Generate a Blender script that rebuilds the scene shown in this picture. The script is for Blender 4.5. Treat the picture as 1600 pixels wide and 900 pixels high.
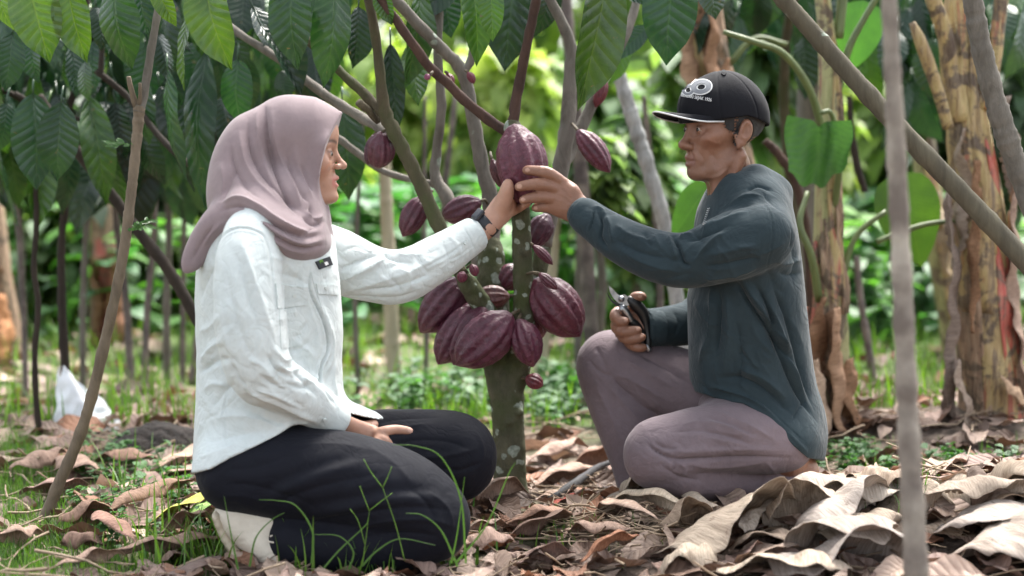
import bpy, math, random, time
import numpy as np
NCAN = 1250
from mathutils import Vector, Matrix, noise
T0 = time.time()
for o in list(bpy.data.objects): bpy.data.objects.remove(o)
S = bpy.context.scene
C = S.collection
R = math.radians

# ---------------------------------------------------------------- camera, sky, sun, exposure
FPX = 2520.0; PITCH = math.atan(200/FPX); CZ = 0.9
cam_d = bpy.data.cameras.new('camera'); cam = bpy.data.objects.new('camera', cam_d); C.objects.link(cam)
cam.location = (0, 0, CZ); cam.rotation_euler = (math.pi/2 - PITCH, 0, 0)
cam_d.sensor_width = 36; cam_d.lens = 36*FPX/1600; cam_d.clip_end = 600; cam_d.clip_start = 0.05
cam_d.dof.use_dof = True; cam_d.dof.focus_distance = 3.85; cam_d.dof.aperture_fstop = 1.8
S.camera = cam
W = bpy.data.worlds.new('World'); S.world = W; W.use_nodes = True
SUN_EL, SUN_AZ = R(62), R(25)      # azimuth of the sun measured from +Y towards +X
nt = W.node_tree; bg = nt.nodes['Background']
sky = nt.nodes.new('ShaderNodeTexSky'); sky.sky_type = 'NISHITA'; sky.sun_disc = False
sky.sun_elevation = SUN_EL; sky.sun_rotation = SUN_AZ; sky.air_density = 1.0; sky.dust_density = 4.0; sky.ozone_density = 1.0
hs = nt.nodes.new('ShaderNodeHueSaturation'); hs.inputs['Saturation'].default_value = .35; hs.inputs['Value'].default_value = 1.15   # thin white overcast
nt.links.new(sky.outputs[0], hs.inputs['Color']); nt.links.new(hs.outputs[0], bg.inputs[0]); bg.inputs[1].default_value = 0.15
sl = bpy.data.lights.new('sun', 'SUN'); sl.energy = 2.6; sl.angle = R(22); sl.color = (1, .96, .9)
so = bpy.data.objects.new('sun', sl); C.objects.link(so)
sd = Vector((math.sin(SUN_AZ)*math.cos(SUN_EL), math.cos(SUN_AZ)*math.cos(SUN_EL), math.sin(SUN_EL)))
so.rotation_euler = sd.to_track_quat('Z', 'Y').to_euler(); so.location = (0, 0, 12)
S.view_settings.view_transform = 'Standard'; S.view_settings.look = 'None'
S.view_settings.exposure = 2.0; S.view_settings.gamma = 1
S.render.engine = 'CYCLES'
cy = S.cycles; cy.use_denoising = True; cy.max_bounces = 7; cy.diffuse_bounces = 4; cy.glossy_bounces = 2
cy.transmission_bounces = 4; cy.transparent_max_bounces = 6; cy.caustics_reflective = False; cy.caustics_refractive = False
try: cy.denoiser = 'OPENIMAGEDENOISE'
except Exception: pass

# ---------------------------------------------------------------- picture coordinates to places (1600 px wide frame)
cp, sp = math.cos(PITCH), math.sin(PITCH)
def P(px, py, Y):
    u, v = (px-800)/FPX, (450-py)/FPX
    d = (u, cp + v*sp, -sp + v*cp)
    t = Y/d[1]
    return np.array((d[0]*t, Y, CZ + d[2]*t))
def proj(V):
    V = np.asarray(V, float); x = V[:, 0]; y = V[:, 1]; z = V[:, 2]-CZ
    f = y*cp - z*sp; up = y*sp + z*cp
    return np.stack([800+FPX*x/f, 450-FPX*up/f], 1)
def mpx(n, Y): return n*Y/FPX
def ground_at(px, py):
    v = (450-py)/FPX; t = CZ/(sp - v*cp)
    return np.array(((px-800)/FPX*t, (cp+v*sp)*t, 0.0))
# ---------------------------------------------------------------- objects and tags
def tag(o, label=None, cat=None, group=None, kind=None):
    if label: o['label'] = label
    if cat: o['category'] = cat
    if group: o['group'] = group
    if kind: o['kind'] = kind
    return o
def empty(name, loc=(0, 0, 0), label=None, cat=None, group=None, kind=None):
    o = bpy.data.objects.new(name, None); C.objects.link(o); o.location = loc; o.empty_display_size = .05
    return tag(o, label, cat, group, kind)
def mkobj(name, V, F, mat=None, parent=None, smooth=True, col=None, uv=None):
    """V world coordinates; F list of faces or an (n,4)/(n,3) array."""
    me = bpy.data.meshes.new(name)
    V = np.asarray(V, np.float32)
    pl = np.zeros(3)
    if parent is not None:
        p = parent; pl = np.zeros(3)
        while p is not None: pl = pl + np.array(p.location); p = p.parent
        org = pl
    else:
        lo = V.min(0); hi = V.max(0); org = np.array(((lo[0]+hi[0])/2, (lo[1]+hi[1])/2, lo[2]))
    V = V - org.astype(np.float32)
    if isinstance(F, np.ndarray):
        k = F.shape[1]; n = len(F)
        me.vertices.add(len(V)); me.vertices.foreach_set('co', V.ravel())
        me.loops.add(n*k); me.loops.foreach_set('vertex_index', F.astype(np.int32).ravel())
        me.polygons.add(n); me.polygons.foreach_set('loop_start', np.arange(0, n*k, k, dtype=np.int32))
        me.update(calc_edges=True)
    else:
        me.from_pydata([tuple(v) for v in V], [], [tuple(f) for f in F]); me.update()
    if smooth and len(me.polygons): me.polygons.foreach_set('use_smooth', [True]*len(me.polygons))
    if col is not None:
        a = me.color_attributes.new('tint', 'FLOAT_COLOR', 'POINT')
        c = np.ones((len(V), 4), np.float32); c[:, :3] = col; a.data.foreach_set('color', c.ravel())
    if uv is not None:
        l = me.uv_layers.new(name='UVMap')
        idx = np.zeros(len(me.loops), np.int32); me.loops.foreach_get('vertex_index', idx)
        l.data.foreach_set('uv', np.asarray(uv, np.float32)[idx].ravel())
    if mat is not None: me.materials.append(mat)
    o = bpy.data.objects.new(name, me); C.objects.link(o)
    if parent is not None: o.parent = parent
    else: o.location = org
    return o

# ---------------------------------------------------------------- materials
def mat_new(name):
    m = bpy.data.materials.new(name); m.use_nodes = True
    nt = m.node_tree; b = nt.nodes['Principled BSDF']
    return m, nt, b
def N(nt, t, **k):
    n = nt.nodes.new(t)
    for a, v in k.items():
        if a.startswith('i_'): n.inputs[a[2:].replace('_', ' ')].default_value = v
        else: setattr(n, a, v)
    return n
def ramp(nt, fac, stops):
    r = nt.nodes.new('ShaderNodeValToRGB'); e = r.color_ramp.elements
    while len(e) < len(stops): e.new(.5)
    for x, (p, c) in zip(e, stops): x.position = p; x.color = (*c, 1)
    nt.links.new(fac, r.inputs[0]); return r.outputs[0]
def mixc(nt, fac, a, b, mode='MIX'):
    m = nt.nodes.new('ShaderNodeMix'); m.data_type = 'RGBA'; m.blend_type = mode
    for s, v in ((m.inputs[0], fac), (m.inputs[6], a), (m.inputs[7], b)):
        if isinstance(v, (int, float)): s.default_value = v
        elif isinstance(v, tuple): s.default_value = (*v, 1)
        else: nt.links.new(v, s)
    return m.outputs[2]
def coords(nt, scale=(1, 1, 1), kind='Object'):
    tc = nt.nodes.new('ShaderNodeTexCoord'); mp = nt.nodes.new('ShaderNodeMapping')
    mp.inputs['Scale'].default_value = scale; nt.links.new(tc.outputs[kind], mp.inputs[0]); return mp.outputs[0]
def noise_t(nt, vec, scale, detail=4, rough=.55, dist=0):
    n = N(nt, 'ShaderNodeTexNoise'); n.inputs['Scale'].default_value = scale; n.inputs['Detail'].default_value = detail
    n.inputs['Roughness'].default_value = rough; n.inputs['Distortion'].default_value = dist
    nt.links.new(vec, n.inputs['Vector']); return n.outputs['Fac']
def bump(nt, b, h, strength=.3, dist=.01, prev=None):
    n = N(nt, 'ShaderNodeBump'); n.inputs['Strength'].default_value = strength; n.inputs['Distance'].default_value = dist
    nt.links.new(h, n.inputs['Height'])
    if prev is not None: nt.links.new(prev, n.inputs['Normal'])
    nt.links.new(n.outputs[0], b.inputs['Normal']); return n.outputs[0]
def simple(name, c, rough=.6, c2=None, scale=30, bs=0, bscale=80, metal=0, sheen=0, spec=.5, vec=(1, 1, 1), sss=0, bd=.004):
    m, nt, b = mat_new(name)
    b.inputs['Roughness'].default_value = rough; b.inputs['Metallic'].default_value = metal
    b.inputs['Specular IOR Level'].default_value = spec
    v = coords(nt, vec)
    f = noise_t(nt, v, scale, 5)
    c2 = c2 or tuple(x*.8 for x in c)
    nt.links.new(ramp(nt, f, [(.3, c2), (.7, c)]), b.inputs['Base Color'])
    if bs: bump(nt, b, noise_t(nt, v, bscale, 5), bs, bd)
    if sheen:
        b.inputs['Sheen Weight'].default_value = sheen; b.inputs['Sheen Roughness'].default_value = .5
    if sss:
        b.inputs['Subsurface Weight'].default_value = sss; b.inputs['Subsurface Radius'].default_value = (.012, .005, .003)
        b.inputs['Subsurface Scale'].default_value = 1.0
    return m

# ---------------------------------------------------------------- signed distance shapes and surface nets
class Pr:
    __slots__ = ('f', 'c', 'R', 'op', 'k')
    def __init__(s, f, c, R, op='u', k=.01): s.f, s.c, s.R, s.op, s.k = f, np.asarray(c, float), float(R), op, float(k)
def cone(a, b, ra, rb, op='u', k=.01):
    """capsule whose radius runs from ra to rb"""
    a = np.asarray(a, float); b = np.asarray(b, float); d = b-a; L2 = max(d@d, 1e-12)
    def f(p):
        q = p-a; t = np.clip(q@d/L2, 0, 1)
        return np.sqrt(((q - t[:, None]*d)**2).sum(1)) - (ra + (rb-ra)*t)
    return Pr(f, (a+b)/2, math.sqrt(L2)/2+max(ra, rb), op, k)
def ell(c, r, op='u', k=.01, M=None):
    c = np.asarray(c, float); r = np.asarray(r, float); mr = r.min()
    M = None if M is None else np.asarray(M, float)
    def f(p):
        q = p-c
        if M is not None: q = q@M
        k0 = np.sqrt(((q/r)**2).sum(1)); k1 = np.sqrt(((q/(r*r))**2).sum(1))
        return k0*(k0-1)/np.maximum(k1, 1e-9)
    return Pr(f, c, r.max(), op, k)
def eseg(a, b, ra, rb, sa, sb, op='u', k=.01, side=(0, 1, 0)):
    """segment with an elliptic section: r* in the picture plane, s* along the side axis"""
    a = np.asarray(a, float); b = np.asarray(b, float); d = b-a; L = max(np.linalg.norm(d), 1e-6); ax = d/L
    sv = np.asarray(side, float); m = sv - (sv@ax)*ax; ml = np.linalg.norm(m)
    if ml < .3: m = np.cross(ax, (1, 0, 0)); ml = np.linalg.norm(m)
    m = m/ml; n = np.cross(ax, m)
    def f(p):
        q = p-a; s = q@ax; t = np.clip(s/L, 0, 1); e = s - t*L
        rr = ra+(rb-ra)*t; ss = sa+(sb-sa)*t
        x = q@n; y = q@m; w = np.minimum(rr, ss)
        k0 = np.sqrt((x/rr)**2+(y/ss)**2+(e/w)**2); k1 = np.sqrt((x/rr**2)**2+(y/ss**2)**2+(e/w**2)**2)
        return k0*(k0-1)/np.maximum(k1, 1e-9)
    return Pr(f, (a+b)/2, L/2+max(ra, rb, sa, sb), op, k)
def catmull(A, n):
    A = np.asarray(A, float)
    if len(A) < 3 or n <= 1: return A
    Q = np.vstack([2*A[0]-A[1], A, 2*A[-1]-A[-2]]); out = []
    for i in range(1, len(Q)-2):
        for j in range(n):
            t = j/n
            out.append(.5*((2*Q[i])+(Q[i+1]-Q[i-1])*t+(2*Q[i-1]-5*Q[i]+4*Q[i+1]-Q[i+2])*t*t+(3*Q[i]-Q[i-1]-3*Q[i+1]+Q[i+2])*t**3))
    out.append(Q[-2]); return np.array(out)
def chain(nodes, k=.012, op='u', n=3, shrink=0.0, side=(0, 1, 0)):
    """nodes: (px, py, Y, radius px, depth radius as a ratio)"""
    A = []
    for q in nodes:
        px, py, Y, r = q[:4]; ratio = q[4] if len(q) > 4 else 1.0
        rm = mpx(r, Y)
        A.append((*P(px, py, Y), max(rm-shrink, .003), max(rm*ratio-shrink, .003)))
    A = catmull(A, n)
    return [eseg(A[i][:3], A[i+1][:3], A[i][3], A[i+1][3], A[i][4], A[i+1][4], op, k, side) for i in range(len(A)-1)]
def halfspace(pt, nrm, k=.002, keep_neg=True):
    """intersection: keeps where (p-pt).n < 0"""
    pt = np.asarray(pt, float); nrm = np.asarray(nrm, float); nrm = nrm/np.linalg.norm(nrm)
    return Pr(lambda p: (p-pt)@nrm, pt, 1e3, 'i', k)
def comb(d, e, op, k):
    if op == 'u':
        h = np.maximum(k-np.abs(d-e), 0)/k; return np.minimum(d, e) - h*h*k*.25
    if op == 's': e = -e
    h = np.maximum(k-np.abs(d-e), 0)/k; return np.maximum(d, e) + h*h*k*.25
def sdf_mesh(prims, h, smooth=1, extra=None):
    us = [p for p in prims if p.op == 'u']
    lo = np.min([p.c-p.R for p in us], 0)-3*h; hi = np.max([p.c+p.R for p in us], 0)+3*h
    B = 12; bs = B*h; nb = np.ceil((hi-lo)/bs).astype(int)
    g = np.stack(np.meshgrid(*[np.arange(n) for n in nb], indexing='ij'), -1).reshape(-1, 3)
    hd = bs*.5*1.7321
    cen = lo + (g+.5)*bs
    d = np.full(len(g), 1e3)
    for p in prims:
        r = p.R + hd*1.5 + p.k*1.5 + .02
        if p.op == 'i': m = np.ones(len(g), bool)
        else: m = ((cen-p.c)**2).sum(1) < r*r
        if m.any(): d[m] = comb(d[m], p.f(cen[m]), p.op, p.k)
    act = np.abs(d) < hd*1.6 + .012
    if extra is not None: act |= np.abs(extra(cen, d.copy())) < hd*1.3+.006
    g = g[act]; cen = cen[act]
    M = B+1
    s = np.stack(np.meshgrid(*[np.arange(M)]*3, indexing='ij'), -1).reshape(-1, 3)
    nbk = len(g); D = np.full((nbk, M**3), 1e3, np.float32)
    for p in prims:
        r = p.R + hd + p.k*2 + h + .015
        ii = np.arange(nbk) if p.op == 'i' else np.nonzero(((cen-p.c)**2).sum(1) < r*r)[0]
        for st in range(0, len(ii), 400):
            j = ii[st:st+400]
            pts = (lo + (g[j][:, None, :]*B + s[None])*h).reshape(-1, 3)
            D[j] = comb(D[j].ravel(), p.f(pts), p.op, p.k).reshape(len(j), -1)
    if extra is not None:
        for st in range(0, nbk, 400):
            pts = (lo + (g[st:st+400][:, None, :]*B + s[None])*h).reshape(-1, 3)
            D[st:st+400] = extra(pts, D[st:st+400].ravel()).reshape(-1, M**3)
    D = D.reshape(nbk, M, M, M); I = D < 0
    corner = [(a, b, c) for a in (0, 1) for b in (0, 1) for c in (0, 1)]
    cnt = sum(I[:, a:a+B, b:b+B, c:c+B].astype(np.int8) for a, b, c in corner)
    bi, ci, cj, ck = np.nonzero((cnt > 0) & (cnt < 8))
    cv = np.stack([D[bi, ci+a, cj+b, ck+c] for a, b, c in corner], 1)
    co = np.array(corner, float); acc = np.zeros((len(bi), 3)); num = np.zeros(len(bi))
    for e in range(8):
        for f2 in range(e+1, 8):
            if abs(co[e]-co[f2]).sum() != 1: continue
            x, y = cv[:, e], cv[:, f2]; m = (x < 0) != (y < 0)
            t = np.where(m, x/np.where(m, x-y, 1), 0)
            acc += np.where(m[:, None], co[e] + t[:, None]*(co[f2]-co[e]), 0); num += m
    cell = g[bi]*B + np.stack([ci, cj, ck], 1)
    V = lo + (cell + acc/num[:, None])*h
    Nn = nb*B+2
    key = (cell[:, 0]*Nn[1] + cell[:, 1])*Nn[2] + cell[:, 2]
    order = np.argsort(key); sk = key[order]
    quads = []
    ax_off = {0: [(0, -1, -1), (0, 0, -1), (0, 0, 0), (0, -1, 0)], 1: [(-1, 0, -1), (-1, 0, 0), (0, 0, 0), (0, 0, -1)], 2: [(-1, -1, 0), (0, -1, 0), (0, 0, 0), (-1, 0, 0)]}
    for ax in range(3):
        sl = [slice(0, B)]*3; s2 = list(sl); s2[ax] = slice(1, B+1)
        A = I[:, sl[0], sl[1], sl[2]]; Bq = I[:, s2[0], s2[1], s2[2]]
        q, i, j, k_ = np.nonzero(A != Bq); flip = ~A[q, i, j, k_]
        base = g[q]*B + np.stack([i, j, k_], 1); cs = []
        for of in ax_off[ax]:
            c = base + np.array(of); kk = (c[:, 0]*Nn[1]+c[:, 1])*Nn[2]+c[:, 2]
            pos = np.clip(np.searchsorted(sk, kk), 0, len(sk)-1); ok = sk[pos] == kk
            cs.append(np.where(ok, order[pos], -1))
        Q = np.stack(cs, 1); Q[flip] = Q[flip][:, ::-1]
        quads.append(Q[(Q >= 0).all(1)])
    F = np.vstack(quads)
    if smooth: V = lap(V, F, smooth)
    return V, F
def lap(V, F, it, w=.5):
    a = np.concatenate([F[:, i] for i in range(4)]); b = np.concatenate([F[:, (i+1) % 4] for i in range(4)])
    n = len(V); deg = np.bincount(a, minlength=n)+np.bincount(b, minlength=n); deg = np.maximum(deg, 1)
    for _ in range(it):
        s = np.stack([np.bincount(a, V[b, c], n)+np.bincount(b, V[a, c], n) for c in range(3)], 1)
        V = V*(1-w) + w*s/deg[:, None]
    return V
def normals(V, F):
    n = np.cross(V[F[:, 2]]-V[F[:, 0]], V[F[:, 3]]-V[F[:, 1]]); out = np.zeros_like(V)
    for i in range(4):
        for c in range(3): out[:, c] += np.bincount(F[:, i], n[:, c], len(V))
    return out/np.maximum(np.linalg.norm(out, axis=1), 1e-12)[:, None]
GAIN = 1.0
def strokes(V, F, L, yr=None, gain=1.0):
    """Press folds into cloth or skin. L: (points [(px,py)..], width px, height mm, mode) mode r ridge/groove, f one-sided fold."""
    pj = proj(V); n = normals(V, F)
    view = V - np.array((0, 0, CZ)); view /= np.linalg.norm(view, axis=1)[:, None]
    face = np.clip(-(n*view).sum(1)*1.6+.15, 0, 1)
    if yr is not None: face = face*((V[:, 1] > yr[0]) & (V[:, 1] < yr[1]))
    off = np.zeros(len(V))
    for st in L:
        pts, w, amp = st[:3]; mode = st[3] if len(st) > 3 else 'r'
        A = catmull(pts, 5); bb0 = A.min(0)-3.2*w; bb1 = A.max(0)+3.2*w
        idx = np.nonzero((pj > bb0).all(1) & (pj < bb1).all(1) & (face > 0))[0]
        if not len(idx): continue
        q = pj[idx]; best = np.full(len(idx), 1e9); sg = np.zeros(len(idx)); tt = np.zeros(len(idx)); ns = len(A)-1
        for i in range(ns):
            a, b = A[i], A[i+1]; d = b-a; L2 = d@d+1e-9
            r = q-a; t = np.clip(r@d/L2, 0, 1); e = r-t[:, None]*d; dd = np.sqrt((e**2).sum(1))
            m = dd < best; best[m] = dd[m]; sg[m] = np.sign(d[0]*r[m, 1]-d[1]*r[m, 0]); tt[m] = (i+t[m])/ns
        env = np.clip(np.sin(np.pi*np.clip(tt, .02, .98))*1.6, 0, 1)
        x = best/w
        if mode == 'r': f = .3*np.exp(-x*x)+.75*np.exp(-np.abs(x)*2.4)
        elif mode == 'c': f = np.exp(-(x*2)**2) - .35*np.exp(-((x-1.1)**2)*2.5)    # crease with raised lips
        else: f = sg*x*np.exp(-x*x*.6)*1.4
        off[idx] += gain*amp*.001*f*env*face[idx]
    return V + n*off[:, None]
def vnoise(V, scale, seed=0):
    """cheap smooth value noise on points"""
    rs = np.random.RandomState(seed); out = np.zeros(len(V))
    for i in range(7):
        k = rs.normal(size=3)*scale; out += np.sin(V@k + rs.rand()*6.28 + 1.3*np.sin(V@(rs.normal(size=3)*scale*.6)+rs.rand()*6))
    return out/7
def tube(pts, rad, seg=10, cap=True, wob=0, seed=0):
    """swept tube in world coordinates; returns V, F list"""
    pts = np.asarray(pts, float); n = len(pts); rad = np.broadcast_to(rad, (n,)).astype(float)
    T = np.gradient(pts, axis=0); T /= np.maximum(np.linalg.norm(T, axis=1), 1e-9)[:, None]
    u = np.cross(T[0], (0, 0, 1.) if abs(T[0][2]) < .9 else (1., 0, 0)); u /= np.linalg.norm(u); V = []
    rs = np.random.RandomState(seed)
    for i in range(n):
        u = u - (u@T[i])*T[i]; u /= np.linalg.norm(u); w = np.cross(T[i], u)
        a = np.arange(seg)/seg*2*np.pi
        rr = rad[i]*(1+wob*(rs.rand(seg)-.5))
        V.append(pts[i] + rr[:, None]*(np.cos(a)[:, None]*u + np.sin(a)[:, None]*w))
    V = np.vstack(V); F = []
    for i in range(n-1):
        for j in range(seg):
            k = (j+1) % seg; F.append((i*seg+j, i*seg+k, (i+1)*seg+k, (i+1)*seg+j))
    if cap:
        F.append(tuple(range(seg-1, -1, -1))); F.append(tuple((n-1)*seg+j for j in range(seg)))
    return V, F
class MB:
    def __init__(s): s.V = []; s.F = []; s.n = 0; s.c = []; s.u = []
    def add(s, V, F, col=None, uv=None):
        V = np.asarray(V, float); s.V.append(V); s.F += [tuple(i+s.n for i in f) for f in F]; s.n += len(V)
        if col is not None: s.c.append(np.broadcast_to(col, (len(V), 3)))
        if uv is not None: s.u.append(uv)
        return s
    def build(s, name, mat, parent=None, smooth=True):
        return mkobj(name, np.vstack(s.V), s.F, mat, parent, smooth, np.vstack(s.c) if s.c else None, np.vstack(s.u) if s.u else None)
def box(c, s, rot=None):
    V = np.array([(x, y, z) for x in (-.5, .5) for y in (-.5, .5) for z in (-.5, .5)])*np.asarray(s)
    if rot is not None: V = V@np.asarray(rot).T
    return V+np.asarray(c), [(0, 1, 3, 2), (4, 6, 7, 5), (0, 4, 5, 1), (2, 3, 7, 6), (0, 2, 6, 4), (1, 5, 7, 3)]
# ---------------------------------------------------------------- people: cloth, skin
def cloth_mat(name, c, c2, rough=.85, weave=900, bs=.25, sheen=.3, wr=14, wrs=.35, vec=(1, 1, 1), crease=.11):
    m, nt, b = mat_new(name)
    v = coords(nt, vec); big = noise_t(nt, v, 7, 4, .6); med = noise_t(nt, v, 60, 5, .7)
    col = ramp(nt, big, [(.3, c2), (.65, c)])
    nt.links.new(mixc(nt, .25, col, ramp(nt, med, [(.3, tuple(x*.75 for x in c)), (.7, tuple(min(x*1.15, .95) for x in c))])), b.inputs['Base Color'])
    b.inputs['Roughness'].default_value = rough; b.inputs['Specular IOR Level'].default_value = .25
    b.inputs['Sheen Weight'].default_value = sheen; b.inputs['Sheen Roughness'].default_value = .4
    b1 = bump(nt, b, noise_t(nt, v, wr, 3, .5, .8), wrs, .02)
    rg = N(nt, 'ShaderNodeMath', operation='ABSOLUTE'); sb = N(nt, 'ShaderNodeMath', operation='SUBTRACT'); sb.inputs[1].default_value = .5
    nt.links.new(noise_t(nt, v, wr*1.6, 2, .5, 1.2), sb.inputs[0]); nt.links.new(sb.outputs[0], rg.inputs[0])
    b1 = bump(nt, b, ramp(nt, rg.outputs[0], [(0, (0, 0, 0)), (.09, (1, 1, 1))]), crease, .006, b1)
    bump(nt, b, noise_t(nt, v, weave, 2), bs, .0008, b1)
    return m
M_SHIRT = cloth_mat('pale_mint_cotton', (.60, .645, .635), (.52, .57, .565), .8, sheen=.15, wr=11, wrs=.3, crease=.17)
M_HIJAB = cloth_mat('mauve_jersey', (.27, .208, .215), (.225, .172, .18), .8, weave=1400, bs=.1, sheen=.25, wr=8, wrs=.12, crease=.03)
M_NAVY = cloth_mat('dark_navy_cloth', (.0035, .0042, .0095), (.0024, .003, .007), .8, bs=.1, sheen=.03, wr=9, wrs=.35)
M_HOOD = cloth_mat('faded_slate_cotton', (.025, .040, .047), (.016, .027, .033), .9, sheen=.12, wr=10, wrs=.4)
M_PANTS = cloth_mat('mauve_brown_cotton', (.168, .130, .142), (.125, .096, .105), .85, sheen=.1, wr=13, wrs=.4)
M_CAP = cloth_mat('black_cap_cotton', (.0045, .0048, .008), (.003, .003, .005), .85, sheen=.04, wr=12, wrs=.1, crease=.04)
M_WHITE = simple('white_thread', (.72, .72, .72), .7)
M_RUB = simple('black_rubber', (.012, .014, .02), .45, bs=.1)
M_SHOE = cloth_mat('cream_canvas', (.66, .60, .50), (.50, .44, .36), .8, wr=20, wrs=.25)
M_SOLE = simple('cream_rubber', (.50, .43, .33), .6, (.34, .28, .20), 25, .2, 90)
def skin_mat(name, rough, bs, sss):
    m, nt, b = mat_new(name); v = coords(nt)
    a = N(nt, 'ShaderNodeAttribute', attribute_name='tint')
    f = noise_t(nt, v, 45, 6, .65); f2 = noise_t(nt, v, 420, 3)
    c = mixc(nt, .35, a.outputs['Color'], ramp(nt, f, [(.25, (.72, .66, .62)), (.75, (1.0, 1.0, 1.0))]), 'MULTIPLY')
    nt.links.new(c, b.inputs['Base Color']); b.inputs['Roughness'].default_value = rough
    b.inputs['Specular IOR Level'].default_value = .45
    b.inputs['Subsurface Weight'].default_value = sss; b.inputs['Subsurface Radius'].default_value = (.010, .004, .002); b.inputs['Subsurface Scale'].default_value = .6
    b1 = bump(nt, b, f, bs, .006); bump(nt, b, f2, bs, .0012, b1); return m
M_SKIN_W = skin_mat('brown_skin', .48, .15, .15)
M_SKIN_M = skin_mat('weathered_brown_skin', .42, .45, .1)
M_EYE = simple('eye_white', (.40, .34, .30), .2)
M_IRIS = simple('dark_iris', (.012, .008, .006), .08)
M_TEETH = simple('teeth', (.75, .70, .62), .2)
M_HAIR = cloth_mat('short_grey_black_hair', (.02, .018, .018), (.05, .048, .048), .7, weave=1800, bs=.6, sheen=.1)

class Head:
    def __init__(s, O, yaw, pitch=0, sc=1.0, roll=0):
        s.O = np.asarray(O, float); s.sc = sc
        s.M = np.array(Matrix.Rotation(yaw, 3, 'Z') @ Matrix.Rotation(pitch, 3, 'Y') @ Matrix.Rotation(roll, 3, 'X'))
    def w(s, p): return s.O + s.sc*(s.M@np.asarray(p, float))
    def loc(s, V): return (V-s.O)@s.M/s.sc
    def e(s, c, r, op='u', k=.01, tilt=None):
        M = s.M if tilt is None else s.M@np.array(Matrix.Rotation(tilt, 3, 'Y'))
        return ell(s.w(c), np.array(r)*s.sc, op, k*s.sc, M)
    def c(s, a, b, ra, rb, op='u', k=.01): return cone(s.w(a), s.w(b), ra*s.sc, rb*s.sc, op, k*s.sc)
def head_prims(H, male):
    nz, lz = (0, 0) if male else (.0115, .0085)
    L = [H.e((-.012, 0, .034), (.096, .075, .083)), H.e((.034, 0, .044), (.052, .058, .052), k=.03),
         H.e((.03, 0, -.045), (.055, .054, .068), k=.03)]
    for s in (1, -1):
        L += [H.e((.052, s*.045, -.026), (.024, .018, .018 if male else .022), k=.025),
              H.c((-.015, s*.055, -.065), (.058, s*.02, -.106), .013 if male else .010, .014, k=.028),
              H.c((.079, s*.010, .018), (.068, s*.046, .016), .009 if male else .006, .006, k=.012)]
        if male: L.append(H.e((.05, s*.075, -.06), (.035, .02, .022), 's', .03))
    L += [H.e((.070 if male else .077, 0, -.105 if male else -.103), (.019, .022, .015), k=.018),
          H.e((.066 if male else .064, 0, -.073), (.025, .030, .024), k=.018)]
    for s in (1, -1):
        L += [H.e((.090, s*.034, -.003), (.015, .019, .012), 's', .014), H.e((.0705, s*.032, -.004), (.0135, .0135, .0135), k=.004)]
    L += [H.c((.081, 0, .004), (.100, 0, -.034+nz), .0055, .008 if male else .0062, k=.014), H.e((.1035, 0, -.0395 if male else -.030), (.0105, (.0125 if male else .0095), .0095 if male else .009), k=.008)]
    for s in (1, -1):
        L += [H.e((.092, s*(.014 if male else .0118), -.044+nz), (.011, .0085, .008) if male else (.009, .007, .007), k=.005), H.e((.096, s*.006, -.0515+nz), (.005, .003, .003), 's', .002),
              H.c((.090, s*.004, -.0675+lz), (.079, s*.022, -.073+lz*1.2), .0062, .0035, k=.004),
              H.c((.088, s*.004, -.0845+lz), (.079, s*.020, -.077+lz*1.2), .0068, .0035, k=.004),
              H.e((.0855, s*.032, -.004), (.009, .0125, .0036 if not male else .0028), 's', .0015),
              ]
        if male: L += [H.e((-.020, s*.076, -.010), (.0170, .0110, .027), k=.005, tilt=-.22), H.e((-.017, s*.0905, -.008), (.0128, .0125, .0215), 's', .002, tilt=-.22),
                        H.c((-.024, s*.0785, .008), (-.022, s*.078, -.022), .0028, .0035, k=.003), H.c((-.010, s*.080, -.012), (-.009, s*.079, -.022), .004, .0035, k=.004), H.e((-.012, s*.084, -.016), (.005, .006, .009), 's', .003), H.e((-.012, s*.077, -.037), (.008, .005, .008), k=.004)]
        if male: L.append(H.c((-.002, s*.073, -.045), (.002, s*.07, -.02), .006, .005, k=.01))
    if male: L += [H.c((.098, 0, -.0765), (.084, s*.024, -.0765), .0016, .0012, 's', .003) for s in (1, -1)]
    else: L += [H.e((.097, 0, -.0765+lz), (.0105, .016, .0040), 's', .004)]
    return L
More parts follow.
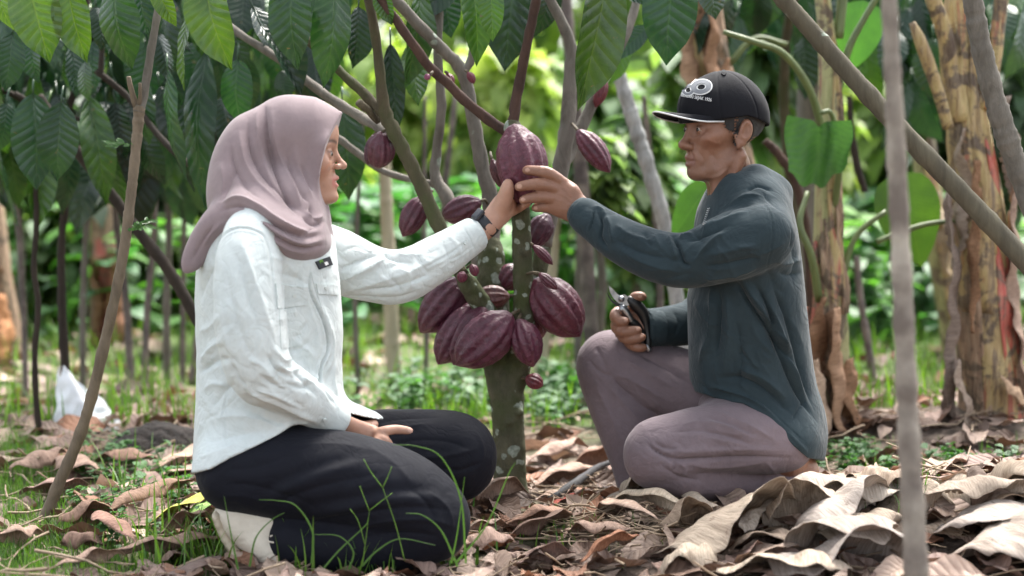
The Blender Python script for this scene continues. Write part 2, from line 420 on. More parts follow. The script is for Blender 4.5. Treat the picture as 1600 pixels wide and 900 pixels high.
def head_tint(H, V, base, male):
    q = H.loc(V); x, y, z = q.T; ay = np.abs(y)
    c = np.tile(np.array(base, float), (len(V), 1))
    def blend(m, col): 
        nonlocal c
        m = np.clip(m, 0, 1)[:, None]; c = c*(1-m) + np.array(col)*m
    near = (x > -.2) & (x < .2) & (z > -.14) & (z < .16)
    lip = np.exp(-(((z+(.0765 if male else .068))/.0125)**4)) * (ay < .024) * np.clip((x-.078)*200, 0, 1) * near
    blend(lip*(.55 if male else .75), (.20, .075, .06) if male else (.50, .17, .15))
    bz = .020 + .006*np.sin(np.clip((ay-.01)/.04, 0, 1)*2.4)
    brow = np.exp(-((z-bz)/.0042)**2)*(ay > .011)*(ay < .05)*(x > .05)*near
    blend(brow*(.5 if male else .85), (.03, .02, .018))
    lid = np.exp(-(((q-np.array((.083, .032, .001)))/np.array((.012, .017, .0055)))**2).sum(1)) + np.exp(-(((q-np.array((.083, -.032, .001)))/np.array((.012, .017, .0055)))**2).sum(1))
    blend(lid*(.30 if male else .45)*near, (.05, .025, .02))
    for s_ in (.033, -.033):     # lashes
        lash = np.exp(-(((q-np.array((.083, s_, .0015)))/np.array((.012, .0135, .0024)))**2).sum(1)); blend(lash*(.6 if male else .95)*near, (.015, .01, .01))
    ck = np.exp(-((x-.06)/.02)**2-((z+.035)/.018)**2-((ay-.05)/.02)**2)
    blend(ck*.3*near, np.array(base)*np.array((1.2, .95, .9)))
    if male:   # shaved stubble over jaw and lip, sideburn
        st = np.clip((-z-.055)*25, 0, 1)*np.clip((x-.0)*20, 0, 1)*(z > -.13)*near
        blend(st*.22, (.12, .075, .055))
        jag = .004*np.sin(z*900)+.003*np.sin(x*1300+z*500); hb = (x+jag < .006)*(x > -.16)*(z+jag > -.045-.3*x)*(z < .2)*near + (x >= .006)*(x+jag < .040-.5*(.02-z))*(z+jag > -.012)*near
        ear = (ay > .0775)*(x > -.045)*(x < .01)
        return c, (hb > 0) & ~(ear > 0)
    return c, None
def eyes(H, parent):
    for s in (1, -1):
        for nm, cc, r, mt in (('eyeball', (.0705, s*.032, -.004), .0125, M_EYE), ('iris', (.0765, s*.0325, -.005), .0075, M_IRIS)):
            if nm == 'eyeball': V, F = sdf_mesh([ell(H.w(cc), [r*H.sc]*3)], .0022, 1); e = mkobj('eye', V, F, mt, parent)
            else: V, F = sdf_mesh([ell(H.w(cc), [r*H.sc]*3)], .0012, 0); mkobj('iris', V, F, mt, e)
def hand(palm, fingers, k=.006):
    L = []
    for p in palm: L += chain(p, k=.012, n=2)
    for f in fingers: L += chain(f, k=k, n=2)
    return L

# draping flat sewn pieces onto a cloth mesh
from mathutils.bvhtree import BVHTree
def bvh(V, F): return BVHTree.FromPolygons([tuple(v) for v in V], [tuple(f) for f in F])
def cast(T, px, py):
    o = Vector((0, 0, CZ)); p = Vector(P(px, py, 4.0)); h = T.ray_cast(o, (p-o).normalized())
    return h
def drape(T, pts, quads, off, thick, name, mat, parent):
    """pts: px positions; sits on the surface seen there, off metres proud, with its own thickness"""
    top = []; bot = []
    hs = [cast(T, x, y) for x, y in pts]
    hit = [i for i, h in enumerate(hs) if h[0] is not None]
    if not hit: return None
    for i, h in enumerate(hs):
        if h[0] is None: h = hs[min(hit, key=lambda k: (pts[k][0]-pts[i][0])**2+(pts[k][1]-pts[i][1])**2)]
        n = h[1]; n = n if n.y < 0 else -n
        top.append(h[0]+n*(off+thick)); bot.append(h[0]+n*(off-.002))
    n = len(top); F = [tuple(q) for q in quads]
    cnt = {}
    for q in F:
        for a, b in zip(q, q[1:]+q[:1]): cnt[(a, b)] = cnt.get((a, b), 0)+1
    side = [(b, a, a+n, b+n) for (a, b) in cnt if (b, a) not in cnt]
    V = np.array([tuple(v) for v in top+bot]); FF = F + [tuple(i+n for i in q[::-1]) for q in F] + side
    return mkobj(name, V, FF, mat, parent, smooth=False)
def patch(T, c4, name, mat, parent, off=.0, thick=.003, nx=8, ny=8):
    c4 = np.array(c4, float); pts = []
    for j in range(ny+1):
        for i in range(nx+1):
            u, v = i/nx, j/ny
            pts.append((c4[0]*(1-u)+c4[1]*u)*(1-v) + (c4[3]*(1-u)+c4[2]*u)*v)
    q = [(j*(nx+1)+i, j*(nx+1)+i+1, (j+1)*(nx+1)+i+1, (j+1)*(nx+1)+i) for j in range(ny) for i in range(nx)]
    return drape(T, pts, q, off, thick, name, mat, parent)
def disc(T, cx, cy_, r, name, mat, parent, off=0, thick=.002, r_in=0, ry=None, rot=0, n=18):
    ry = ry or r; pts = []; ri = r_in/r
    for a in range(n):
        t = a/n*2*math.pi
        for f in (ri if ri else .02, 1):
            x, y = r*f*math.cos(t), ry*f*math.sin(t); pts.append((cx+x*math.cos(rot)-y*math.sin(rot), cy_+x*math.sin(rot)+y*math.cos(rot)))
    q = [(2*a, 2*a+1, (2*a+3) % (2*n), (2*a+2) % (2*n)) for a in range(n)]
    return drape(T, pts, q, off, thick, name, mat, parent)
def ribbon(T, line, w, name, mat, parent, off=0, thick=.0015):
    A = catmull(line, 4); t = np.gradient(A, axis=0); t /= np.linalg.norm(t, axis=1)[:, None]; nn = np.stack([-t[:, 1], t[:, 0]], 1)
    pts = []
    for a, m in zip(A, nn): pts += [a+m*w/2, a-m*w/2]
    return drape(T, pts, [(2*i, 2*i+1, 2*i+3, 2*i+2) for i in range(len(A)-1)], off, thick, name, mat, parent)

def write(T, txt, x, y, h, rot, name, mat, parent, off=.0, thick=.001, sx=1.0):
    cu = bpy.data.curves.new('t', 'FONT'); cu.body = txt; cu.size = 1; cu.fill_mode = 'FRONT' if hasattr(cu, 'fill_mode') else cu.fill_mode
    o = bpy.data.objects.new('t', cu); C.objects.link(o); dg = bpy.context.evaluated_depsgraph_get()
    me = o.evaluated_get(dg).to_mesh(); pts = []
    for v in me.vertices:
        a, b = v.co.x*h*sx, -v.co.y*h; pts.append((x+a*math.cos(rot)-b*math.sin(rot), y+a*math.sin(rot)+b*math.cos(rot)))
    q = [tuple(p.vertices) for p in me.polygons]; o.evaluated_get(dg).to_mesh_clear(); bpy.data.objects.remove(o)
    return drape(T, pts, q, off, thick, name, mat, parent)
def wrinkles(seed, n, cx, cy2, rx, ry, ang, spread, ln, w, amp):
    """short random creases inside an oval patch, mostly along one direction"""
    r = random.Random(seed); L = []
    for _ in range(n):
        x, y = cx+r.gauss(0, .5)*rx, cy2+r.gauss(0, .5)*ry; a = math.radians(ang+r.gauss(0, spread)); l = ln*r.uniform(.5, 1.3)*.5; b = r.gauss(0, .18)*l
        dx, dy = math.cos(a), math.sin(a)
        L.append(([(x-dx*l, y-dy*l), (x-dy*b, y+dx*b), (x+dx*l, y+dy*l)], w*r.uniform(.7, 1.4), amp*r.choice((-1, -.8, .8, 1, .6))))
    return L
def cut_below(line, Yref=3.65):
    """cloth ends at a hem line given in picture coordinates"""
    L = np.array(line, float)
    def f(p, D):
        q = proj(p); hy = np.interp(q[:, 0], L[:, 0], L[:, 1]); e = (q[:, 1]-hy)*Yref/FPX
        return np.maximum(D, e*.9)
    return f
def infl(L, m): return [(a, b, c, r+m, *x) for a, b, c, r, *x in L]
def sdf_mesh_multi(base, groups, h, extra, smooth):
    """like sdf_mesh, with the blocks of further groups that only 'extra' evaluates"""
    ghosts = [Pr(p.f, p.c, p.R, 'u', p.k) for g in groups for p in g if p.op == 'u']
    allp = base + ghosts
    us = [p for p in allp if p.op == 'u']
    nb = len(base)
    # ghosts only steer where blocks are kept; their distance is rebuilt inside extra
    def ex(p, D):
        E = np.full(len(p), 1e3)
        for q in base:
            m = ((p-q.c)**2).sum(1) < (q.R+.06)**2 if q.op != 'i' else np.ones(len(p), bool)
            if m.any(): E[m] = comb(E[m], q.f(p[m]), q.op, q.k)
        return extra(p, E)
    return sdf_mesh(allp, h, smooth, ex)
# ---------------------------------------------------------------- bark, leaves, pods
def bark_mat(name, c, c2, lichen=0, bs=.5, vec=(1, 1, .35), moss=None):
    m, nt, b = mat_new(name); v = coords(nt, vec); f = noise_t(nt, v, 28, 6, .7, .5); f2 = noise_t(nt, coords(nt), 9, 4, .6)
    col = ramp(nt, f, [(.3, c2), (.7, c)])
    if moss: col = mixc(nt, ramp(nt, f2, [(.42, (0, 0, 0)), (.62, (1, 1, 1))]), col, moss)
    if lichen:
        nz_ = N(nt, 'ShaderNodeTexNoise'); nz_.inputs['Scale'].default_value = 40; nt.links.new(coords(nt), nz_.inputs['Vector']); lv = N(nt, 'ShaderNodeVectorMath', operation='MULTIPLY_ADD'); nt.links.new(nz_.outputs['Color'], lv.inputs[0]); lv.inputs[1].default_value = (.022, .022, .022); nt.links.new(coords(nt), lv.inputs[2]); lv = lv.outputs[0]
        vo = N(nt, 'ShaderNodeTexVoronoi'); vo.inputs['Scale'].default_value = 26; nt.links.new(lv, vo.inputs['Vector']); vo.inputs['Randomness'].default_value = 1
        vo2 = N(nt, 'ShaderNodeTexVoronoi'); vo2.inputs['Scale'].default_value = 15; nt.links.new(lv, vo2.inputs['Vector'])
        r1 = ramp(nt, vo.outputs['Distance'], [(.20, (1, 1, 1)), (.25, (0, 0, 0))]); r2 = ramp(nt, vo2.outputs['Distance'], [(.22, (1, 1, 1)), (.26, (0, 0, 0))])
        gate = ramp(nt, noise_t(nt, coords(nt), 6, 2), [(.62-lichen*.14, (0, 0, 0)), (.68-lichen*.14, (1, 1, 1))])
        mx = mixc(nt, 1.0, mixc(nt, 1.0, r1, r2, 'LIGHTEN'), gate, 'MULTIPLY')
        col = mixc(nt, mx, col, ramp(nt, noise_t(nt, coords(nt), 120, 4), [(.35, (.17, .20, .16)), (.7, (.34, .38, .32))]))
    nt.links.new(col, b.inputs['Base Color']); b.inputs['Roughness'].default_value = .85; b.inputs['Specular IOR Level'].default_value = .25
    b1 = bump(nt, b, f, bs, .012); bump(nt, b, noise_t(nt, v, 160, 4), bs*.7, .003, b1); return m
M_TRUNK = bark_mat('mossy_cocoa_bark', (.115, .110, .070), (.045, .045, .028), 2.0, .9, (1, 1, .5), (.055, .065, .026))
M_STEM = bark_mat('green_brown_bark', (.11, .09, .058), (.045, .038, .024), 0, .6, (1, 1, .4), (.055, .06, .025))
M_GREYB = bark_mat('grey_bark', (.20, .18, .155), (.09, .08, .066), .5, .5)
M_REDB = bark_mat('reddish_young_bark', (.085, .05, .038), (.04, .024, .02), 0, .4)
M_POLE = bark_mat('weathered_pole', (.26, .22, .195), (.13, .105, .095), 0, .6, (1, 1, .12), (.085, .07, .068))
M_BAMB = bark_mat('bamboo_pole', (.13, .115, .08), (.065, .057, .042), .2, .3, (1, 1, .15))
M_PALE = bark_mat('pale_bamboo', (.52, .46, .34), (.34, .29, .21), 0, .2, (1, 1, .15))
M_DARKB = bark_mat('dark_stem_bark', (.045, .034, .026), (.02, .016, .013), 0, .4)
def leaf_mat(name, c, c2, vein, rough=.38, trans=.35, nv=10, glow=(1.3, 1.5, .5), bs=.3, quilt=1.0, spots=False):
    m, nt, b = mat_new(name)
    uv = N(nt, 'ShaderNodeTexCoord').outputs['UV']; sx = N(nt, 'ShaderNodeSeparateXYZ'); nt.links.new(uv, sx.inputs[0])
    def mt(op, a, b_=None, c_=None):
        n = N(nt, 'ShaderNodeMath', operation=op)
        for i, x in enumerate((a, b_, c_)):
            if x is None: continue
            if isinstance(x, (int, float)): n.inputs[i].default_value = x
            else: nt.links.new(x, n.inputs[i])
        return n.outputs[0]
    au = mt('ABSOLUTE', mt('SUBTRACT', sx.outputs[0], .5)); ph = mt('SUBTRACT', sx.outputs[1], mt('MULTIPLY', mt('POWER', mt('MULTIPLY', au, 2.0), .8), .16))
    s = mt('ABSOLUTE', mt('SINE', mt('MULTIPLY', ph, math.pi*nv)))
    lat = mt('SUBTRACT', 1.0, mt('POWER', s, .35)); mid = mt('SUBTRACT', 1.0, mt('MINIMUM', mt('MULTIPLY', au, 26.0), 1.0))
    vn = mt('MAXIMUM', mt('MULTIPLY', lat, .8), mid)
    at = N(nt, 'ShaderNodeAttribute', attribute_name='tint')
    f = noise_t(nt, coords(nt), 14, 5, .65)
    col = mixc(nt, ramp(nt, f, [(.35, (0, 0, 0)), (.7, (1, 1, 1))]), c2, c)
    col = mixc(nt, mt('MULTIPLY', vn, .27), col, vein); col = mixc(nt, 1.0, col, at.outputs['Color'], 'MULTIPLY')
    if spots: col = mixc(nt, ramp(nt, noise_t(nt, coords(nt), 38, 3, .6, .4), [(.70, (0, 0, 0)), (.735, (1, 1, 1))]), col, (.10, .07, .03))
    nt.links.new(col, b.inputs['Base Color']); b.inputs['Roughness'].default_value = rough; b.inputs['Specular IOR Level'].default_value = .5
    h = mt('ADD', mt('MULTIPLY', s, quilt), mt('MULTIPLY', mid, -1.2)); b1 = bump(nt, b, h, bs, .004)
    b2 = bump(nt, b, noise_t(nt, coords(nt), 130, 3), .3, .003, b1)
    tr = N(nt, 'ShaderNodeBsdfTranslucent'); nt.links.new(mixc(nt, 1.0, col, glow, 'MULTIPLY'), tr.inputs[0]); nt.links.new(b2, tr.inputs['Normal'])
    mx = N(nt, 'ShaderNodeMixShader'); mx.inputs[0].default_value = trans
    nt.links.new(b.outputs[0], mx.inputs[1]); nt.links.new(tr.outputs[0], mx.inputs[2]); nt.links.new(mx.outputs[0], nt.nodes['Material Output'].inputs[0])
    return m
M_LEAF = leaf_mat('cocoa_leaf', (.024, .062, .022), (.012, .036, .018), (.07, .12, .04), .27, .2, bs=.42, spots=True)
M_LEAFD = leaf_mat('dry_leaf', (.27, .20, .155), (.155, .108, .085), (.33, .25, .19), .7, .12, 9, (1.1, .9, .7), .5)
def leaf_geo(base, tip, hw, up, fold=.25, droop=.15, curl=0, nl=9, nw=4, wav=.02, tipn=1.0, rng=random, shape=.85):
    """a leaf blade between two places; up: direction its upper face looks to. Returns V, F, UV"""
    base = np.asarray(base, float); tip = np.asarray(tip, float); d = tip-base; L = np.linalg.norm(d); ax = d/L
    up = np.asarray(up, float); up = up - (up@ax)*ax
    if np.linalg.norm(up) < 1e-3: up = np.array((0, -1., 0))
    up /= np.linalg.norm(up); sd_ = np.cross(ax, up); V = []; UV = []
    p1, p2 = rng.random()*6, rng.random()*6
    t = np.linspace(0, 1, nl+1)
    w = np.sin(np.pi*np.clip(t, 0, 1)**shape)**.72; w = np.where(t > .80, w*(1-((t-.80)/.20)*.55*tipn), w); w[0] = .03; w[-1] = .0
    for i, tt in enumerate(t):
        cen = base + d*tt + up*(math.sin(math.pi*tt)*droop*L) - up*curl*L*tt*tt
        for j in range(nw+1):
            s = (j/nw-.5)*2; x = s*hw*w[i]
            z = abs(s)**1.3*fold*hw*w[i]*1.0 + wav*L*math.sin(tt*13+p1+s*1.5)*abs(s)*w[i] + wav*.6*L*math.sin(tt*7+p2+s*3)
            V.append(cen + sd_*x*(1-.15*abs(fold)) + up*z); UV.append((j/nw, tt))
    F = [(i*(nw+1)+j, i*(nw+1)+j+1, (i+1)*(nw+1)+j+1, (i+1)*(nw+1)+j) for i in range(nl) for j in range(nw)]
    return np.array(V), F, np.array(UV)
def pod_geo(a, b, w, n1=64, n2=40, seed=0, ridges=5):
    """a ribbed cocoa pod from its stalk end to its tip"""
    a = np.asarray(a, float); b = np.asarray(b, float); d = b-a; L = np.linalg.norm(d); ax = d/L
    u = np.cross(ax, (0, 1, 0)); u /= np.linalg.norm(u); v = np.cross(ax, u); rs = random.Random(seed); V = []; ph = rs.random()*6.3
    bend = (rs.random()-.5)*.05*L
    for i in range(n2+1):
        t = i/n2; r = math.sin(math.pi*min(max(t, 0), 1)**.92)**.58 if 0 < t < 1 else 0
        r *= (1-.10*math.exp(-((t-.10)/.06)**2)); 
        if t > .86: r *= 1-.42*((t-.86)/.14)
        c = a + d*t + u*bend*math.sin(math.pi*t)
        for j in range(n1):
            th = j/n1*2*math.pi + ph
            g = .07*math.cos(ridges*2*th)+.035*math.cos(ridges*th) ; g = g*min(1, 5*t, 6*(1-t)+.25)
            wv = .012*math.sin(th*17+t*31)*math.sin(t*23+th*5) + .010*math.sin(th*11-t*47)
            rr = w*r*(1+g+wv*min(1, 8*t*(1-t)))
            V.append(c+rr*(math.cos(th)*u+math.sin(th)*v))
    F = [(i*n1+j, i*n1+(j+1) % n1, (i+1)*n1+(j+1) % n1, (i+1)*n1+j) for i in range(n2) for j in range(n1)]
    return np.array(V), F
def pod_mat():
    m, nt, b = mat_new('purple_cocoa_rind'); v = coords(nt); at = N(nt, 'ShaderNodeAttribute', attribute_name='tint')
    f = noise_t(nt, v, 22, 6, .7); f2 = noise_t(nt, v, 90, 5, .7, 1.0)
    c = mixc(nt, .6, ramp(nt, f, [(.3, (.050, .007, .018)), (.7, (.118, .015, .035))]), ramp(nt, f2, [(.35, (.03, .007, .015)), (.7, (.13, .042, .065))]))
    c = mixc(nt, ramp(nt, noise_t(nt, v, 150, 5, .75), [(.60, (0, 0, 0)), (.72, (.3, .3, .3))]), c, (.26, .17, .15))
    c = mixc(nt, ramp(nt, noise_t(nt, v, 13, 3, .6), [(.60, (0, 0, 0)), (.78, (.6, .6, .6))]), c, (.10, .05, .03))
    nt.links.new(mixc(nt, 1, c, at.outputs['Color'], 'MULTIPLY'), b.inputs['Base Color']); b.inputs['Roughness'].default_value = .40
    b.inputs['Specular IOR Level'].default_value = .5
    b1 = bump(nt, b, noise_t(nt, v, 55, 4, .6, .6), .7, .008); bump(nt, b, f2, .35, .004, b1); return m
M_POD = pod_mat(); M_STALK = simple('pod_stalk', (.10, .075, .045), .7, bs=.3)
def chainpts(nodes, n=4): return catmull([(*P(x, y, Y), mpx(r, Y)) for x, y, Y, r in nodes], n)
def limb(name, nodes, mat, parent, seg=12, n=4, knots=0, seed=1, wob=.06):
    A = chainpts(nodes, n); rs = np.random.RandomState(seed)
    rr = A[:, 3]*(1+wob*np.sin(np.arange(len(A))*2.1+seed))
    pts = A[:, :3]+rs.normal(size=(len(A), 3))*.12*A[:, 3:4]*.5
    V, F = tube(pts, rr, seg, True, .08, seed)
    return mkobj(name, V, F, mat, parent)

# ---------------------------------------------------------------- the cocoa tree between the two people
tree = empty('cocoa_tree', P(797, 784, 4.2), 'cocoa tree with lichen spotted trunk and purple pods between the two kneeling people', 'tree')
TS = chain([(801, 808, 4.20, 36), (798, 785, 4.20, 26), (797, 760, 4.20, 22), (796, 720, 4.20, 21), (795, 680, 4.20, 21), (794, 640, 4.20, 22), (793, 590, 4.20, 22), (797, 555, 4.20, 19)], k=.02)
TS += [cone(P(801, 790, 4.2), P(801, 790, 4.2)+np.array((dx, dy, -.03)), .022, .010, k=.03) for dx, dy in ((-.07, -.02), (.06, -.05), (.07, .03), (-.02, -.08), (-.04, .06))]
TS += chain([(780, 600, 4.20, 16), (776, 540, 4.22, 18), (772, 480, 4.24, 17), (768, 430, 4.26, 17), (768, 380, 4.28, 13)], k=.03)
TS += chain([(808, 590, 4.19, 17), (816, 540, 4.16, 14), (819, 490, 4.13, 14), (818, 440, 4.12, 13), (815, 380, 4.11, 12), (813, 330, 4.10, 11.5), (811, 280, 4.10, 10), (803, 215, 4.10, 9.5), (800, 195, 4.10, 10)], k=.02)
TS += chain([(785, 540, 4.2, 14), (768, 500, 4.16, 13), (745, 465, 4.12, 12.5), (722, 430, 4.10, 11.5)], k=.02)
TS += chain([(810, 560, 4.25, 16), (828, 500, 4.30, 12), (838, 440, 4.32, 11.5), (850, 380, 4.33, 11)], k=.02)
TS += [ell(P(x, y, Y), (r, r, r*.8), k=.012) for x, y, Y, r in ((812, 645, 4.16, .012), (780, 560, 4.17, .014), (797, 660, 4.155, .008), (822, 470, 4.11, .010), (815, 395, 4.09, .009), (735, 452, 4.09, .009))]
V, F = sdf_mesh(TS, .0045, 1); n_ = normals(V, F); V = V+n_*(vnoise(V, 90, 2)*.0022+vnoise(V, 30, 3)*.003)[:, None]
mkobj('trunk', V, F, M_TRUNK, tree)
limb('branch', [(723, 432, 4.10, 11), (706, 395, 4.12, 11), (690, 362, 4.13, 11.5), (663, 300, 4.14, 11.5), (638, 250, 4.13, 11.5), (620, 215, 4.12, 11), (603, 180, 4.12, 11), (596, 140, 4.10, 8.5), (590, 80, 4.08, 7.5), (577, 0, 4.05, 7.5), (572, -40, 4.04, 7)], M_STEM, tree)
limb('branch', [(610, 192, 4.12, 8.5), (590, 168, 4.13, 8), (560, 138, 4.15, 8), (527, 107, 4.18, 7), (470, 50, 4.2, 6), (440, -20, 4.2, 6)], M_STEM, tree)
limb('branch', [(616, 215, 4.14, 8), (587, 196, 4.2, 8), (545, 172, 4.25, 8), (497, 140, 4.3, 7.5), (440, 95, 4.35, 7), (385, 60, 4.4, 6), (300, 0, 4.5, 6)], M_GREYB, tree)
limb('branch', [(590, 188, 4.16, 6), (575, 172, 4.12, 6), (560, 160, 4.10, 6.5)], M_STEM, tree, n=2)
limb('branch', [(768, 390, 4.28, 13), (768, 340, 4.3, 13), (763, 295, 4.3, 12.5), (752, 250, 4.3, 11.5), (740, 190, 4.3, 10.5), (723, 115, 4.3, 10), (692, 78, 4.28, 9.5), (650, 35, 4.25, 9), (600, -20, 4.2, 8.5)], M_GREYB, tree)
limb('branch', [(724, 112, 4.3, 7), (737, 90, 4.3, 6.5), (742, 40, 4.3, 5.5), (746, 0, 4.3, 5), (748, -40, 4.3, 5)], M_GREYB, tree)
limb('branch', [(768, 450, 4.3, 14), (750, 410, 4.34, 13), (722, 350, 4.38, 12), (697, 305, 4.4, 11), (680, 275, 4.42, 9), (683, 230, 4.42, 7.5), (690, 165, 4.4, 7.5), (684, 83, 4.4, 7), (688, -30, 4.4, 6.5)], M_GREYB, tree)
limb('branch', [(690, 290, 4.42, 6), (650, 282, 4.45, 5.5), (600, 268, 4.48, 5.5), (560, 240, 4.5, 6), (525, 215, 4.5, 6), (470, 190, 4.55, 6)], M_GREYB, tree)
limb('branch', [(800, 208, 4.11, 9), (787, 203, 4.12, 8.5), (735, 165, 4.10, 8), (700, 130, 4.08, 8), (673, 107, 4.06, 8), (640, 62, 4.03, 7.5), (597, 0, 4.0, 7), (575, -40, 3.98, 7)], M_REDB, tree)
limb('branch', [(800, 200, 4.10, 9), (806, 160, 4.10, 8.5), (815, 110, 4.09, 8), (828, 50, 4.07, 7.5), (838, 0, 4.05, 7.5), (846, -50, 4.03, 7)], M_REDB, tree)
limb('branch', [(850, 385, 4.33, 11), (862, 330, 4.33, 12), (874, 275, 4.33, 13), (886, 210, 4.33, 13), (889, 165, 4.33, 11.5), (891, 110, 4.33, 10), (893, 75, 4.33, 9), (880, 40, 4.32, 8.5), (860, 0, 4.3, 8), (845, -40, 4.3, 8)], M_GREYB, tree)
limb('branch', [(880, 255, 4.34, 10), (893, 233, 4.38, 9.5), (920, 173, 4.4, 9), (943, 127, 4.42, 8), (980, 50, 4.45, 7), (995, 0, 4.5, 6.5), (1005, -40, 4.5, 6)], M_GREYB, tree)
for bx, by, Y in ((722, 40, 4.3), (668, 70, 4.05), (598, 100, 4.08), (741, 262, 4.29), (640, 253, 4.12), (888, 150, 4.3), (883, 226, 4.3), (812, 100, 4.07), (818, 60, 4.07)): pass

def pod(a, b, w, Y, label, stalk=None, dY=0, tint=(1, 1, 1), dark=False, seed=0):
    a3, b3 = P(a[0], a[1], Y), P(b[0], b[1], Y+dY); V, F = pod_geo(a3, b3, mpx(w, Y), seed=seed)
    o = mkobj('cocoa_pod', V, F, M_POD, None, True, np.tile(tint, (len(V), 1)).astype(np.float32)); tag(o, label, 'cocoa pod', 'purple cocoa pods on the tree')
    if stalk is not None:
        s3 = [P(*s) for s in stalk] + [a3+(b3-a3)*.015]; A = catmull(s3, 4); v_, f_ = tube(A, np.linspace(.0035, .0045, len(A)), 8); mkobj('stalk', v_, f_, M_STALK, o)
    return o
pod((803, 193), (823, 326), 38, 4.055, 'largest ribbed purple pod, upright between the two hands', None, tint=(1.2, 1.15, 1.15), seed=1)
pod((597, 206), (590, 264), 21, 4.14, 'round maroon pod hanging beside the forked branch in front of the face', [(605, 200, 4.15)], .05, seed=2)
pod((585, 210), (574, 258), 10, 4.22, 'narrow pod tucked behind the round maroon pod near the face', [(596, 200, 4.2)], .0, (.9, 1, 1), seed=3)
pod((664, 306), (629, 370), 19, 4.22, 'purple pod hanging left of the diagonal branch above the pale sleeve', [(676, 298, 4.2)], .0, seed=4)
pod((752, 314), (690, 340), 21, 4.24, 'purple pod lying sideways just above the wristwatch', [(762, 318, 4.28), (757, 312, 4.25)], .03, seed=5)
pod((902, 203), (953, 270), 18, 4.25, 'slim pointed purple pod hanging above the cuff of the slate sleeve', [(893, 192, 4.32), (898, 198, 4.27)], -.03, (1.15, .95, 1), seed=6)
pod((857, 334), (830, 388), 19, 4.18, 'purple pod directly below the hand holding the largest pod', [(862, 325, 4.26)], 0, (.85, .85, 1), seed=7)
pod((832, 383), (864, 414), 7.5, 4.10, 'tiny slim pod sticking out beneath the pod under the hands', [(818, 380, 4.1), (826, 379, 4.1)], 0, (1.1, .9, .9), seed=8)
pod((833, 436), (907, 526), 37, 4.12, 'large purple pod, rightmost of the low cluster, pointing down right', [(826, 450, 4.17)], 0, (1.05, .9, .9), seed=9)
pod((842, 427), (871, 452), 8.5, 4.03, 'tiny dark pod lying on the rightmost large pod of the cluster', [(822, 428, 4.1), (832, 426, 4.06)], 0, (.9, .8, .8), seed=10)
pod((727, 433), (656, 520), 30, 4.17, 'purple pod, uppermost and leftmost of the low cluster, under the sleeve', None, .02, (.95, 1, 1.05), seed=11)
pod((741, 474), (684, 570), 29, 4.15, 'purple pod behind two others at the left of the low cluster', None, 0, (1, 1, 1.05), seed=12)
pod((757, 478), (708, 571), 25, 4.11, 'narrow ribbed pod squeezed between its two neighbours in the low cluster', None, 0, (.95, .95, 1), seed=13)
pod((800, 490), (712, 571), 36, 4.04, 'front purple pod of the low cluster, long and slanting down left', [(816, 482, 4.12), (806, 487, 4.08)], 0, (1, 1, 1.05), seed=14)
pod((797, 463), (737, 468), 18, 4.16, 'scarred purple pod with green streaks lying level behind the stump branch', [(815, 458, 4.17)], 0, (1.1, 1.5, .75), seed=15)
pod((812, 414), (783, 452), 20, 4.24, 'rounded purple pod half behind the main stem above the cluster', None, 0, (1, .9, .9), seed=16)
pod((809, 498), (833, 574), 24, 4.05, 'egg shaped purple pod hanging in front of the main stem', [(816, 488, 4.12)], 0, (1.1, 1.1, 1.15), seed=17)
pod((828, 490), (848, 528), 17, 4.17, 'small reddish pod behind the egg shaped pod', None, 0, (1.5, 1.5, 1.2), seed=18)
pod((821, 590), (849, 603), 12, 4.14, 'lowest small red purple pod, alone on the trunk', [(812, 590, 4.17)], 0, (1.4, .9, .8), seed=19)
pod((946, 122), (930, 168), 9.5, 4.38, 'small crimson pod beside the hanging olive leaf', [(950, 116, 4.42)], 0, (1.6, .9, .8), seed=20)
pod((737, 413), (744, 432), 7, 4.05, 'tiny pink pod just under the sleeve cuff', [(730, 418, 4.12)], 0, (1.7, 1.3, 1.5), seed=21)
pod((724, 424), (720, 442), 8, 4.07, 'tiny pink pod on top of the stump branch', None, 0, (1.7, 1.3, 1.5), seed=22)
pod((699, 114), (706, 136), 7, 4.12, 'tiny crimson pod under the crossing branches above', [(696, 112, 4.1)], 0, (1.7, 1, 1), seed=23)
pod((731, 112), (741, 131), 6, 4.25, 'tiny crimson pod beside the fork of the grey branch', [(727, 110, 4.28)], 0, (1.7, 1, 1), seed=24)
pod((672, 117), (663, 123), 5, 4.03, 'tiny whitish pink pod beside the reddish branch', [(676, 112, 4.04)], 0, (2.5, 2.5, 3), seed=25)
pod((768, 248), (787, 296), 9, 4.16, 'shrivelled dark pod tucked behind the largest pod', [(766, 238, 4.2)], 0, (.8, .5, .4), seed=26)

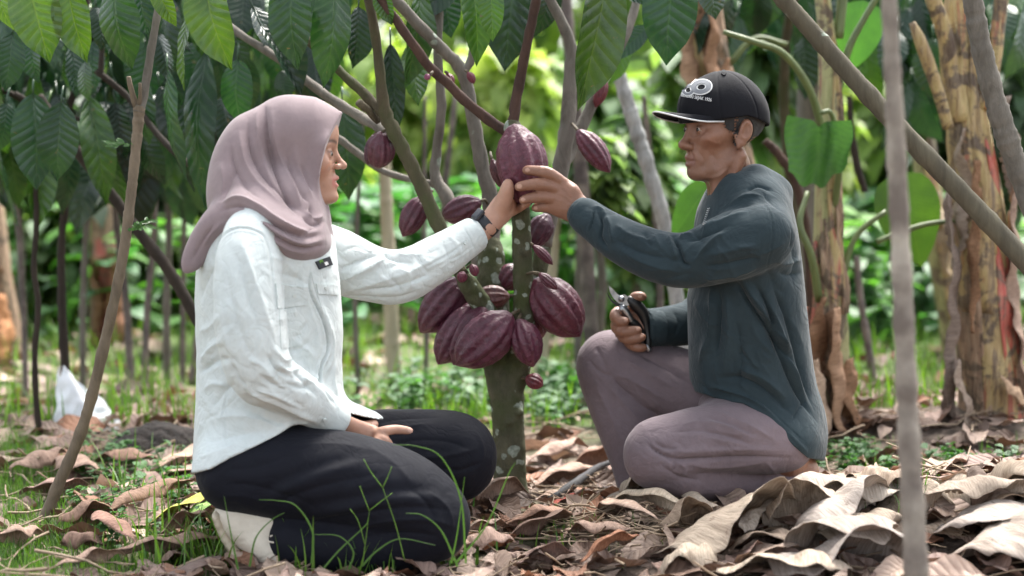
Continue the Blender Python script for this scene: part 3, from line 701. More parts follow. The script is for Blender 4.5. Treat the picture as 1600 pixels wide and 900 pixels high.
G1, G2, G3, G4, G5 = (1.9, 1.8, .8), (1, 1, 1), (.72, .85, 1.1), (3.3, 2.6, .8), (.45, .52, .62)
def hang(L, name, parent, seed, mat=None, base_up=(0, -1, .25)):
    rs = random.Random(seed); mb = MB()
    for q in L:
        bx, by, tx, ty, hw, Y, col = q[:7]; dY = q[7] if len(q) > 7 else 0; yaw = q[8]*1.5 if len(q) > 8 else rs.uniform(-.9, .9)
        up = np.array((math.sin(yaw), -math.cos(yaw), .3)); j = 1+rs.uniform(-.12, .12)
        V, F, UV = leaf_geo(P(bx, by, Y), P(tx, ty, Y+dY), mpx(hw, Y), up, rs.uniform(-.5, .5)+.15, rs.uniform(.02, .14), rs.uniform(-.05, .08), 18, 8, .016, 1, rs)
        mb.add(V, F, np.clip(np.array(col)*j, 0, 4), UV)
        d = P(tx, ty, Y+dY)-P(bx, by, Y); d /= np.linalg.norm(d); a = P(bx, by, Y)
        V, F = tube([a-d*.035+np.array((0, .01, .01)), a-d*.015, a+d*.02], [.0028, .0026, .002], 6); mb.add(V, F, np.array(col)*1.2, np.full((len(V), 2), .5))
    return mb.build(name, mat or M_LEAF, parent)
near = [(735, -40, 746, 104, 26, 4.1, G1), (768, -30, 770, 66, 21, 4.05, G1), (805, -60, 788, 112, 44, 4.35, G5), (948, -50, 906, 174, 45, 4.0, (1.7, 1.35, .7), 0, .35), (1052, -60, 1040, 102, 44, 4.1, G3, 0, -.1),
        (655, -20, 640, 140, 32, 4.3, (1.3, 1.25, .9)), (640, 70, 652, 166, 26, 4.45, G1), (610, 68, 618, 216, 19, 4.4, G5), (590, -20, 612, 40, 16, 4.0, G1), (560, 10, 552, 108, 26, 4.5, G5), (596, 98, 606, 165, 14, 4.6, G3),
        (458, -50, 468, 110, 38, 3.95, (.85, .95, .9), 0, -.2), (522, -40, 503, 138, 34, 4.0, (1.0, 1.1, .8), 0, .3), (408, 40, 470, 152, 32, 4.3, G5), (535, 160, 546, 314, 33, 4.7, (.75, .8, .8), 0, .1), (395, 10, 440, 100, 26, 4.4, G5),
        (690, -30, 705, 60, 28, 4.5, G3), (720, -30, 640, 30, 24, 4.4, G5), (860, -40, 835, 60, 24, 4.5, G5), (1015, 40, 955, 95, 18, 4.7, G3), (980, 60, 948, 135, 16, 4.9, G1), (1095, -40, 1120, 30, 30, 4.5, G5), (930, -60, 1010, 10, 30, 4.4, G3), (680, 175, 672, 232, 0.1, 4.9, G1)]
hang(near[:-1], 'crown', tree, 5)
ltree = empty('cocoa_tree', P(100, 690, 5.2), 'leafy cocoa tree with dark drooping leaves behind the headscarf at left', 'tree')
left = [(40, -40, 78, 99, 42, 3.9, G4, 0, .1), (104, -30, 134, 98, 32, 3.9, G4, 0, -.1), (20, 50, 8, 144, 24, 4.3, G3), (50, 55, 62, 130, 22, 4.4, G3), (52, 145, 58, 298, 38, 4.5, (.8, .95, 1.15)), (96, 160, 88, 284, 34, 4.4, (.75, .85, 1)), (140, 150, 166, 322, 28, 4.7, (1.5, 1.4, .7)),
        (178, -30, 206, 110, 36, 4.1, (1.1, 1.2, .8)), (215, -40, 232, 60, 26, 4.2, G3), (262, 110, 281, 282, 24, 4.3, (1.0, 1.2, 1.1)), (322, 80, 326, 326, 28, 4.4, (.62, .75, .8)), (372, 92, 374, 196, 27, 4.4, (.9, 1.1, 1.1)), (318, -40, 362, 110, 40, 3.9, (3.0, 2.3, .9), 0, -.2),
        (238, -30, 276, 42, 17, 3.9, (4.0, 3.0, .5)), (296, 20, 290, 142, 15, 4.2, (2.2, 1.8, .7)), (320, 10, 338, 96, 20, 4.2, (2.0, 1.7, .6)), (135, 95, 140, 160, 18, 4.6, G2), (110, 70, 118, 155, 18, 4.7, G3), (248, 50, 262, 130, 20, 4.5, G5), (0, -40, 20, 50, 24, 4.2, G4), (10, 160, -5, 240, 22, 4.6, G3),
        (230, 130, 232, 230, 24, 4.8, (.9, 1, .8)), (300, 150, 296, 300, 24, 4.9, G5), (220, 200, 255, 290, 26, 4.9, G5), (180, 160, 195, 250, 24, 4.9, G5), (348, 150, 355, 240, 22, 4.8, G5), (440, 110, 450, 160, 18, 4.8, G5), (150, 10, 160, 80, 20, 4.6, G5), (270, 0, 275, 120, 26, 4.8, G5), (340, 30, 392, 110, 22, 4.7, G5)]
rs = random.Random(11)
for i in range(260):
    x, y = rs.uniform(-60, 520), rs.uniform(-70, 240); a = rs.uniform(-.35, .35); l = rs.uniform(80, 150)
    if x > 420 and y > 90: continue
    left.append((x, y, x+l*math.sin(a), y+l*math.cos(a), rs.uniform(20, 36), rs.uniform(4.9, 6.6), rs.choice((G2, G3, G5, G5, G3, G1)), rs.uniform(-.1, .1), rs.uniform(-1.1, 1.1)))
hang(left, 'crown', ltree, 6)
limb('trunk', [(106, 690, 5.3, 9), (104, 640, 5.3, 8.5), (101, 560, 5.3, 7.5), (97, 470, 5.3, 7), (96, 380, 5.3, 6), (102, 310, 5.3, 6), (100, 200, 5.2, 6), (140, 60, 5.2, 6), (120, -60, 5.2, 6)], M_DARKB, ltree)
limb('branch', [(101, 250, 5.2, 5), (40, 160, 5.1, 5), (-60, 120, 5.0, 4)], M_DARKB, ltree)
limb('branch', [(24, 145, 4.8, 3), (80, 175, 4.8, 3.5), (140, 190, 5.0, 4), (165, 200, 5.2, 5)], M_DARKB, ltree)
limb('branch', [(150, 110, 4.8, 5), (175, 130, 4.8, 5), (205, 158, 4.8, 5), (260, 225, 4.7, 5), (310, 268, 4.6, 5)], M_DARKB, ltree)
limb('branch', [(160, 60, 4.8, 4), (158, 110, 4.8, 4.5), (166, 125, 4.8, 5)], M_DARKB, ltree)
sap = empty('sapling', P(66, 712, 4.9), 'thin dark wavy sapling stem standing in the leaf litter at far left', 'sapling')
limb('stem', [(66, 712, 4.95, 5.5), (58, 640, 4.95, 5), (54, 560, 4.95, 4.8), (60, 480, 4.95, 4.6), (53, 420, 4.95, 4.5), (57, 350, 4.95, 4.5), (56, 290, 4.95, 4), (60, 200, 4.95, 4)], M_DARKB, sap)

rtree = empty('cocoa_tree', P(1246, 640, 5.9), 'cocoa tree behind the black cap whose dark leaves fill the upper right', 'tree')
limb('trunk', [(1246, 648, 5.9, 11), (1248, 500, 5.9, 10), (1240, 330, 5.9, 9), (1225, 150, 5.9, 8), (1240, 0, 5.8, 7), (1300, -80, 5.6, 6)], M_STEM, rtree)
rl = []; rs = random.Random(23)
for i in range(95):
    x = rs.uniform(1110, 1640); y = rs.uniform(-70, 60) if 1180 < x < 1420 else rs.uniform(-70, 30)
    if rs.random() < .25: x, y = rs.uniform(1330, 1480), rs.uniform(-20, 130)
    a = rs.uniform(-.4, .4); l = rs.uniform(70, 120); rl.append((x, y, x+l*math.sin(a), y+l*math.cos(a), rs.uniform(18, 30), rs.uniform(5.5, 6.6), rs.choice((G2, G3, G5, G3, G1)), rs.uniform(-.1, .1), rs.uniform(-.8, .8)))
hang(rl, 'crown', rtree, 8)
# ---------------------------------------------------------------- ground
def gz(x, y):
    """height of the ground"""
    x = np.asarray(x, float); y = np.asarray(y, float)
    z = .018*np.sin(x*1.7+y*.9+1)+.014*np.sin(x*3.1-y*2.3)+.008*np.sin(x*7+y*5)+.005*np.sin(x*13-y*11)
    far = np.clip((y-5.2)/6, 0, 1); z = z*(1+2*far)
    z = z + .05*np.exp(-((x+1.1)**2/.10+(y-5.0)**2/.16))            # soil mound behind the scarf wearer
    z = z + .10*np.exp(-((x-1.05)**2/.7+(y-3.9)**2/.10)) + .035*np.exp(-((x-.9)**2/.9+(y-3.55)**2/.12))*1.0   # heap under the dry banana leaves
    z = z + .16*np.exp(-((x-1.9)**2/.5+(y-5.15)**2/.08)) + .06*np.exp(-((x-1.0)**2/.25+(y-4.95)**2/.10))
    flat = np.exp(-((x+.45)**2/.25+(y-3.6)**2/.18)) + np.exp(-((x-.35)**2/.2+(y-4.1)**2/.06))
    z = z*(1-np.clip(flat, 0, 1)*.92) + .9*np.clip((y-60)/200, 0, 1)
    return z
gx = np.concatenate([np.linspace(-160, -8, 24), np.linspace(-7.5, -3.1, 24), np.linspace(-3, 3, 170), np.linspace(3.1, 7.5, 24), np.linspace(8, 160, 24)])
gy = np.concatenate([np.linspace(-30, 1.5, 12), np.linspace(1.6, 7, 170), np.linspace(7.1, 16, 60), np.linspace(17, 300, 30)])
X, Y_ = np.meshgrid(gx, gy, indexing='ij'); Z = gz(X, Y_)
nx, ny = len(gx), len(gy); ii = np.arange(nx*ny).reshape(nx, ny)
Fq = np.stack([ii[:-1, :-1], ii[1:, :-1], ii[1:, 1:], ii[:-1, 1:]], -1).reshape(-1, 4)
def ground_mat():
    m, nt, b = mat_new('forest_soil'); v = coords(nt); f = noise_t(nt, v, 1.1, 6, .6); f2 = noise_t(nt, v, 14, 8, .75); f3 = noise_t(nt, v, 90, 6, .8)
    soil = ramp(nt, f3, [(.3, (.035, .024, .018)), (.7, (.13, .095, .07))]); tan = ramp(nt, f2, [(.35, (.15, .105, .08)), (.7, (.30, .23, .18))])
    gr = ramp(nt, f3, [(.3, (.05, .085, .02)), (.7, (.13, .19, .05))])
    c = mixc(nt, ramp(nt, f2, [(.42, (0, 0, 0)), (.58, (1, 1, 1))]), soil, tan)
    geo = N(nt, 'ShaderNodeNewGeometry'); sx = N(nt, 'ShaderNodeSeparateXYZ'); nt.links.new(geo.outputs['Position'], sx.inputs[0])
    mr = N(nt, 'ShaderNodeMapRange'); mr.inputs[1].default_value = 5.2; mr.inputs[2].default_value = 8.5; nt.links.new(sx.outputs[1], mr.inputs[0])
    add = N(nt, 'ShaderNodeMath', operation='MULTIPLY_ADD'); nt.links.new(mr.outputs[0], add.inputs[0]); add.inputs[1].default_value = .22; nt.links.new(f, add.inputs[2])
    c = mixc(nt, ramp(nt, add.outputs[0], [(.53, (0, 0, 0)), (.66, (1, 1, 1))]), c, gr)
    nt.links.new(c, b.inputs['Base Color']); b.inputs['Roughness'].default_value = .95
    b1 = bump(nt, b, f2, .8, .03); bump(nt, b, f3, .7, .01, b1); return m
g_ = mkobj('ground', np.stack([X, Y_, Z], -1).reshape(-1, 3), Fq, ground_mat()); tag(g_, None, None, None, 'structure')
def GP(px, py, dz=0):
    p = ground_at(px, py)
    for _ in range(4):
        h = float(gz(p[0], p[1])); v = (450-py)/FPX; t = (CZ-h)/(sp - v*cp); p = np.array(((px-800)/FPX*t, (cp+v*sp)*t, h))
    return p + np.array((0, 0, dz))

# ---------------------------------------------------------------- leaf litter that nobody could count
def scatter(mesh_list, n, place, name, mat, kind='stuff', seed=0, cols=((1, 1, 1),)):
    """bake many small copies into one mesh"""
    rs = np.random.RandomState(seed); VV, FF, UU, CC = [], [], [], []; off = 0
    for i in range(n):
        V, F, U = mesh_list[rs.randint(len(mesh_list))]; t = place(rs)
        if t is None: continue
        p, rz, rx, ry, s = t
        c, s_ = math.cos(rz), math.sin(rz); A = np.array(((c, -s_, 0), (s_, c, 0), (0, 0, 1.)))
        cx_, sx_ = math.cos(rx), math.sin(rx); Bx = np.array(((1, 0, 0), (0, cx_, -sx_), (0, sx_, cx_)))
        cy2, sy2 = math.cos(ry), math.sin(ry); By = np.array(((cy2, 0, sy2), (0, 1, 0), (-sy2, 0, cy2)))
        VV.append((V*s)@(A@Bx@By).T+p); FF.append(F+off); off += len(V); UU.append(U); k = cols[rs.randint(len(cols))]; CC.append(np.tile(np.array(k)*rs.uniform(.8, 1.2), (len(V), 1)))
    o = mkobj(name, np.vstack(VV), np.vstack(FF), mat, None, True, np.vstack(CC).astype(np.float32), np.vstack(UU)); 
    if kind: tag(o, kind=kind)
    return o
rs_ = random.Random(3)
def dry_leaf(seed, nl=8, nw=4, fold=.5, wav=.05):
    r = random.Random(seed); V, F, U = leaf_geo((0, -.5, 0), (0, .5, 0), .22+.06*r.random(), (0, 0, 1), r.uniform(-fold, fold), r.uniform(-.12, .18), r.uniform(-.15, .15), nl, nw, wav, .8, r, .8)
    return V, np.array(F), U
DL = [dry_leaf(i) for i in range(10)]
DRY = ((1.2, 1.2, 1.2), (1.5, 1.5, 1.5), (.7, .6, .55), (1.25, .85, .65), (1.1, 1.05, 1.1), (.5, .42, .38), (1.8, 1.8, 1.85), (1.3, 1.2, 1.25))
def keep_out(x, y): return (-.85 < x < .0 and 3.4 < y < 3.75)
def pl(rs):
    y = 2.9 + 3.4*rs.rand()**1.3; x = rs.uniform(-.40, .40)*y*1.05
    if y < 3.6 and x < -.75 and rs.rand() < .65: return None
    if y > 5.0 and rs.rand() < .35: return None
    if x < -.27*y and y < 4.6 and rs.rand() < .8: return None
    if abs(x+1.12) < .17 and abs(y-4.98) < .16: return None
    if -.5 < x < .3 and y > 4.4 and rs.rand() < .3: return None
    s = rs.uniform(.07, .19); return np.array((x, y, float(gz(x, y))+.008+.02*rs.rand())), rs.rand()*6.28, rs.uniform(-.4, .4), rs.uniform(-.5, .5), s
scatter(DL, 2300, pl, 'leaf_litter', M_LEAFD, seed=4, cols=DRY)
def plf(rs):
    y = 6 + 9*rs.rand(); x = rs.uniform(-.42, .42)*y; s = rs.uniform(.12, .26); return np.array((x, y, float(gz(x, y))+.015)), rs.rand()*6.28, rs.uniform(-.4, .4), rs.uniform(-.4, .4), s
scatter(DL, 1100, plf, 'distant_leaf_litter', M_LEAFD, seed=5, cols=DRY)
# twigs and fibres
def fib(seed):
    r = random.Random(seed); n = 6; pts = np.cumsum(np.array([(0, 1./n, 0)]*n)+np.array([(r.gauss(0, .05), 0, r.gauss(0, .03)) for _ in range(n)]), 0); pts -= pts.mean(0)
    V, F = tube(pts, np.linspace(.012, .006, n), 4, False); return V, np.array(F), np.zeros((len(V), 2))
FB = [fib(i) for i in range(8)]
def plt_(rs):
    y = 3.2 + 2.6*rs.rand(); x = rs.uniform(-.36, .36)*y; return np.array((x, y, float(gz(x, y))+.02+.02*rs.rand())), rs.rand()*6.28, rs.uniform(-.3, .3), 0, rs.uniform(.08, .32)
M_TWIG = simple('dry_twig', (.34, .26, .18), .8, (.20, .14, .09))
scatter(FB, 650, plt_, 'twigs', M_TWIG, seed=6)
def pn(rs):
    p = GP(rs.uniform(850, 1060), rs.uniform(770, 875)); return p+np.array((0, 0, .03+.02*rs.rand())), rs.normal()*.7+1.2, rs.uniform(-.4, .4), 0, rs.uniform(.07, .22)
scatter(FB, 170, pn, 'dry_fibres', M_TWIG, seed=7)

# ---------------------------------------------------------------- grass
M_GRASS = leaf_mat('grass_blade', (.10, .20, .035), (.07, .15, .03), (.12, .22, .05), .5, .35, 2, (1.2, 1.4, .5), .1)
def blade(seed, n=6):
    r = random.Random(seed); b = r.uniform(.2, .9); pts = []; V = []; U = []
    for i in range(n+1):
        t = i/n; w = .022*(1-t**1.6)+.0012; x = b*t*t*.6; z = t*(1-.25*b*t)
        V += [(-w, x, z), (w, x, z)]; U += [(0, t), (1, t)]
    return np.array(V), np.array([(2*i, 2*i+1, 2*i+3, 2*i+2) for i in range(n)]), np.array(U)
GB = [blade(i) for i in range(8)]
def grass(zone, n, hr, name, seed, cols=((1, 1, 1), (1.3, 1.2, .8), (.8, .9, .9), (1.6, 1.5, .9))):
    def pg(rs):
        for _ in range(20):
            px, py = zone(rs); 
            if py is not None: break
        p = GP(px, py, -.005); return p, rs.rand()*6.28, rs.normal()*.15, 0, rs.uniform(*hr)
    return scatter(GB, n, pg, name, M_GRASS, seed=seed, cols=cols)
def tuft(cx, cy2, r, ry): return lambda rs: (cx+rs.normal()*r, cy2+rs.normal()*ry)
def multi(L):
    def f(rs):
        c = L[rs.randint(len(L))]; return (c[0]+rs.normal()*c[2], min(c[1]+rs.normal()*c[3], 930))
    return f
grass(multi([(30, 800, 60, 60), (60, 860, 80, 30), (20, 730, 40, 30), (50, 760, 50, 40), (170, 890, 60, 20), (20, 690, 30, 25), (110, 830, 40, 20), (10, 880, 40, 20), (10, 770, 30, 50), (20, 800, 60, 60), (60, 720, 50, 20)]), 6000, (.02, .075), 'grass', 11)
grass(multi([(440, 878, 60, 8), (600, 888, 90, 8), (700, 850, 20, 14), (560, 900, 80, 8), (260, 880, 40, 20), (220, 780, 40, 30), (330, 885, 20, 10)]), 520, (.04, .17), 'grass', 12)
grass(multi([(1480, 760, 60, 10), (1390, 730, 30, 18), (1500, 730, 80, 14), (1380, 770, 20, 12), (880, 860, 60, 20), (1180, 560, 10, 10)]), 600, (.03, .10), 'grass', 13)
def pgm(rs):
    y = 5.2 + 9*rs.rand()**1.4; x = rs.uniform(-.42, .42)*y
    if rs.rand() < .3: x = x*2.2
    if y < 6.0 and .0 < x < 1.2: 
        if rs.rand() < .5: return None
    return np.array((x, y, float(gz(x, y))-.005)), rs.rand()*6.28, rs.normal()*.2, 0, rs.uniform(.05, .17)*(1+.05*y)
scatter(GB, 13000, pgm, 'distant_grass', M_GRASS, seed=14, cols=((1, 1, 1), (1.4, 1.3, .8), (1.9, 1.7, .9)))
# small broad-leaved weeds
def sprig(seed):
    r = random.Random(seed); VV, FF, UU = [], [], []; o = 0
    for i in range(14):
        a = r.uniform(0, 6.28); z = r.uniform(.15, 1); d = np.array((math.cos(a), math.sin(a), r.uniform(-.2, .35))); b = np.array((r.gauss(0, .12), r.gauss(0, .12), z))
        V, F, U = leaf_geo(b, b+d*r.uniform(.25, .45), .10+.06*r.random(), (0, 0, 1), .2, .1, .1, 4, 2, .02, 1, r); VV.append(V); FF.append(np.array(F)+o); UU.append(U); o += len(V)
    V, F = tube([(0, 0, 0), (.03, 0, .5), (0, .02, 1)], .018, 4, False); VV.append(V); FF.append(np.array(F)+o); UU.append(np.full((len(V), 2), .5))
    return np.vstack(VV), np.vstack(FF), np.vstack(UU)
SP = [sprig(i) for i in range(6)]
M_HERB = leaf_mat('herb_leaf', (.085, .20, .055), (.05, .13, .045), (.14, .26, .08), .5, .4, 5, (1.2, 1.5, .6), .3)
def psp(rs):
    q = [(880, 640, 45, 16), (1500, 745, 60, 10), (240, 740, 60, 20), (1330, 730, 20, 20), (700, 640, 80, 14), (200, 800, 60, 30)][rs.randint(6)]
    p = GP(q[0]+rs.normal()*q[2], q[1]+rs.normal()*q[3]); return p, rs.rand()*6.28, rs.normal()*.2, rs.normal()*.2, rs.uniform(.03, .08)*(1 if q[1] > 700 else 2)
scatter(SP, 330, psp, 'weeds', M_HERB, seed=15)
def psf(rs):
    y = 7.5 + 12*rs.rand()**1.2; x = rs.uniform(-.45, .45)*y
    if rs.rand() < .35: x = x*2.4
    if x/y < .02 and y < 9 and rs.rand() < .7: return None
    if y < 8.5 and rs.rand() < .5: return None
    return np.array((x, y, float(gz(x, y)))), rs.rand()*6.28, rs.normal()*.15, rs.normal()*.15, rs.uniform(.25, .8)
scatter(SP, 2300, psf, 'undergrowth', M_HERB, seed=16, cols=((1, 1, 1), (1.3, 1.3, .9), (.8, 1, 1.1), (1.7, 1.6, .8)))

# ---------------------------------------------------------------- trees and shrubs behind
def crown_mesh(c, r, n, size, seed, cols, hang_=.6, holes=True):
    rs = np.random.RandomState(seed); r = np.array(r); base = [leaf_geo((0, 0, 0), (0, 1, 0), .24, (0, 0, 1), .2, .1, .15, 4, 2, .02, 1, random.Random(k)) for k in range(4)]
    cl = rs.normal(size=(14, 3)); cl /= np.linalg.norm(cl, axis=1)[:, None]; cl *= rs.uniform(.3, 1, (14, 1))
    VV, FF, UU, CC = [], [], [], []; o = 0
    for i in range(n):
        k = rs.randint(14); p = cl[k] + rs.normal(size=3)*.26
        if np.linalg.norm(p) > 1.25: continue
        V, F, U = base[rs.randint(4)]; s = size*rs.uniform(.7, 1.3); a = rs.rand()*6.28; tl = -hang_ + rs.normal()*.4
        ca, sa = math.cos(a), math.sin(a); ct, st = math.cos(tl), math.sin(tl)
        M = np.array(((ca, -sa, 0), (sa, ca, 0), (0, 0, 1)))@np.array(((1, 0, 0), (0, ct, -st), (0, st, ct)))
        VV.append((V*s)@M.T + c + p*r); FF.append(np.array(F)+o); UU.append(U); o += len(V)
        CC.append(np.tile(np.array(cols[(k+rs.randint(2)) % len(cols)])*rs.uniform(.75, 1.25), (len(V), 1)))
    return np.vstack(VV), np.vstack(FF), np.vstack(UU), np.vstack(CC).astype(np.float32)
M_BG = leaf_mat('sun_brightened_foliage', (.17, .255, .095), (.115, .185, .075), (.2, .28, .12), .5, .5, 6, (1.15, 1.25, .7), .3)  # leaf colour raised, so the background's sunlight is partly in the tone
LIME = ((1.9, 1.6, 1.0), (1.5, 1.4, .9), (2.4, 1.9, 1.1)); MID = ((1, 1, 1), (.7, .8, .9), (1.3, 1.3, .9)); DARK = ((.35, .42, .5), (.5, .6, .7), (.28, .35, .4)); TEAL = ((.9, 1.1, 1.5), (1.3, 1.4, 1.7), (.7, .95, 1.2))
def bush(px, top, bot, wpx, Y, n, size, cols, label, name='shrub', cat='shrub', group='shrubs in the sunny background', seed=0, stem=True, gpy=None):
    a, b = P(px, top, Y), P(px, bot, Y); c = (a+b)/2; r = (mpx(wpx, Y), mpx(wpx, Y)*.8, abs(a[2]-b[2])/2)
    g = float(gz(c[0], Y)); root = empty(name, (c[0], Y, g), label, cat, group)
    V, F, U, Cc = crown_mesh(c, r, n, size, seed, cols); mkobj('crown', V, F, M_BG, root, True, Cc, U)
    if stem:
        v_, f_ = tube([(c[0], Y, g-.02), (c[0]+.03, Y, (g+c[2])/2), (c[0], Y, c[2])], [.022, .018, .012], 8); mkobj('trunk', v_, f_, M_GREYB, root)
    return root
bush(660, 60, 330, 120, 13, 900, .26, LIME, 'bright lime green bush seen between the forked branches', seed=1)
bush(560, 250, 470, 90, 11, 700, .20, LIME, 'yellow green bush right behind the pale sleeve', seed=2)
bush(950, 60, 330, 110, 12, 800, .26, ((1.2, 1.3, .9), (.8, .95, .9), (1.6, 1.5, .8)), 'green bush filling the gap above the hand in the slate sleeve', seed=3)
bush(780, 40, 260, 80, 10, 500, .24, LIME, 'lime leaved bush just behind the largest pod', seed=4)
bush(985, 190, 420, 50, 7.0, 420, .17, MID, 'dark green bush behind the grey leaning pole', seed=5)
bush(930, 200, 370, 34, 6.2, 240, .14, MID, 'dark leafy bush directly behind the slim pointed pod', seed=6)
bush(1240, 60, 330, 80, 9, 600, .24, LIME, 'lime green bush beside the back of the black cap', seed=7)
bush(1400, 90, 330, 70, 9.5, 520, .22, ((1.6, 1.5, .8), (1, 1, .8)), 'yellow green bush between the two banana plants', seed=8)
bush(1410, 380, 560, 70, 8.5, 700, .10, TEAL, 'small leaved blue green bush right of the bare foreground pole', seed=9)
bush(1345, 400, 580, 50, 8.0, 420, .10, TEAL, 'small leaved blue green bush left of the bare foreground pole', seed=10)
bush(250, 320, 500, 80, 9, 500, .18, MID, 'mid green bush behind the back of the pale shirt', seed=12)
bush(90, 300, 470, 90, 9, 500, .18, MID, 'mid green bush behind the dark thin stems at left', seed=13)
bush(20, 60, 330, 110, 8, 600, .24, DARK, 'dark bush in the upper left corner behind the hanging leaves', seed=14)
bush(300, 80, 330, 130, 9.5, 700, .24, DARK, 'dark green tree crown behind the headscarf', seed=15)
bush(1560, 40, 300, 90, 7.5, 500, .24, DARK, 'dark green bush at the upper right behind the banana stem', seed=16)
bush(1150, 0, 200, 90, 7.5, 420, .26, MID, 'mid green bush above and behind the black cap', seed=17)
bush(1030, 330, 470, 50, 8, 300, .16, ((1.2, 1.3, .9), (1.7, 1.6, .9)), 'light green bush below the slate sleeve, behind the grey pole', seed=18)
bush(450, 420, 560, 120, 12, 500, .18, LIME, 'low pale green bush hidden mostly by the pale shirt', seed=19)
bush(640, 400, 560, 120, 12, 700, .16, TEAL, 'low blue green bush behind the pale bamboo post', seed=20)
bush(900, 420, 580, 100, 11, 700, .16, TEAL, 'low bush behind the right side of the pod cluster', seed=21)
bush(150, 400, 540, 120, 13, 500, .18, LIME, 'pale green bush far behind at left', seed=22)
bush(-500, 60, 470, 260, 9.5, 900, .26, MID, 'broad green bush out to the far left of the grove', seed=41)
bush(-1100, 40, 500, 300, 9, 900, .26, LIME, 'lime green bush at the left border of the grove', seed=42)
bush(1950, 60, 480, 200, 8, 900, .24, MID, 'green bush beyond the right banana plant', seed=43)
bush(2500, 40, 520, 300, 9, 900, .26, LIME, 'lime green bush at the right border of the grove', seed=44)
def farw(rs):
    y = rs.uniform(20, 42); x = rs.uniform(-.5, .5)*y
    if rs.rand() < .4: x = x*2.6
    z = rs.uniform(0, 1)**.8*(.20*y+1.5); return np.array((x, y, z)), rs.rand()*6.28, rs.uniform(-1, .4), 0, rs.uniform(.5, .95)
fl = [leaf_geo((0, -.5, 0), (0, .5, 0), .25, (0, 0, 1), .2, .1, .1, 3, 2, .02, 1, random.Random(k)) for k in range(4)]; fl = [(a, np.array(b), c) for a, b, c in fl]
scatter(fl, 20000, farw, 'distant_wood', M_BG, seed=30, cols=LIME+MID+((2.4, 2.1, 1.3), (2.2, 2.1, 1.6)))
# unseen canopy, added overhead to keep the two people in shade
can = empty('added_shade_tree', (1.18, 6.6, 0), 'added tall tree whose unseen canopy shades the scene from above', 'tree')
rsn = np.random.RandomState(9); VV, FF, UU, CC = [], [], [], []; o_ = 0
def canopy(rs):
    x, y = rs.uniform(-4.2, 4.2), rs.uniform(-1.5, 5.6); z = 3.1 + .35*math.sin(x*1.7)*math.cos(y*1.3) + rs.uniform(-.3, .4)
    return np.array((x, y, z)), rs.rand()*6.28, rs.uniform(-.9, .3), rs.uniform(-.4, .4), rs.uniform(.22, .36)
cn = scatter(fl, NCAN, canopy, 'crown', M_LEAF, None, seed=31, cols=(G1, G2, G3))
w_ = cn.location.copy(); cn.parent = can; cn.location = w_ - can.location
limb_pts = [(1.18, 6.6, -.05), (1.2, 6.55, 1.2), (1.1, 6.4, 2.3), (.6, 5.6, 3.1), (.1, 3.6, 3.3), (0, 1.5, 3.2)]
v_, f_ = tube(catmull(limb_pts, 5), np.linspace(.055, .03, 26), 10); 
mkobj('trunk', v_, f_, M_GREYB, can)
# ---------------------------------------------------------------- banana plants, poles, fallen leaves
def stripe_mat(name, stops, rough=.6, scale=(14, 14, 1.2), bs=.5, extra=None, seed=0):
    m, nt, b = mat_new(name); v = coords(nt, scale); f = noise_t(nt, v, 2.2, 5, .6, .3); f2 = noise_t(nt, coords(nt, (60, 60, 4)), 2, 4, .7); f3 = noise_t(nt, coords(nt), 11, 6, .7, .8)
    c = ramp(nt, f, stops); c = mixc(nt, ramp(nt, f3, [(.50, (0, 0, 0)), (.58, (1, 1, 1))]), c, extra or (.05, .025, .015))
    c = mixc(nt, .25, c, ramp(nt, f2, [(.35, tuple(x*.45 for x in stops[0][1])), (.65, (.62, .52, .36))]), 'MIX')
    nt.links.new(c, b.inputs['Base Color']); b.inputs['Roughness'].default_value = rough; b1 = bump(nt, b, f2, bs, .006); bump(nt, b, f3, .3, .01, b1); return m
M_BANA = stripe_mat('banana_sheath', [(.34, (.10, .055, .03)), (.44, (.34, .23, .09)), (.56, (.44, .34, .13)), (.66, (.36, .06, .04))])
M_BANG = stripe_mat('green_banana_sheath', [(.34, (.12, .10, .04)), (.46, (.30, .32, .12)), (.6, (.38, .36, .16)), (.7, (.22, .06, .04))])
M_BANR = stripe_mat('red_banana_sheath', [(.3, (.30, .035, .025)), (.5, (.48, .06, .045)), (.7, (.30, .10, .05))], .45)
M_BANB = stripe_mat('brown_dry_sheath', [(.34, (.09, .05, .035)), (.48, (.27, .16, .10)), (.62, (.40, .27, .18)), (.72, (.16, .09, .06))], .8)
M_BLEAF = leaf_mat('banana_leaf', (.075, .17, .05), (.05, .12, .045), (.13, .24, .08), .42, .4, 26, (1.2, 1.45, .5), .25)
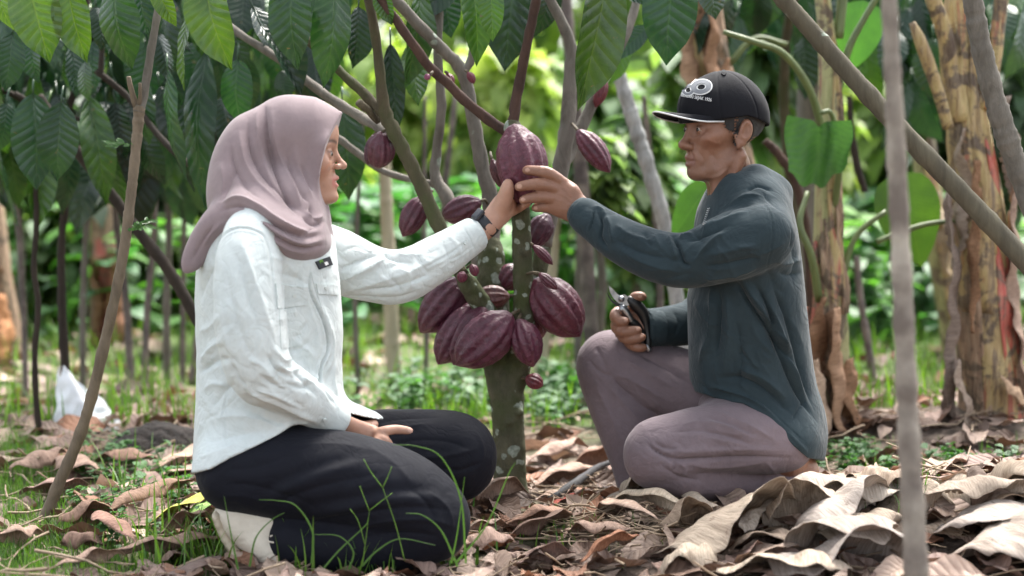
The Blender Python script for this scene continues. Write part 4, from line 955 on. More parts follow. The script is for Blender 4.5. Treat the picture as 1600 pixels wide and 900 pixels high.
def drymat(name, c, c2, dk, seed=0):
    m, nt, b = mat_new(name); uv = N(nt, 'ShaderNodeTexCoord').outputs['UV']
    mp = N(nt, 'ShaderNodeMapping'); mp.inputs['Scale'].default_value = (2.0, 60, 1); nt.links.new(uv, mp.inputs[0]); f = noise_t(nt, mp.outputs[0], 2.0, 4, .7, .15)
    f3 = noise_t(nt, coords(nt), 7+seed, 6, .65, .5); at = N(nt, 'ShaderNodeAttribute', attribute_name='tint')
    mp2 = N(nt, 'ShaderNodeMapping'); mp2.inputs['Scale'].default_value = (1.2, 14, 1); nt.links.new(uv, mp2.inputs[0]); f4 = noise_t(nt, mp2.outputs[0], 2.0, 5, .7, .3)
    col = mixc(nt, .5, ramp(nt, f3, [(.35, c2), (.62, c)]), ramp(nt, f4, [(.35, dk), (.6, c)]))
    col = mixc(nt, .45, col, ramp(nt, f, [(.35, tuple(x*.5 for x in c2)), (.65, tuple(min(x*1.25, .8) for x in c))]))
    sp_ = noise_t(nt, coords(nt), 46, 4, .7, .3); col = mixc(nt, ramp(nt, sp_, [(.62, (0, 0, 0)), (.70, (.7, .7, .7))]), col, dk)
    nt.links.new(mixc(nt, 1, col, at.outputs['Color'], 'MULTIPLY'), b.inputs['Base Color']); b.inputs['Roughness'].default_value = .75; b.inputs['Specular IOR Level'].default_value = .3
    b1 = bump(nt, b, f, .55, .004); b2 = bump(nt, b, f4, .5, .012, b1)
    tr = N(nt, 'ShaderNodeBsdfTranslucent'); nt.links.new(col, tr.inputs[0]); mx = N(nt, 'ShaderNodeMixShader'); mx.inputs[0].default_value = .12
    nt.links.new(b.outputs[0], mx.inputs[1]); nt.links.new(tr.outputs[0], mx.inputs[2]); nt.links.new(mx.outputs[0], nt.nodes['Material Output'].inputs[0]); return m
M_BDRY = drymat('dry_banana_leaf', (.53, .46, .385), (.36, .295, .235), (.16, .11, .08))
M_CDRY = drymat('dry_cocoa_leaf', (.34, .25, .20), (.21, .145, .11), (.09, .055, .04), 3)
def sheet(A, B, w, arch=.05, curl=1.0, tilt=0., seed=0, nl=44, nw=26, rough=.012, taper=(.55, .35), curl2=None, twist=0., notch=.2, thick=.0012, mid=None):
    """a stiff dry leaf: runs from A to B, bows up by arch, curls across by curl radians, crumpled by rough"""
    A, B = np.asarray(A, float), np.asarray(B, float); d = B-A; L = np.linalg.norm(d); ax = d/L; up = np.array((0, 0, 1.)); up -= (up@ax)*ax; up /= np.linalg.norm(up); sd_ = np.cross(ax, up)
    r = random.Random(seed); curl2 = curl if curl2 is None else curl2; V = np.zeros(((nl+1)*(nw+1), 3)); U = np.zeros((len(V), 2)); k = 0; ph = [r.random()*6 for _ in range(8)]
    for i in range(nl+1):
        t = i/nl; cc = curl+(curl2-curl)*t; cc = cc*(1+.18*math.sin(t*9+ph[6])); W = w*(min(1, taper[0]+t*2.2) if t < .5 else min(1, taper[1]+(1-t)*2.2)); a0 = tilt + twist*(t-.5) + .25*math.sin(t*5+ph[0])
        bow = arch*math.sin(math.pi*t)**.8 + .004*math.sin(t*17+ph[1])
        c = A+d*t+up*bow + sd_*(.03*L*math.sin(t*4+ph[2]))
        for j in range(nw+1):
            s = (j/nw-.5)*2; e = W*.5*(1+.05*math.sin(t*19+ph[3]+(s > 0))*abs(s)+.02*math.sin(t*47+ph[4]*s)*abs(s)); rad = max(abs(cc), .05)
            th = s*rad; x = math.sin(th)/rad*e; z = (math.cos(th)-1)/rad*e*(1 if cc > 0 else -1)
            if s*s > .25: z += .35*e*(abs(s)-.5)*math.sin(t*6+ph[5]+s)
            ca, sa = math.cos(a0), math.sin(a0); V[k] = c+sd_*(x*ca-z*sa)+up*(x*sa+z*ca); U[k] = (j/nw, t*L/.6); k += 1
    n1 = vnoise(V, 22, seed)*rough*1.5 + vnoise(V, 60, seed+1)*rough*.65 + vnoise(V, 140, seed+2)*rough*.25
    V = V + up*n1[:, None] + sd_*(vnoise(V, 30, seed+3)*rough)[:, None]
    F = [(i*(nw+1)+j, i*(nw+1)+j+1, (i+1)*(nw+1)+j+1, (i+1)*(nw+1)+j) for i in range(nl) for j in range(nw)]
    F = [f for f in F if not (((f[0] % (nw+1)) < nw*notch*.10 or (f[0] % (nw+1)) > nw*(1-notch*.10)) and math.sin((f[0]//(nw+1))*1.9+ph[7]) > .55)]
    return V, F, U
def dleaf(name, mat, label, cat, group, A, B, w, col=(1, 1, 1), **k):
    A = GP(A[0], A[1], A[2]+.012)
    B = GP(B[0], B[1], B[2]+.012)
    V, F, U = sheet(A, B, w, **k)
    o = mkobj(name, V, F, mat, None, True, np.tile(np.array(col, float), (len(V), 1)), U)
    md = o.modifiers.new('thick', 'SOLIDIFY'); md.thickness = .0008; md.offset = 0
    return tag(o, label, cat, group)
M_STALKG = simple('green_leaf_stalk', (.13, .17, .055), .5, (.075, .10, .035), 9, .2, 60, vec=(4, 4, 1))
GBN = 'large dry banana leaves heaped at the front right'; GCO = 'fallen brown cocoa leaves around the trunk and the shoe'
def bl(label, A, B, w, **k):
    w = w*1.22; return dleaf('dry_banana_leaf', M_BDRY, label, 'dry leaf', GBN, A, B, w, **k)
def cl_(label, A, B, w, **k): k.setdefault('nl', 22); k.setdefault('nw', 12); k.setdefault('rough', .006); k.setdefault('taper', (.15, .05)); k.setdefault('notch', 0); return dleaf('fallen_leaf', M_CDRY, label, 'fallen leaf', GCO, A, B, w, **k)
# underlay first, then the ones on top
bl('grey dry leaf sheet in the bottom right corner', (1450, 868, .04), (1660, 862, .07), .30, arch=.05, curl=.7, tilt=.5, seed=41, col=(.95, .95, 1.0))
bl('flat grey leaf strip along the bottom edge left of the foreground pole', (1190, 905, .03), (1430, 893, .03), .20, arch=.03, curl=.6, tilt=.45, seed=42, col=(.75, .75, .8))
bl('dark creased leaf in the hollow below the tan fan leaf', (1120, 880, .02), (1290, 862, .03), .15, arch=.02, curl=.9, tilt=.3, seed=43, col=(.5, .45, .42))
bl('long grey leaf lying level under the arched leaf', (1190, 818, .06), (1425, 822, .06), .20, arch=.05, curl=1.0, tilt=.55, seed=44, col=(.98, .98, 1.0))
bl('tall arched tan leaf, peak of the heap beside the bare heel', (1262, 812, .01), (1418, 806, .03), .18, arch=.06, curl=.9, tilt=.6, seed=45, rough=.008)
bl('broad tan fan shaped leaf at the centre front of the heap', (1045, 893, .03), (1222, 832, .07), .24, arch=.035, curl=.55, tilt=.5, seed=46, col=(1.08, 1.02, .95), rough=.010)
bl('round crumpled roll of leaf in front of the mauve knee', (1080, 800, .05), (1182, 792, .05), .19, arch=.045, curl=2.6, seed=47, rough=.014, col=(.95, .9, .82), tilt=.3)
bl('folded pale leaf leaning on the crumpled roll', (1000, 806, .05), (1110, 796, .06), .17, arch=.06, curl=1.5, tilt=.6, seed=48, rough=.012, col=(1.05, .98, .9))
bl('narrow cream leaf strip running down from the mauve knee', (990, 772, .07), (1105, 842, .06), .055, arch=.02, curl=.9, tilt=.2, seed=49, col=(1.35, 1.3, 1.22), rough=.004)
bl('curved cream leaf edge left of the fan leaf', (935, 822, .02), (1080, 832, .05), .075, arch=.045, curl=1.3, tilt=.7, seed=50, col=(1.2, 1.15, 1.05), rough=.008)
bl('grey leaf scrap beside the charred stick', (920, 808, .01), (1010, 792, .02), .13, arch=.03, curl=.8, tilt=.5, seed=51, col=(.72, .68, .66))
bl('rolled leaf with dark open end left of the foreground pole', (1290, 880, .05), (1400, 856, .07), .17, arch=.02, curl=2.0, curl2=3.0, tilt=-.2, seed=52, rough=.006, col=(.9, .85, .8))
bl('pale bluish leaf lobe in front of the arched leaf', (1250, 868, .05), (1370, 838, .08), .14, arch=.04, curl=.9, tilt=.7, seed=53, col=(1.05, 1.05, 1.1))
bl('thin twisted grey scrap hanging over the dark hollow', (1160, 872, .05), (1212, 836, .08), .035, arch=.01, curl=.7, twist=1.2, seed=54, col=(1.05, 1.05, 1.05), rough=.004)
bl('cream cupped leaf end at the front edge below the fan leaf', (1030, 905, .02), (1120, 898, .03), .12, arch=.03, curl=1.6, tilt=.3, seed=55, col=(1.15, 1.1, 1.02))
bl('curled pale leaf right of the foreground pole', (1445, 826, .05), (1550, 806, .06), .16, arch=.04, curl=1.9, tilt=.25, seed=56, col=(1.1, 1.05, .98))
bl('brown cupped leaf standing up right of the foreground pole', (1545, 868, .06), (1525, 806, .10), .11, arch=.02, curl=1.6, tilt=.4, seed=57, col=(.45, .38, .36))
bl('tan curled leaf at the right edge under the banana stem', (1545, 812, .06), (1640, 806, .07), .15, arch=.05, curl=1.8, tilt=.4, seed=58, col=(.95, .88, .8))
bl('smooth brown leaf crossing the right edge', (1530, 858, .08), (1660, 830, .08), .10, arch=.02, curl=1.2, tilt=.7, seed=59, col=(.72, .6, .5), rough=.005)
bl('small pale leaf tucked against the bare heel', (1180, 792, .03), (1260, 772, .05), .09, arch=.04, curl=1.2, tilt=.5, seed=60, col=(1.1, 1.05, 1.0))
bl('orange brown scrap between the leaf heap and the trouser hem', (1180, 788, .05), (1215, 768, .09), .05, arch=.02, curl=1.6, seed=61, col=(.9, .6, .38), rough=.004)
bl('dark leaf layer under the crumpled roll', (1020, 830, .01), (1210, 818, .02), .13, arch=.02, curl=.9, tilt=.35, seed=62, col=(.6, .52, .46))  # darker, browner leaf tint
bl('pale split leaf along the bottom edge in the centre', (1120, 915, .02), (1330, 918, .03), .16, arch=.03, curl=.7, tilt=.5, seed=63, col=(1, .95, .9))
bl('greyish leaf band behind the curled leaf at right', (1440, 800, .03), (1600, 792, .03), .12, arch=.03, curl=1.0, tilt=.5, seed=64, col=(.85, .8, .76))
bl('tan leaf layer right of the pole below the curled leaf', (1430, 858, .03), (1560, 846, .03), .15, arch=.03, curl=1.0, tilt=.5, seed=65, col=(1.0, .9, .82))
for lb, A_, B_, w_, kw in (
    ('leaf ridge hiding the bottom of the mauve knee', (975, 800, .05), (1075, 806, .07), .14, dict(arch=.04, curl=1.2, tilt=.75, seed=111, col=(.95, .9, .85))),
    ('brown grey leaf lump behind the crumpled roll', (1060, 778, .05), (1160, 768, .06), .13, dict(arch=.05, curl=1.8, tilt=.5, seed=112, col=(.85, .75, .66), rough=.014)),
    ('tan wrinkled leaf between the crumpled roll and the heel', (1150, 800, .05), (1235, 790, .06), .14, dict(arch=.04, curl=1.4, tilt=.5, seed=113, col=(.95, .86, .76), rough=.012)),
    ('wide grey leaf just above the bottom edge right of centre', (1230, 892, .05), (1390, 880, .06), .20, dict(arch=.04, curl=.9, tilt=.6, seed=114, col=(.9, .88, .9))),
    ('pale leaf flap touching the right side of the fan leaf', (1190, 850, .06), (1300, 838, .09), .16, dict(arch=.03, curl=.8, tilt=.6, seed=115, col=(1.1, 1.05, 1.0))),
    ('curled leaf piece directly behind the foreground pole', (1375, 840, .06), (1465, 830, .07), .18, dict(arch=.04, curl=1.4, tilt=.4, seed=116, col=(.9, .84, .78))),
    ('long leaf lying behind the arched leaf towards the banana roots', (1330, 785, .03), (1440, 776, .03), .12, dict(arch=.03, curl=1.0, tilt=.4, seed=117, col=(.85, .75, .68))),
    ('large pale sheet low at the right edge', (1500, 900, .04), (1650, 888, .06), .26, dict(arch=.05, curl=.8, tilt=.6, seed=118, col=(1.0, .97, .98))),
    ('brownish leaf sheet right of the cream strip', (1030, 850, .02), (1110, 836, .04), .12, dict(arch=.03, curl=.8, tilt=.6, seed=119, col=(.8, .7, .62))),
    ('grey bent leaf under the right edge curl', (1570, 838, .03), (1650, 834, .04), .16, dict(arch=.03, curl=1.2, tilt=.4, seed=120, col=(.9, .86, .84)))):
    bl(lb, A_, B_, w_, **kw)
cl_('big light brown leaf propped against the trunk base', (728, 812, .01), (832, 800, .02), .13, arch=.055, curl=.9, tilt=.85, seed=70, col=(1.45, 1.4, 1.35))
cl_('brown leaf flat in front of the trunk', (772, 850, .02), (868, 815, .03), .10, arch=.01, curl=.4, tilt=.5, seed=71, col=(1.2, 1.1, 1.05))
cl_('dark veined leaf below the trunk', (786, 866, .02), (912, 838, .04), .10, arch=.03, curl=.5, tilt=.55, seed=72, col=(.8, .72, .7))
cl_('pale leaf beside the near knee', (722, 858, .02), (802, 846, .02), .07, arch=.03, curl=.7, tilt=.6, seed=73, col=(1.6, 1.6, 1.6))
cl_('orange brown leaf at the bottom centre', (905, 905, .03), (1000, 880, .05), .08, arch=.03, curl=.8, tilt=.5, seed=74, col=(1.5, 1.0, .75))
cl_('red tinted leaf fragment right of the trunk', (850, 815, .02), (905, 800, .03), .05, arch=.01, curl=.5, tilt=.6, seed=75, col=(1.6, .55, .5))
cl_('charcoal grey leaf right of the trunk base', (835, 800, .02), (900, 788, .02), .05, arch=.01, curl=.5, tilt=.3, seed=76, col=(1.5, 1.45, 1.4))
cl_('broad pinkish leaf left of the orange one at the bottom', (800, 900, .02), (900, 893, .03), .09, arch=.02, curl=.5, tilt=.4, seed=77, col=(1.1, 1.0, 1.05))
cl_('cupped brown leaf beside the foot of the leaning stick', (90, 838, .02), (186, 826, .03), .13, arch=.03, curl=1.2, tilt=.5, seed=78, col=(1.0, .85, .75))
cl_('folded dark brown leaf at the lower left', (98, 872, .02), (165, 878, .03), .10, arch=.03, curl=1.5, tilt=.4, seed=79, col=(.55, .45, .42))
cl_('long curled brown leaf left of the shoe', (180, 892, .03), (362, 872, .04), .10, arch=.02, curl=1.1, tilt=.5, seed=80, col=(1.05, .95, .9))
cl_('rolled brown leaf above the long curled leaf', (160, 830, .03), (300, 790, .05), .09, arch=.03, curl=1.6, tilt=.4, seed=81, col=(1.1, .95, .85))
cl_('pinkish leaf behind the shoe', (250, 862, .03), (352, 850, .05), .08, arch=.03, curl=.8, tilt=.6, seed=82, col=(1.3, 1.15, 1.15))
cl_('narrow upright leaf in the middle of the left litter', (150, 852, .06), (215, 885, .03), .08, arch=.03, curl=1.0, tilt=.3, seed=83, col=(1.2, .95, .9))
cl_('pale leaf lying along the bottom left edge', (80, 905, .02), (200, 898, .03), .07, arch=.02, curl=.7, tilt=.4, seed=84, col=(1.5, 1.4, 1.35))
cl_('tan leaf behind the rolled leaf at left', (230, 770, .02), (330, 752, .02), .12, arch=.02, curl=.6, tilt=.5, seed=85, col=(1.4, 1.3, 1.3))
cl_('mauve brown leaf beside the leaning stick', (30, 790, .02), (150, 778, .02), .14, arch=.02, curl=.6, tilt=.5, seed=86, col=(1.3, 1.15, 1.2))
yl = cl_('yellow green leaf lying by the shoe heel', (352, 800, .05), (232, 846, .03), .10, arch=.01, curl=.4, tilt=-.5, seed=87, col=(1.9, 2.6, .7))
cl_('fresh green leaf scrap at the shoe heel', (290, 838, .03), (348, 815, .05), .06, arch=.01, curl=.3, tilt=.3, seed=88, col=(.9, 2.0, .7))
rl = random.Random(21)
for i, (x, y, lb) in enumerate(((842, 842, 'pale leaf right of the two big leaves in front of the trunk'), (935, 860, 'pinkish tan leaf among the dry fibres'), (880, 772, 'light leaf just behind the charred stick'), (945, 745, 'small tan leaf left of the mauve knee'), (870, 735, 'pale brown leaf behind the trunk on the right'), (700, 888, 'tan leaf at the bottom edge below the near knee'), (620, 898, 'brown leaf at the bottom edge below the seed heads'),
        (980, 835, 'brown leaf left of the cream strip'), (760, 885, 'light tan leaf at the bottom left of centre'), (60, 745, 'pale leaf left of the leaning stick'), (200, 745, 'pale pink leaf at the edge of the dark soil heap'), (285, 745, 'curled tan leaf right of the dark soil heap'), (125, 755, 'light leaf crossing behind the leaning stick'), (30, 870, 'brown leaf in the grass at the bottom left corner'))):
    a = rl.uniform(-.6, .6); l = rl.uniform(40, 60); c = rl.choice(((1.6, 1.5, 1.5), (1.4, 1.3, 1.25), (1.2, 1.0, .9), (1.8, 1.75, 1.7)))
    cl_(lb, (x-l*math.cos(a), y-l*.4*math.sin(a), .03), (x+l*math.cos(a), y+l*.4*math.sin(a), .04), rl.uniform(.09, .13), arch=rl.uniform(.02, .04), curl=rl.uniform(.5, 1.4), tilt=rl.uniform(.2, .7), seed=200+i, col=c)
# charred stick and pale twig on the ground
st = mkobj('stick', *tube(catmull([GP(862, 800, .03), GP(900, 783, .05), GP(935, 768, .07), GP(965, 758, .07)], 4), np.linspace(.013, .007, 13), 8, True, .3, 3), simple('charred_wood', (.030, .028, .03), .8, bs=.5)); tag(st, 'charred black stick lying right of the trunk base', 'stick')
st = mkobj('twig', *tube(catmull([GP(560, 878, .015), GP(640, 868, .02), GP(720, 858, .03), GP(800, 852, .03)], 4), np.linspace(.0035, .002, 13), 6), M_TWIG); tag(st, 'thin straw coloured twig on the ground below the near knee', 'twig')

def banana(name_label, nodes, mats, sheaths, seed, leaves=(), dead=()):
    rs = random.Random(seed); b0 = nodes[0]; A = chainpts(nodes, 5); root = empty('banana_plant', A[0][:3], name_label, 'banana plant')
    v_, f_ = tube(A[:, :3], A[:, 3], 28, True, .05, seed); mkobj('trunk', v_, f_, mats[0], root)
    for (i0, i1, ang, wid, off, mt) in sheaths:          # overlapping leaf bases as curved strips round the stem
        n = 22; V, F = [], []; m_ = 8
        for i in range(n+1):
            t = i0+(i1-i0)*i/n; q = t*(len(A)-1); a_ = int(min(q, len(A)-2)); c = A[a_]*(1-(q-a_))+A[a_+1]*(q-a_)
            ww = wid*(1-.75*(i/n)**2); flare = off+.012*math.sin(i*.9+ang)*.4
            for j in range(m_+1):
                th = ang+ww*(j/m_-.5)*2+.1*math.sin(i*.5); R_ = c[3]+flare+.004*math.sin(j+i)
                V.append(c[:3]+R_*np.array((math.cos(th), math.sin(th), 0)))
        F = [(i*(m_+1)+j, i*(m_+1)+j+1, (i+1)*(m_+1)+j+1, (i+1)*(m_+1)+j) for i in range(n) for j in range(m_)]
        o = mkobj('leaf_sheath', V, F, mt, root); md = o.modifiers.new('t', 'SOLIDIFY'); md.thickness = .004
    for (st_, lf) in leaves:
        if st_: 
            B_ = chainpts(st_, 5); v_, f_ = tube(B_[:, :3], B_[:, 3], 8); mkobj('leaf_stalk', v_, f_, M_BANA if max(q[3] for q in st_) > 9.5 else M_STALKG, root)
        if lf:
            bx, by, tx, ty, hw, Y, col = lf; V, F, U = leaf_geo(P(bx, by, Y), P(tx, ty, Y+.05), mpx(hw, Y), (rs.uniform(-.3, .3), -1, .2), .25, .06, 0, 14, 8, .012, .3, rs, .6); mkobj('leaf', V, F, M_BLEAF, root, True, np.tile(np.array(col), (len(V), 1)), U)
    for (x0, y0, x1, y1, Y, w, cu, col, sd) in dead:
        V, F, U = sheet(P(x0, y0, Y), P(x1, y1, Y), w*1.3, arch=.0, curl=cu*.55, curl2=cu*1.1, seed=sd, nl=44, nw=20, rough=.015, taper=(.5, .25), twist=1.0)
        o = mkobj('dead_leaf', V, F, M_BDRY, root, True, np.tile(np.array(col), (len(V), 1)), U); md = o.modifiers.new('t', 'SOLIDIFY'); md.thickness = .0015
    return root
BR, TN, GY = (.62, .40, .27), (.95, .75, .58), (.55, .5, .5)
banana('thick banana plant with yellow, brown and red peeling stem at the right edge', [(1558, 745, 5.05, 62), (1556, 690, 5.05, 54), (1550, 600, 5.05, 50), (1542, 500, 5.05, 46), (1532, 400, 5.05, 42), (1523, 300, 5.05, 38), (1512, 200, 5.05, 33), (1505, 120, 5.05, 28), (1500, 40, 5.05, 24), (1500, -40, 5.05, 22)], (M_BANA,),
    [(.05, .75, -.95, .45, .004, M_BANR), (.0, .6, -2.6, .8, .006, M_BANB), (.1, .8, -1.7, .5, .005, M_BANA), (.35, .95, -2.2, .6, .008, M_BANA), (.0, .5, -.4, .6, .006, M_BANB), (.45, 1.0, -1.1, .6, .007, M_BANA)], 3,
    [([(1500, 190, 5.0, 16), (1485, 120, 5.0, 15), (1478, 60, 4.98, 13), (1458, 0, 4.95, 12), (1445, -40, 4.95, 11)], None), ([(1535, 170, 5.0, 14), (1552, 100, 5.0, 12), (1560, 40, 5.0, 11), (1568, -30, 5.0, 11)], None),
     ([(1482, 200, 4.95, 9), (1465, 140, 4.93, 10), (1440, 70, 4.9, 10), (1425, 35, 4.9, 5)], None), ([(1495, 345, 5.0, 4), (1450, 350, 5.0, 4), (1410, 362, 5.0, 5), (1370, 378, 5.0, 4)], (1400, 268, 1440, 418, 52, 5.15, (.7, .6, .4)))],
    [(1492, 300, 1500, 720, 4.95, .09, 1.6, GY, 71), (1500, 200, 1490, 420, 4.97, .08, 1.8, (.8, .75, .72), 72), (1590, 290, 1600, 640, 4.97, .09, 1.5, (.75, .6, .55), 73), (1525, 250, 1512, 520, 4.90, .06, 1.6, BR, 74), (1500, 560, 1540, 760, 4.9, .06, 1.4, (.8, .72, .68), 75), (1560, 590, 1620, 640, 4.9, .05, 1.2, TN, 76), (1578, 150, 1590, 330, 5.0, .06, 1.4, GY, 77)])
banana('slim banana plant right behind the slate grey hoodie with dead leaves at its foot', [(1296, 735, 5.0, 40), (1296, 660, 5.0, 34), (1298, 560, 5.0, 29), (1296, 460, 5.0, 26), (1293, 380, 5.0, 22), (1293, 300, 5.0, 20), (1295, 200, 5.0, 19), (1296, 120, 5.0, 17), (1290, 40, 5.0, 13), (1280, -40, 5.0, 11)], (M_BANG,),
    [(.3, .95, -1.2, .5, .004, M_BANA), (.0, .5, -1.9, .7, .006, M_BANB), (.0, .45, -2.6, .7, .008, M_BANR), (.3, .8, -.6, .5, .005, M_BANB)], 4,
    [([(1288, 215, 4.96, 6.5), (1265, 140, 4.9, 6), (1225, 85, 4.85, 5.5), (1180, 66, 4.8, 5), (1130, 50, 4.8, 4)], None), ([(1303, 330, 4.98, 6), (1312, 250, 4.9, 5), (1300, 180, 4.82, 4), (1283, 176, 4.8, 4)], None),
     ([(1305, 160, 5, 6), (1325, 80, 5.0, 6), (1350, 30, 5, 5), (1380, -20, 5, 5)], (1350, 0, 1330, 110, 40, 5.1, (.8, .9, .8))), ([(1280, 470, 4.95, 7), (1268, 400, 4.9, 6), (1250, 350, 4.9, 5), (1262, 300, 4.95, 4)], None), ([(1310, 470, 5.0, 8), (1325, 400, 5.0, 5), (1345, 360, 5.0, 4.5), (1385, 330, 5.0, 4)], None), ([(1310, 60, 5, 8), (1316, 0, 5, 8), (1318, -40, 5, 8)], None)],
    [(1288, 465, 1285, 700, 4.9, .10, 1.8, BR, 81), (1312, 480, 1322, 690, 4.88, .12, 1.9, (.85, .6, .45), 82), (1282, 560, 1300, 740, 4.85, .09, 1.5, (1.0, .82, .7), 83), (1330, 560, 1345, 720, 4.92, .08, 1.6, BR, 84), (1270, 640, 1240, 740, 4.9, .06, 1.3, TN, 85), (1300, 690, 1390, 745, 4.85, .08, 1.0, GY, 86), (1268, 480, 1272, 640, 4.95, .06, 1.5, (.6, .35, .3), 87)])
banana('banana stem with tan and brown sheaths rising behind the black cap', [(1215, 690, 5.6, 38), (1190, 480, 5.6, 38), (1150, 300, 5.6, 38), (1115, 150, 5.6, 38), (1098, 60, 5.6, 36), (1090, -50, 5.6, 32)], (M_BANB,),
    [(.5, 1, -2.1, .5, .006, M_BANA), (.6, 1, -1.0, .5, .008, M_BANB)], 5, [([(1120, 160, 5.5, 12), (1072, 60, 5.5, 14), (1062, -20, 5.5, 12)], None), (None, (1110, 285, 1050, 372, 30, 4.75, (.6, .62, .5))), ([(1140, 100, 5.5, 5), (1180, 60, 5.5, 4), (1230, 70, 5.5, 4)], None)],
    [(1112, -30, 1130, 180, 5.45, .11, 1.8, BR, 91), (1080, 0, 1095, 200, 5.45, .10, 1.6, (.9, .66, .5), 92), (1140, 90, 1160, 230, 5.45, .07, 1.5, BR, 93)])
banana('withered brown banana stem at the far left edge', [(20, 640, 7.2, 38), (12, 560, 7.2, 30), (-5, 450, 7.2, 26), (-20, 300, 7.2, 22)], (M_BANB,), [(0, .8, -1.6, .8, .01, M_BANA)], 6, (), [(0, 460, 30, 620, 7.1, .16, 1.4, (1.1, .62, .35), 101), (-10, 420, -20, 600, 7.1, .14, 1.4, BR, 102)])
banana('blurred reddish brown banana stem behind the leaning stick', [(175, 620, 8.0, 34), (170, 540, 8.0, 30), (168, 420, 8.0, 26), (160, 300, 8.0, 20)], (M_BANB,), [(0, .8, -1.6, .8, .01, M_BANR)], 7, (), [(190, 380, 200, 590, 7.9, .16, 1.5, (.8, .45, .35), 103), (150, 400, 140, 600, 7.9, .13, 1.5, BR, 104)])
banana('pale banana stem between the two near banana plants', [(1500, 640, 6.6, 24), (1492, 520, 6.6, 23), (1475, 420, 6.6, 22), (1452, 300, 6.6, 20), (1438, 180, 6.6, 18), (1428, 60, 6.6, 15), (1425, -40, 6.6, 12)], (M_BANG,), [(.2, .8, -1.5, .6, .01, M_BANA)], 8, (), [(1468, 300, 1490, 430, 6.5, .10, 1.5, (.9, .8, .65), 105)])

def pole(name, label, cat, nodes, mat, rings=0, group=None, n=5, **k):
    A = chainpts(nodes, n); root = empty(name, A[0][:3], label, cat, group); rs = np.random.RandomState(len(label)); rr = A[:, 3].copy()
    pts = catmull(A[:, :3], 4); rr = np.interp(np.linspace(0, 1, len(pts)), np.linspace(0, 1, len(rr)), rr)
    if rings: rr = rr*(1+.10*np.exp(-((np.arange(len(pts)) % rings - rings/2)/1.0)**2))
    else: rr = rr*(1+.05*np.sin(np.arange(len(pts))*.7)+.03*rs.normal(size=len(pts)))
    v_, f_ = tube(pts, rr, 14, True, .08, 3); mkobj('shaft', v_, f_, mat, root); return root
pole('wooden_pole', 'bare weathered upright pole, out of focus, closest to the viewer', 'pole', [(1442, 1090, 2.72, 21), (1437, 1000, 2.71, 20), (1430, 860, 2.7, 19), (1418, 640, 2.7, 17), (1410, 450, 2.7, 16), (1401, 250, 2.7, 15), (1394, 100, 2.7, 13), (1386, -60, 2.7, 12)], bark_mat('bleached_pole', (.44, .39, .33), (.25, .215, .18), 0, .6, (1, 1, .12), (.17, .14, .12)))
pole('bamboo_pole', 'greenish brown bamboo pole slanting down across the upper right', 'pole', [(1990, 850, 3.75, 17), (1800, 630, 3.8, 17), (1640, 450, 3.85, 16.5), (1520, 320, 3.9, 15.5), (1400, 195, 3.92, 15), (1300, 85, 3.95, 14), (1225, 0, 3.95, 13), (1170, -60, 3.95, 12)], M_BAMB, 16)
pole('fallen_branch', 'dark mottled branch dropping through the upper right corner', 'branch', [(1830, 880, 3.75, 20), (1730, 640, 3.9, 19), (1650, 420, 4.0, 18), (1600, 290, 4.05, 17), (1565, 190, 4.05, 17), (1537, 90, 4.05, 16), (1520, 0, 4.05, 15), (1512, -60, 4.05, 14)], M_GREYB)
r_ = pole('leaning_stick', 'thin forked brown stick leaning from the ground at left up to the leaves', 'stick', [(62, 832, 3.92, 10), (88, 765, 3.93, 9.5), (130, 665, 3.94, 9), (165, 530, 3.95, 8.5), (192, 400, 3.96, 8), (205, 300, 3.97, 7.8), (214, 215, 3.98, 8), (218, 165, 3.98, 9)], M_STEM)
M_STICK = bark_mat('brown_stick_bark', (.20, .155, .11), (.10, .078, .055), 0, .5); r_.children[0].data.materials[0] = M_STICK
limb('fork', [(216, 175, 3.98, 9), (226, 140, 3.98, 7), (234, 90, 3.98, 6.5), (245, 30, 3.98, 6), (252, -30, 3.98, 5.5)], M_GREYB, r_)
limb('stub', [(215, 170, 3.98, 6), (206, 145, 3.97, 4.5), (201, 120, 3.96, 3.5)], M_STICK, r_, n=2); limb('stub', [(218, 168, 3.98, 5), (219, 148, 3.96, 3), (219, 130, 3.95, 2.5)], M_STICK, r_, n=2)
for j, (x, y, tx, ty) in enumerate(((205, 225, 180, 228), (203, 362, 226, 352), (205, 352, 232, 345))):
    sp_ = MB(); rs = random.Random(j)
    for i in range(9):
        t = i/8; b_ = P(x+(tx-x)*t, y+(ty-y)*t, 3.95); V, F, U = leaf_geo(b_, b_+np.array((rs.uniform(-.02, .02)+(.012 if tx > x else -.012), rs.uniform(-.015, .01), rs.uniform(-.014, .018))), .005, (0, -1, .5), .1, .1, 0, 4, 2, .0, 1, rs); sp_.add(V, F, (2.2, 2.4, .9), U)
    sp_.build('sprig', M_LEAF, r_)
pole('bamboo_pole', 'dark slanting pole behind the mauve headscarf, passing the pale shirt', 'pole', [(420, 690, 4.75, 9), (312, 505, 4.75, 9), (262, 420, 4.75, 9), (215, 360, 4.75, 8.5), (175, 305, 4.75, 8), (120, 235, 4.75, 8), (60, 150, 4.75, 7)], M_DARKB, 14)
pole('wooden_pole', 'pale grey leaning pole between the pods and the cap', 'pole', [(1078, 640, 5.2, 12), (1062, 500, 5.2, 12), (1040, 360, 5.2, 12), (1015, 270, 5.2, 12), (990, 190, 5.2, 11.5), (968, 120, 5.2, 11), (945, 40, 5.2, 10)], bark_mat('silver_grey_bark', (.42, .42, .41), (.14, .14, .135), 0, .4))
PG = 'slim poles standing in the sunny background'
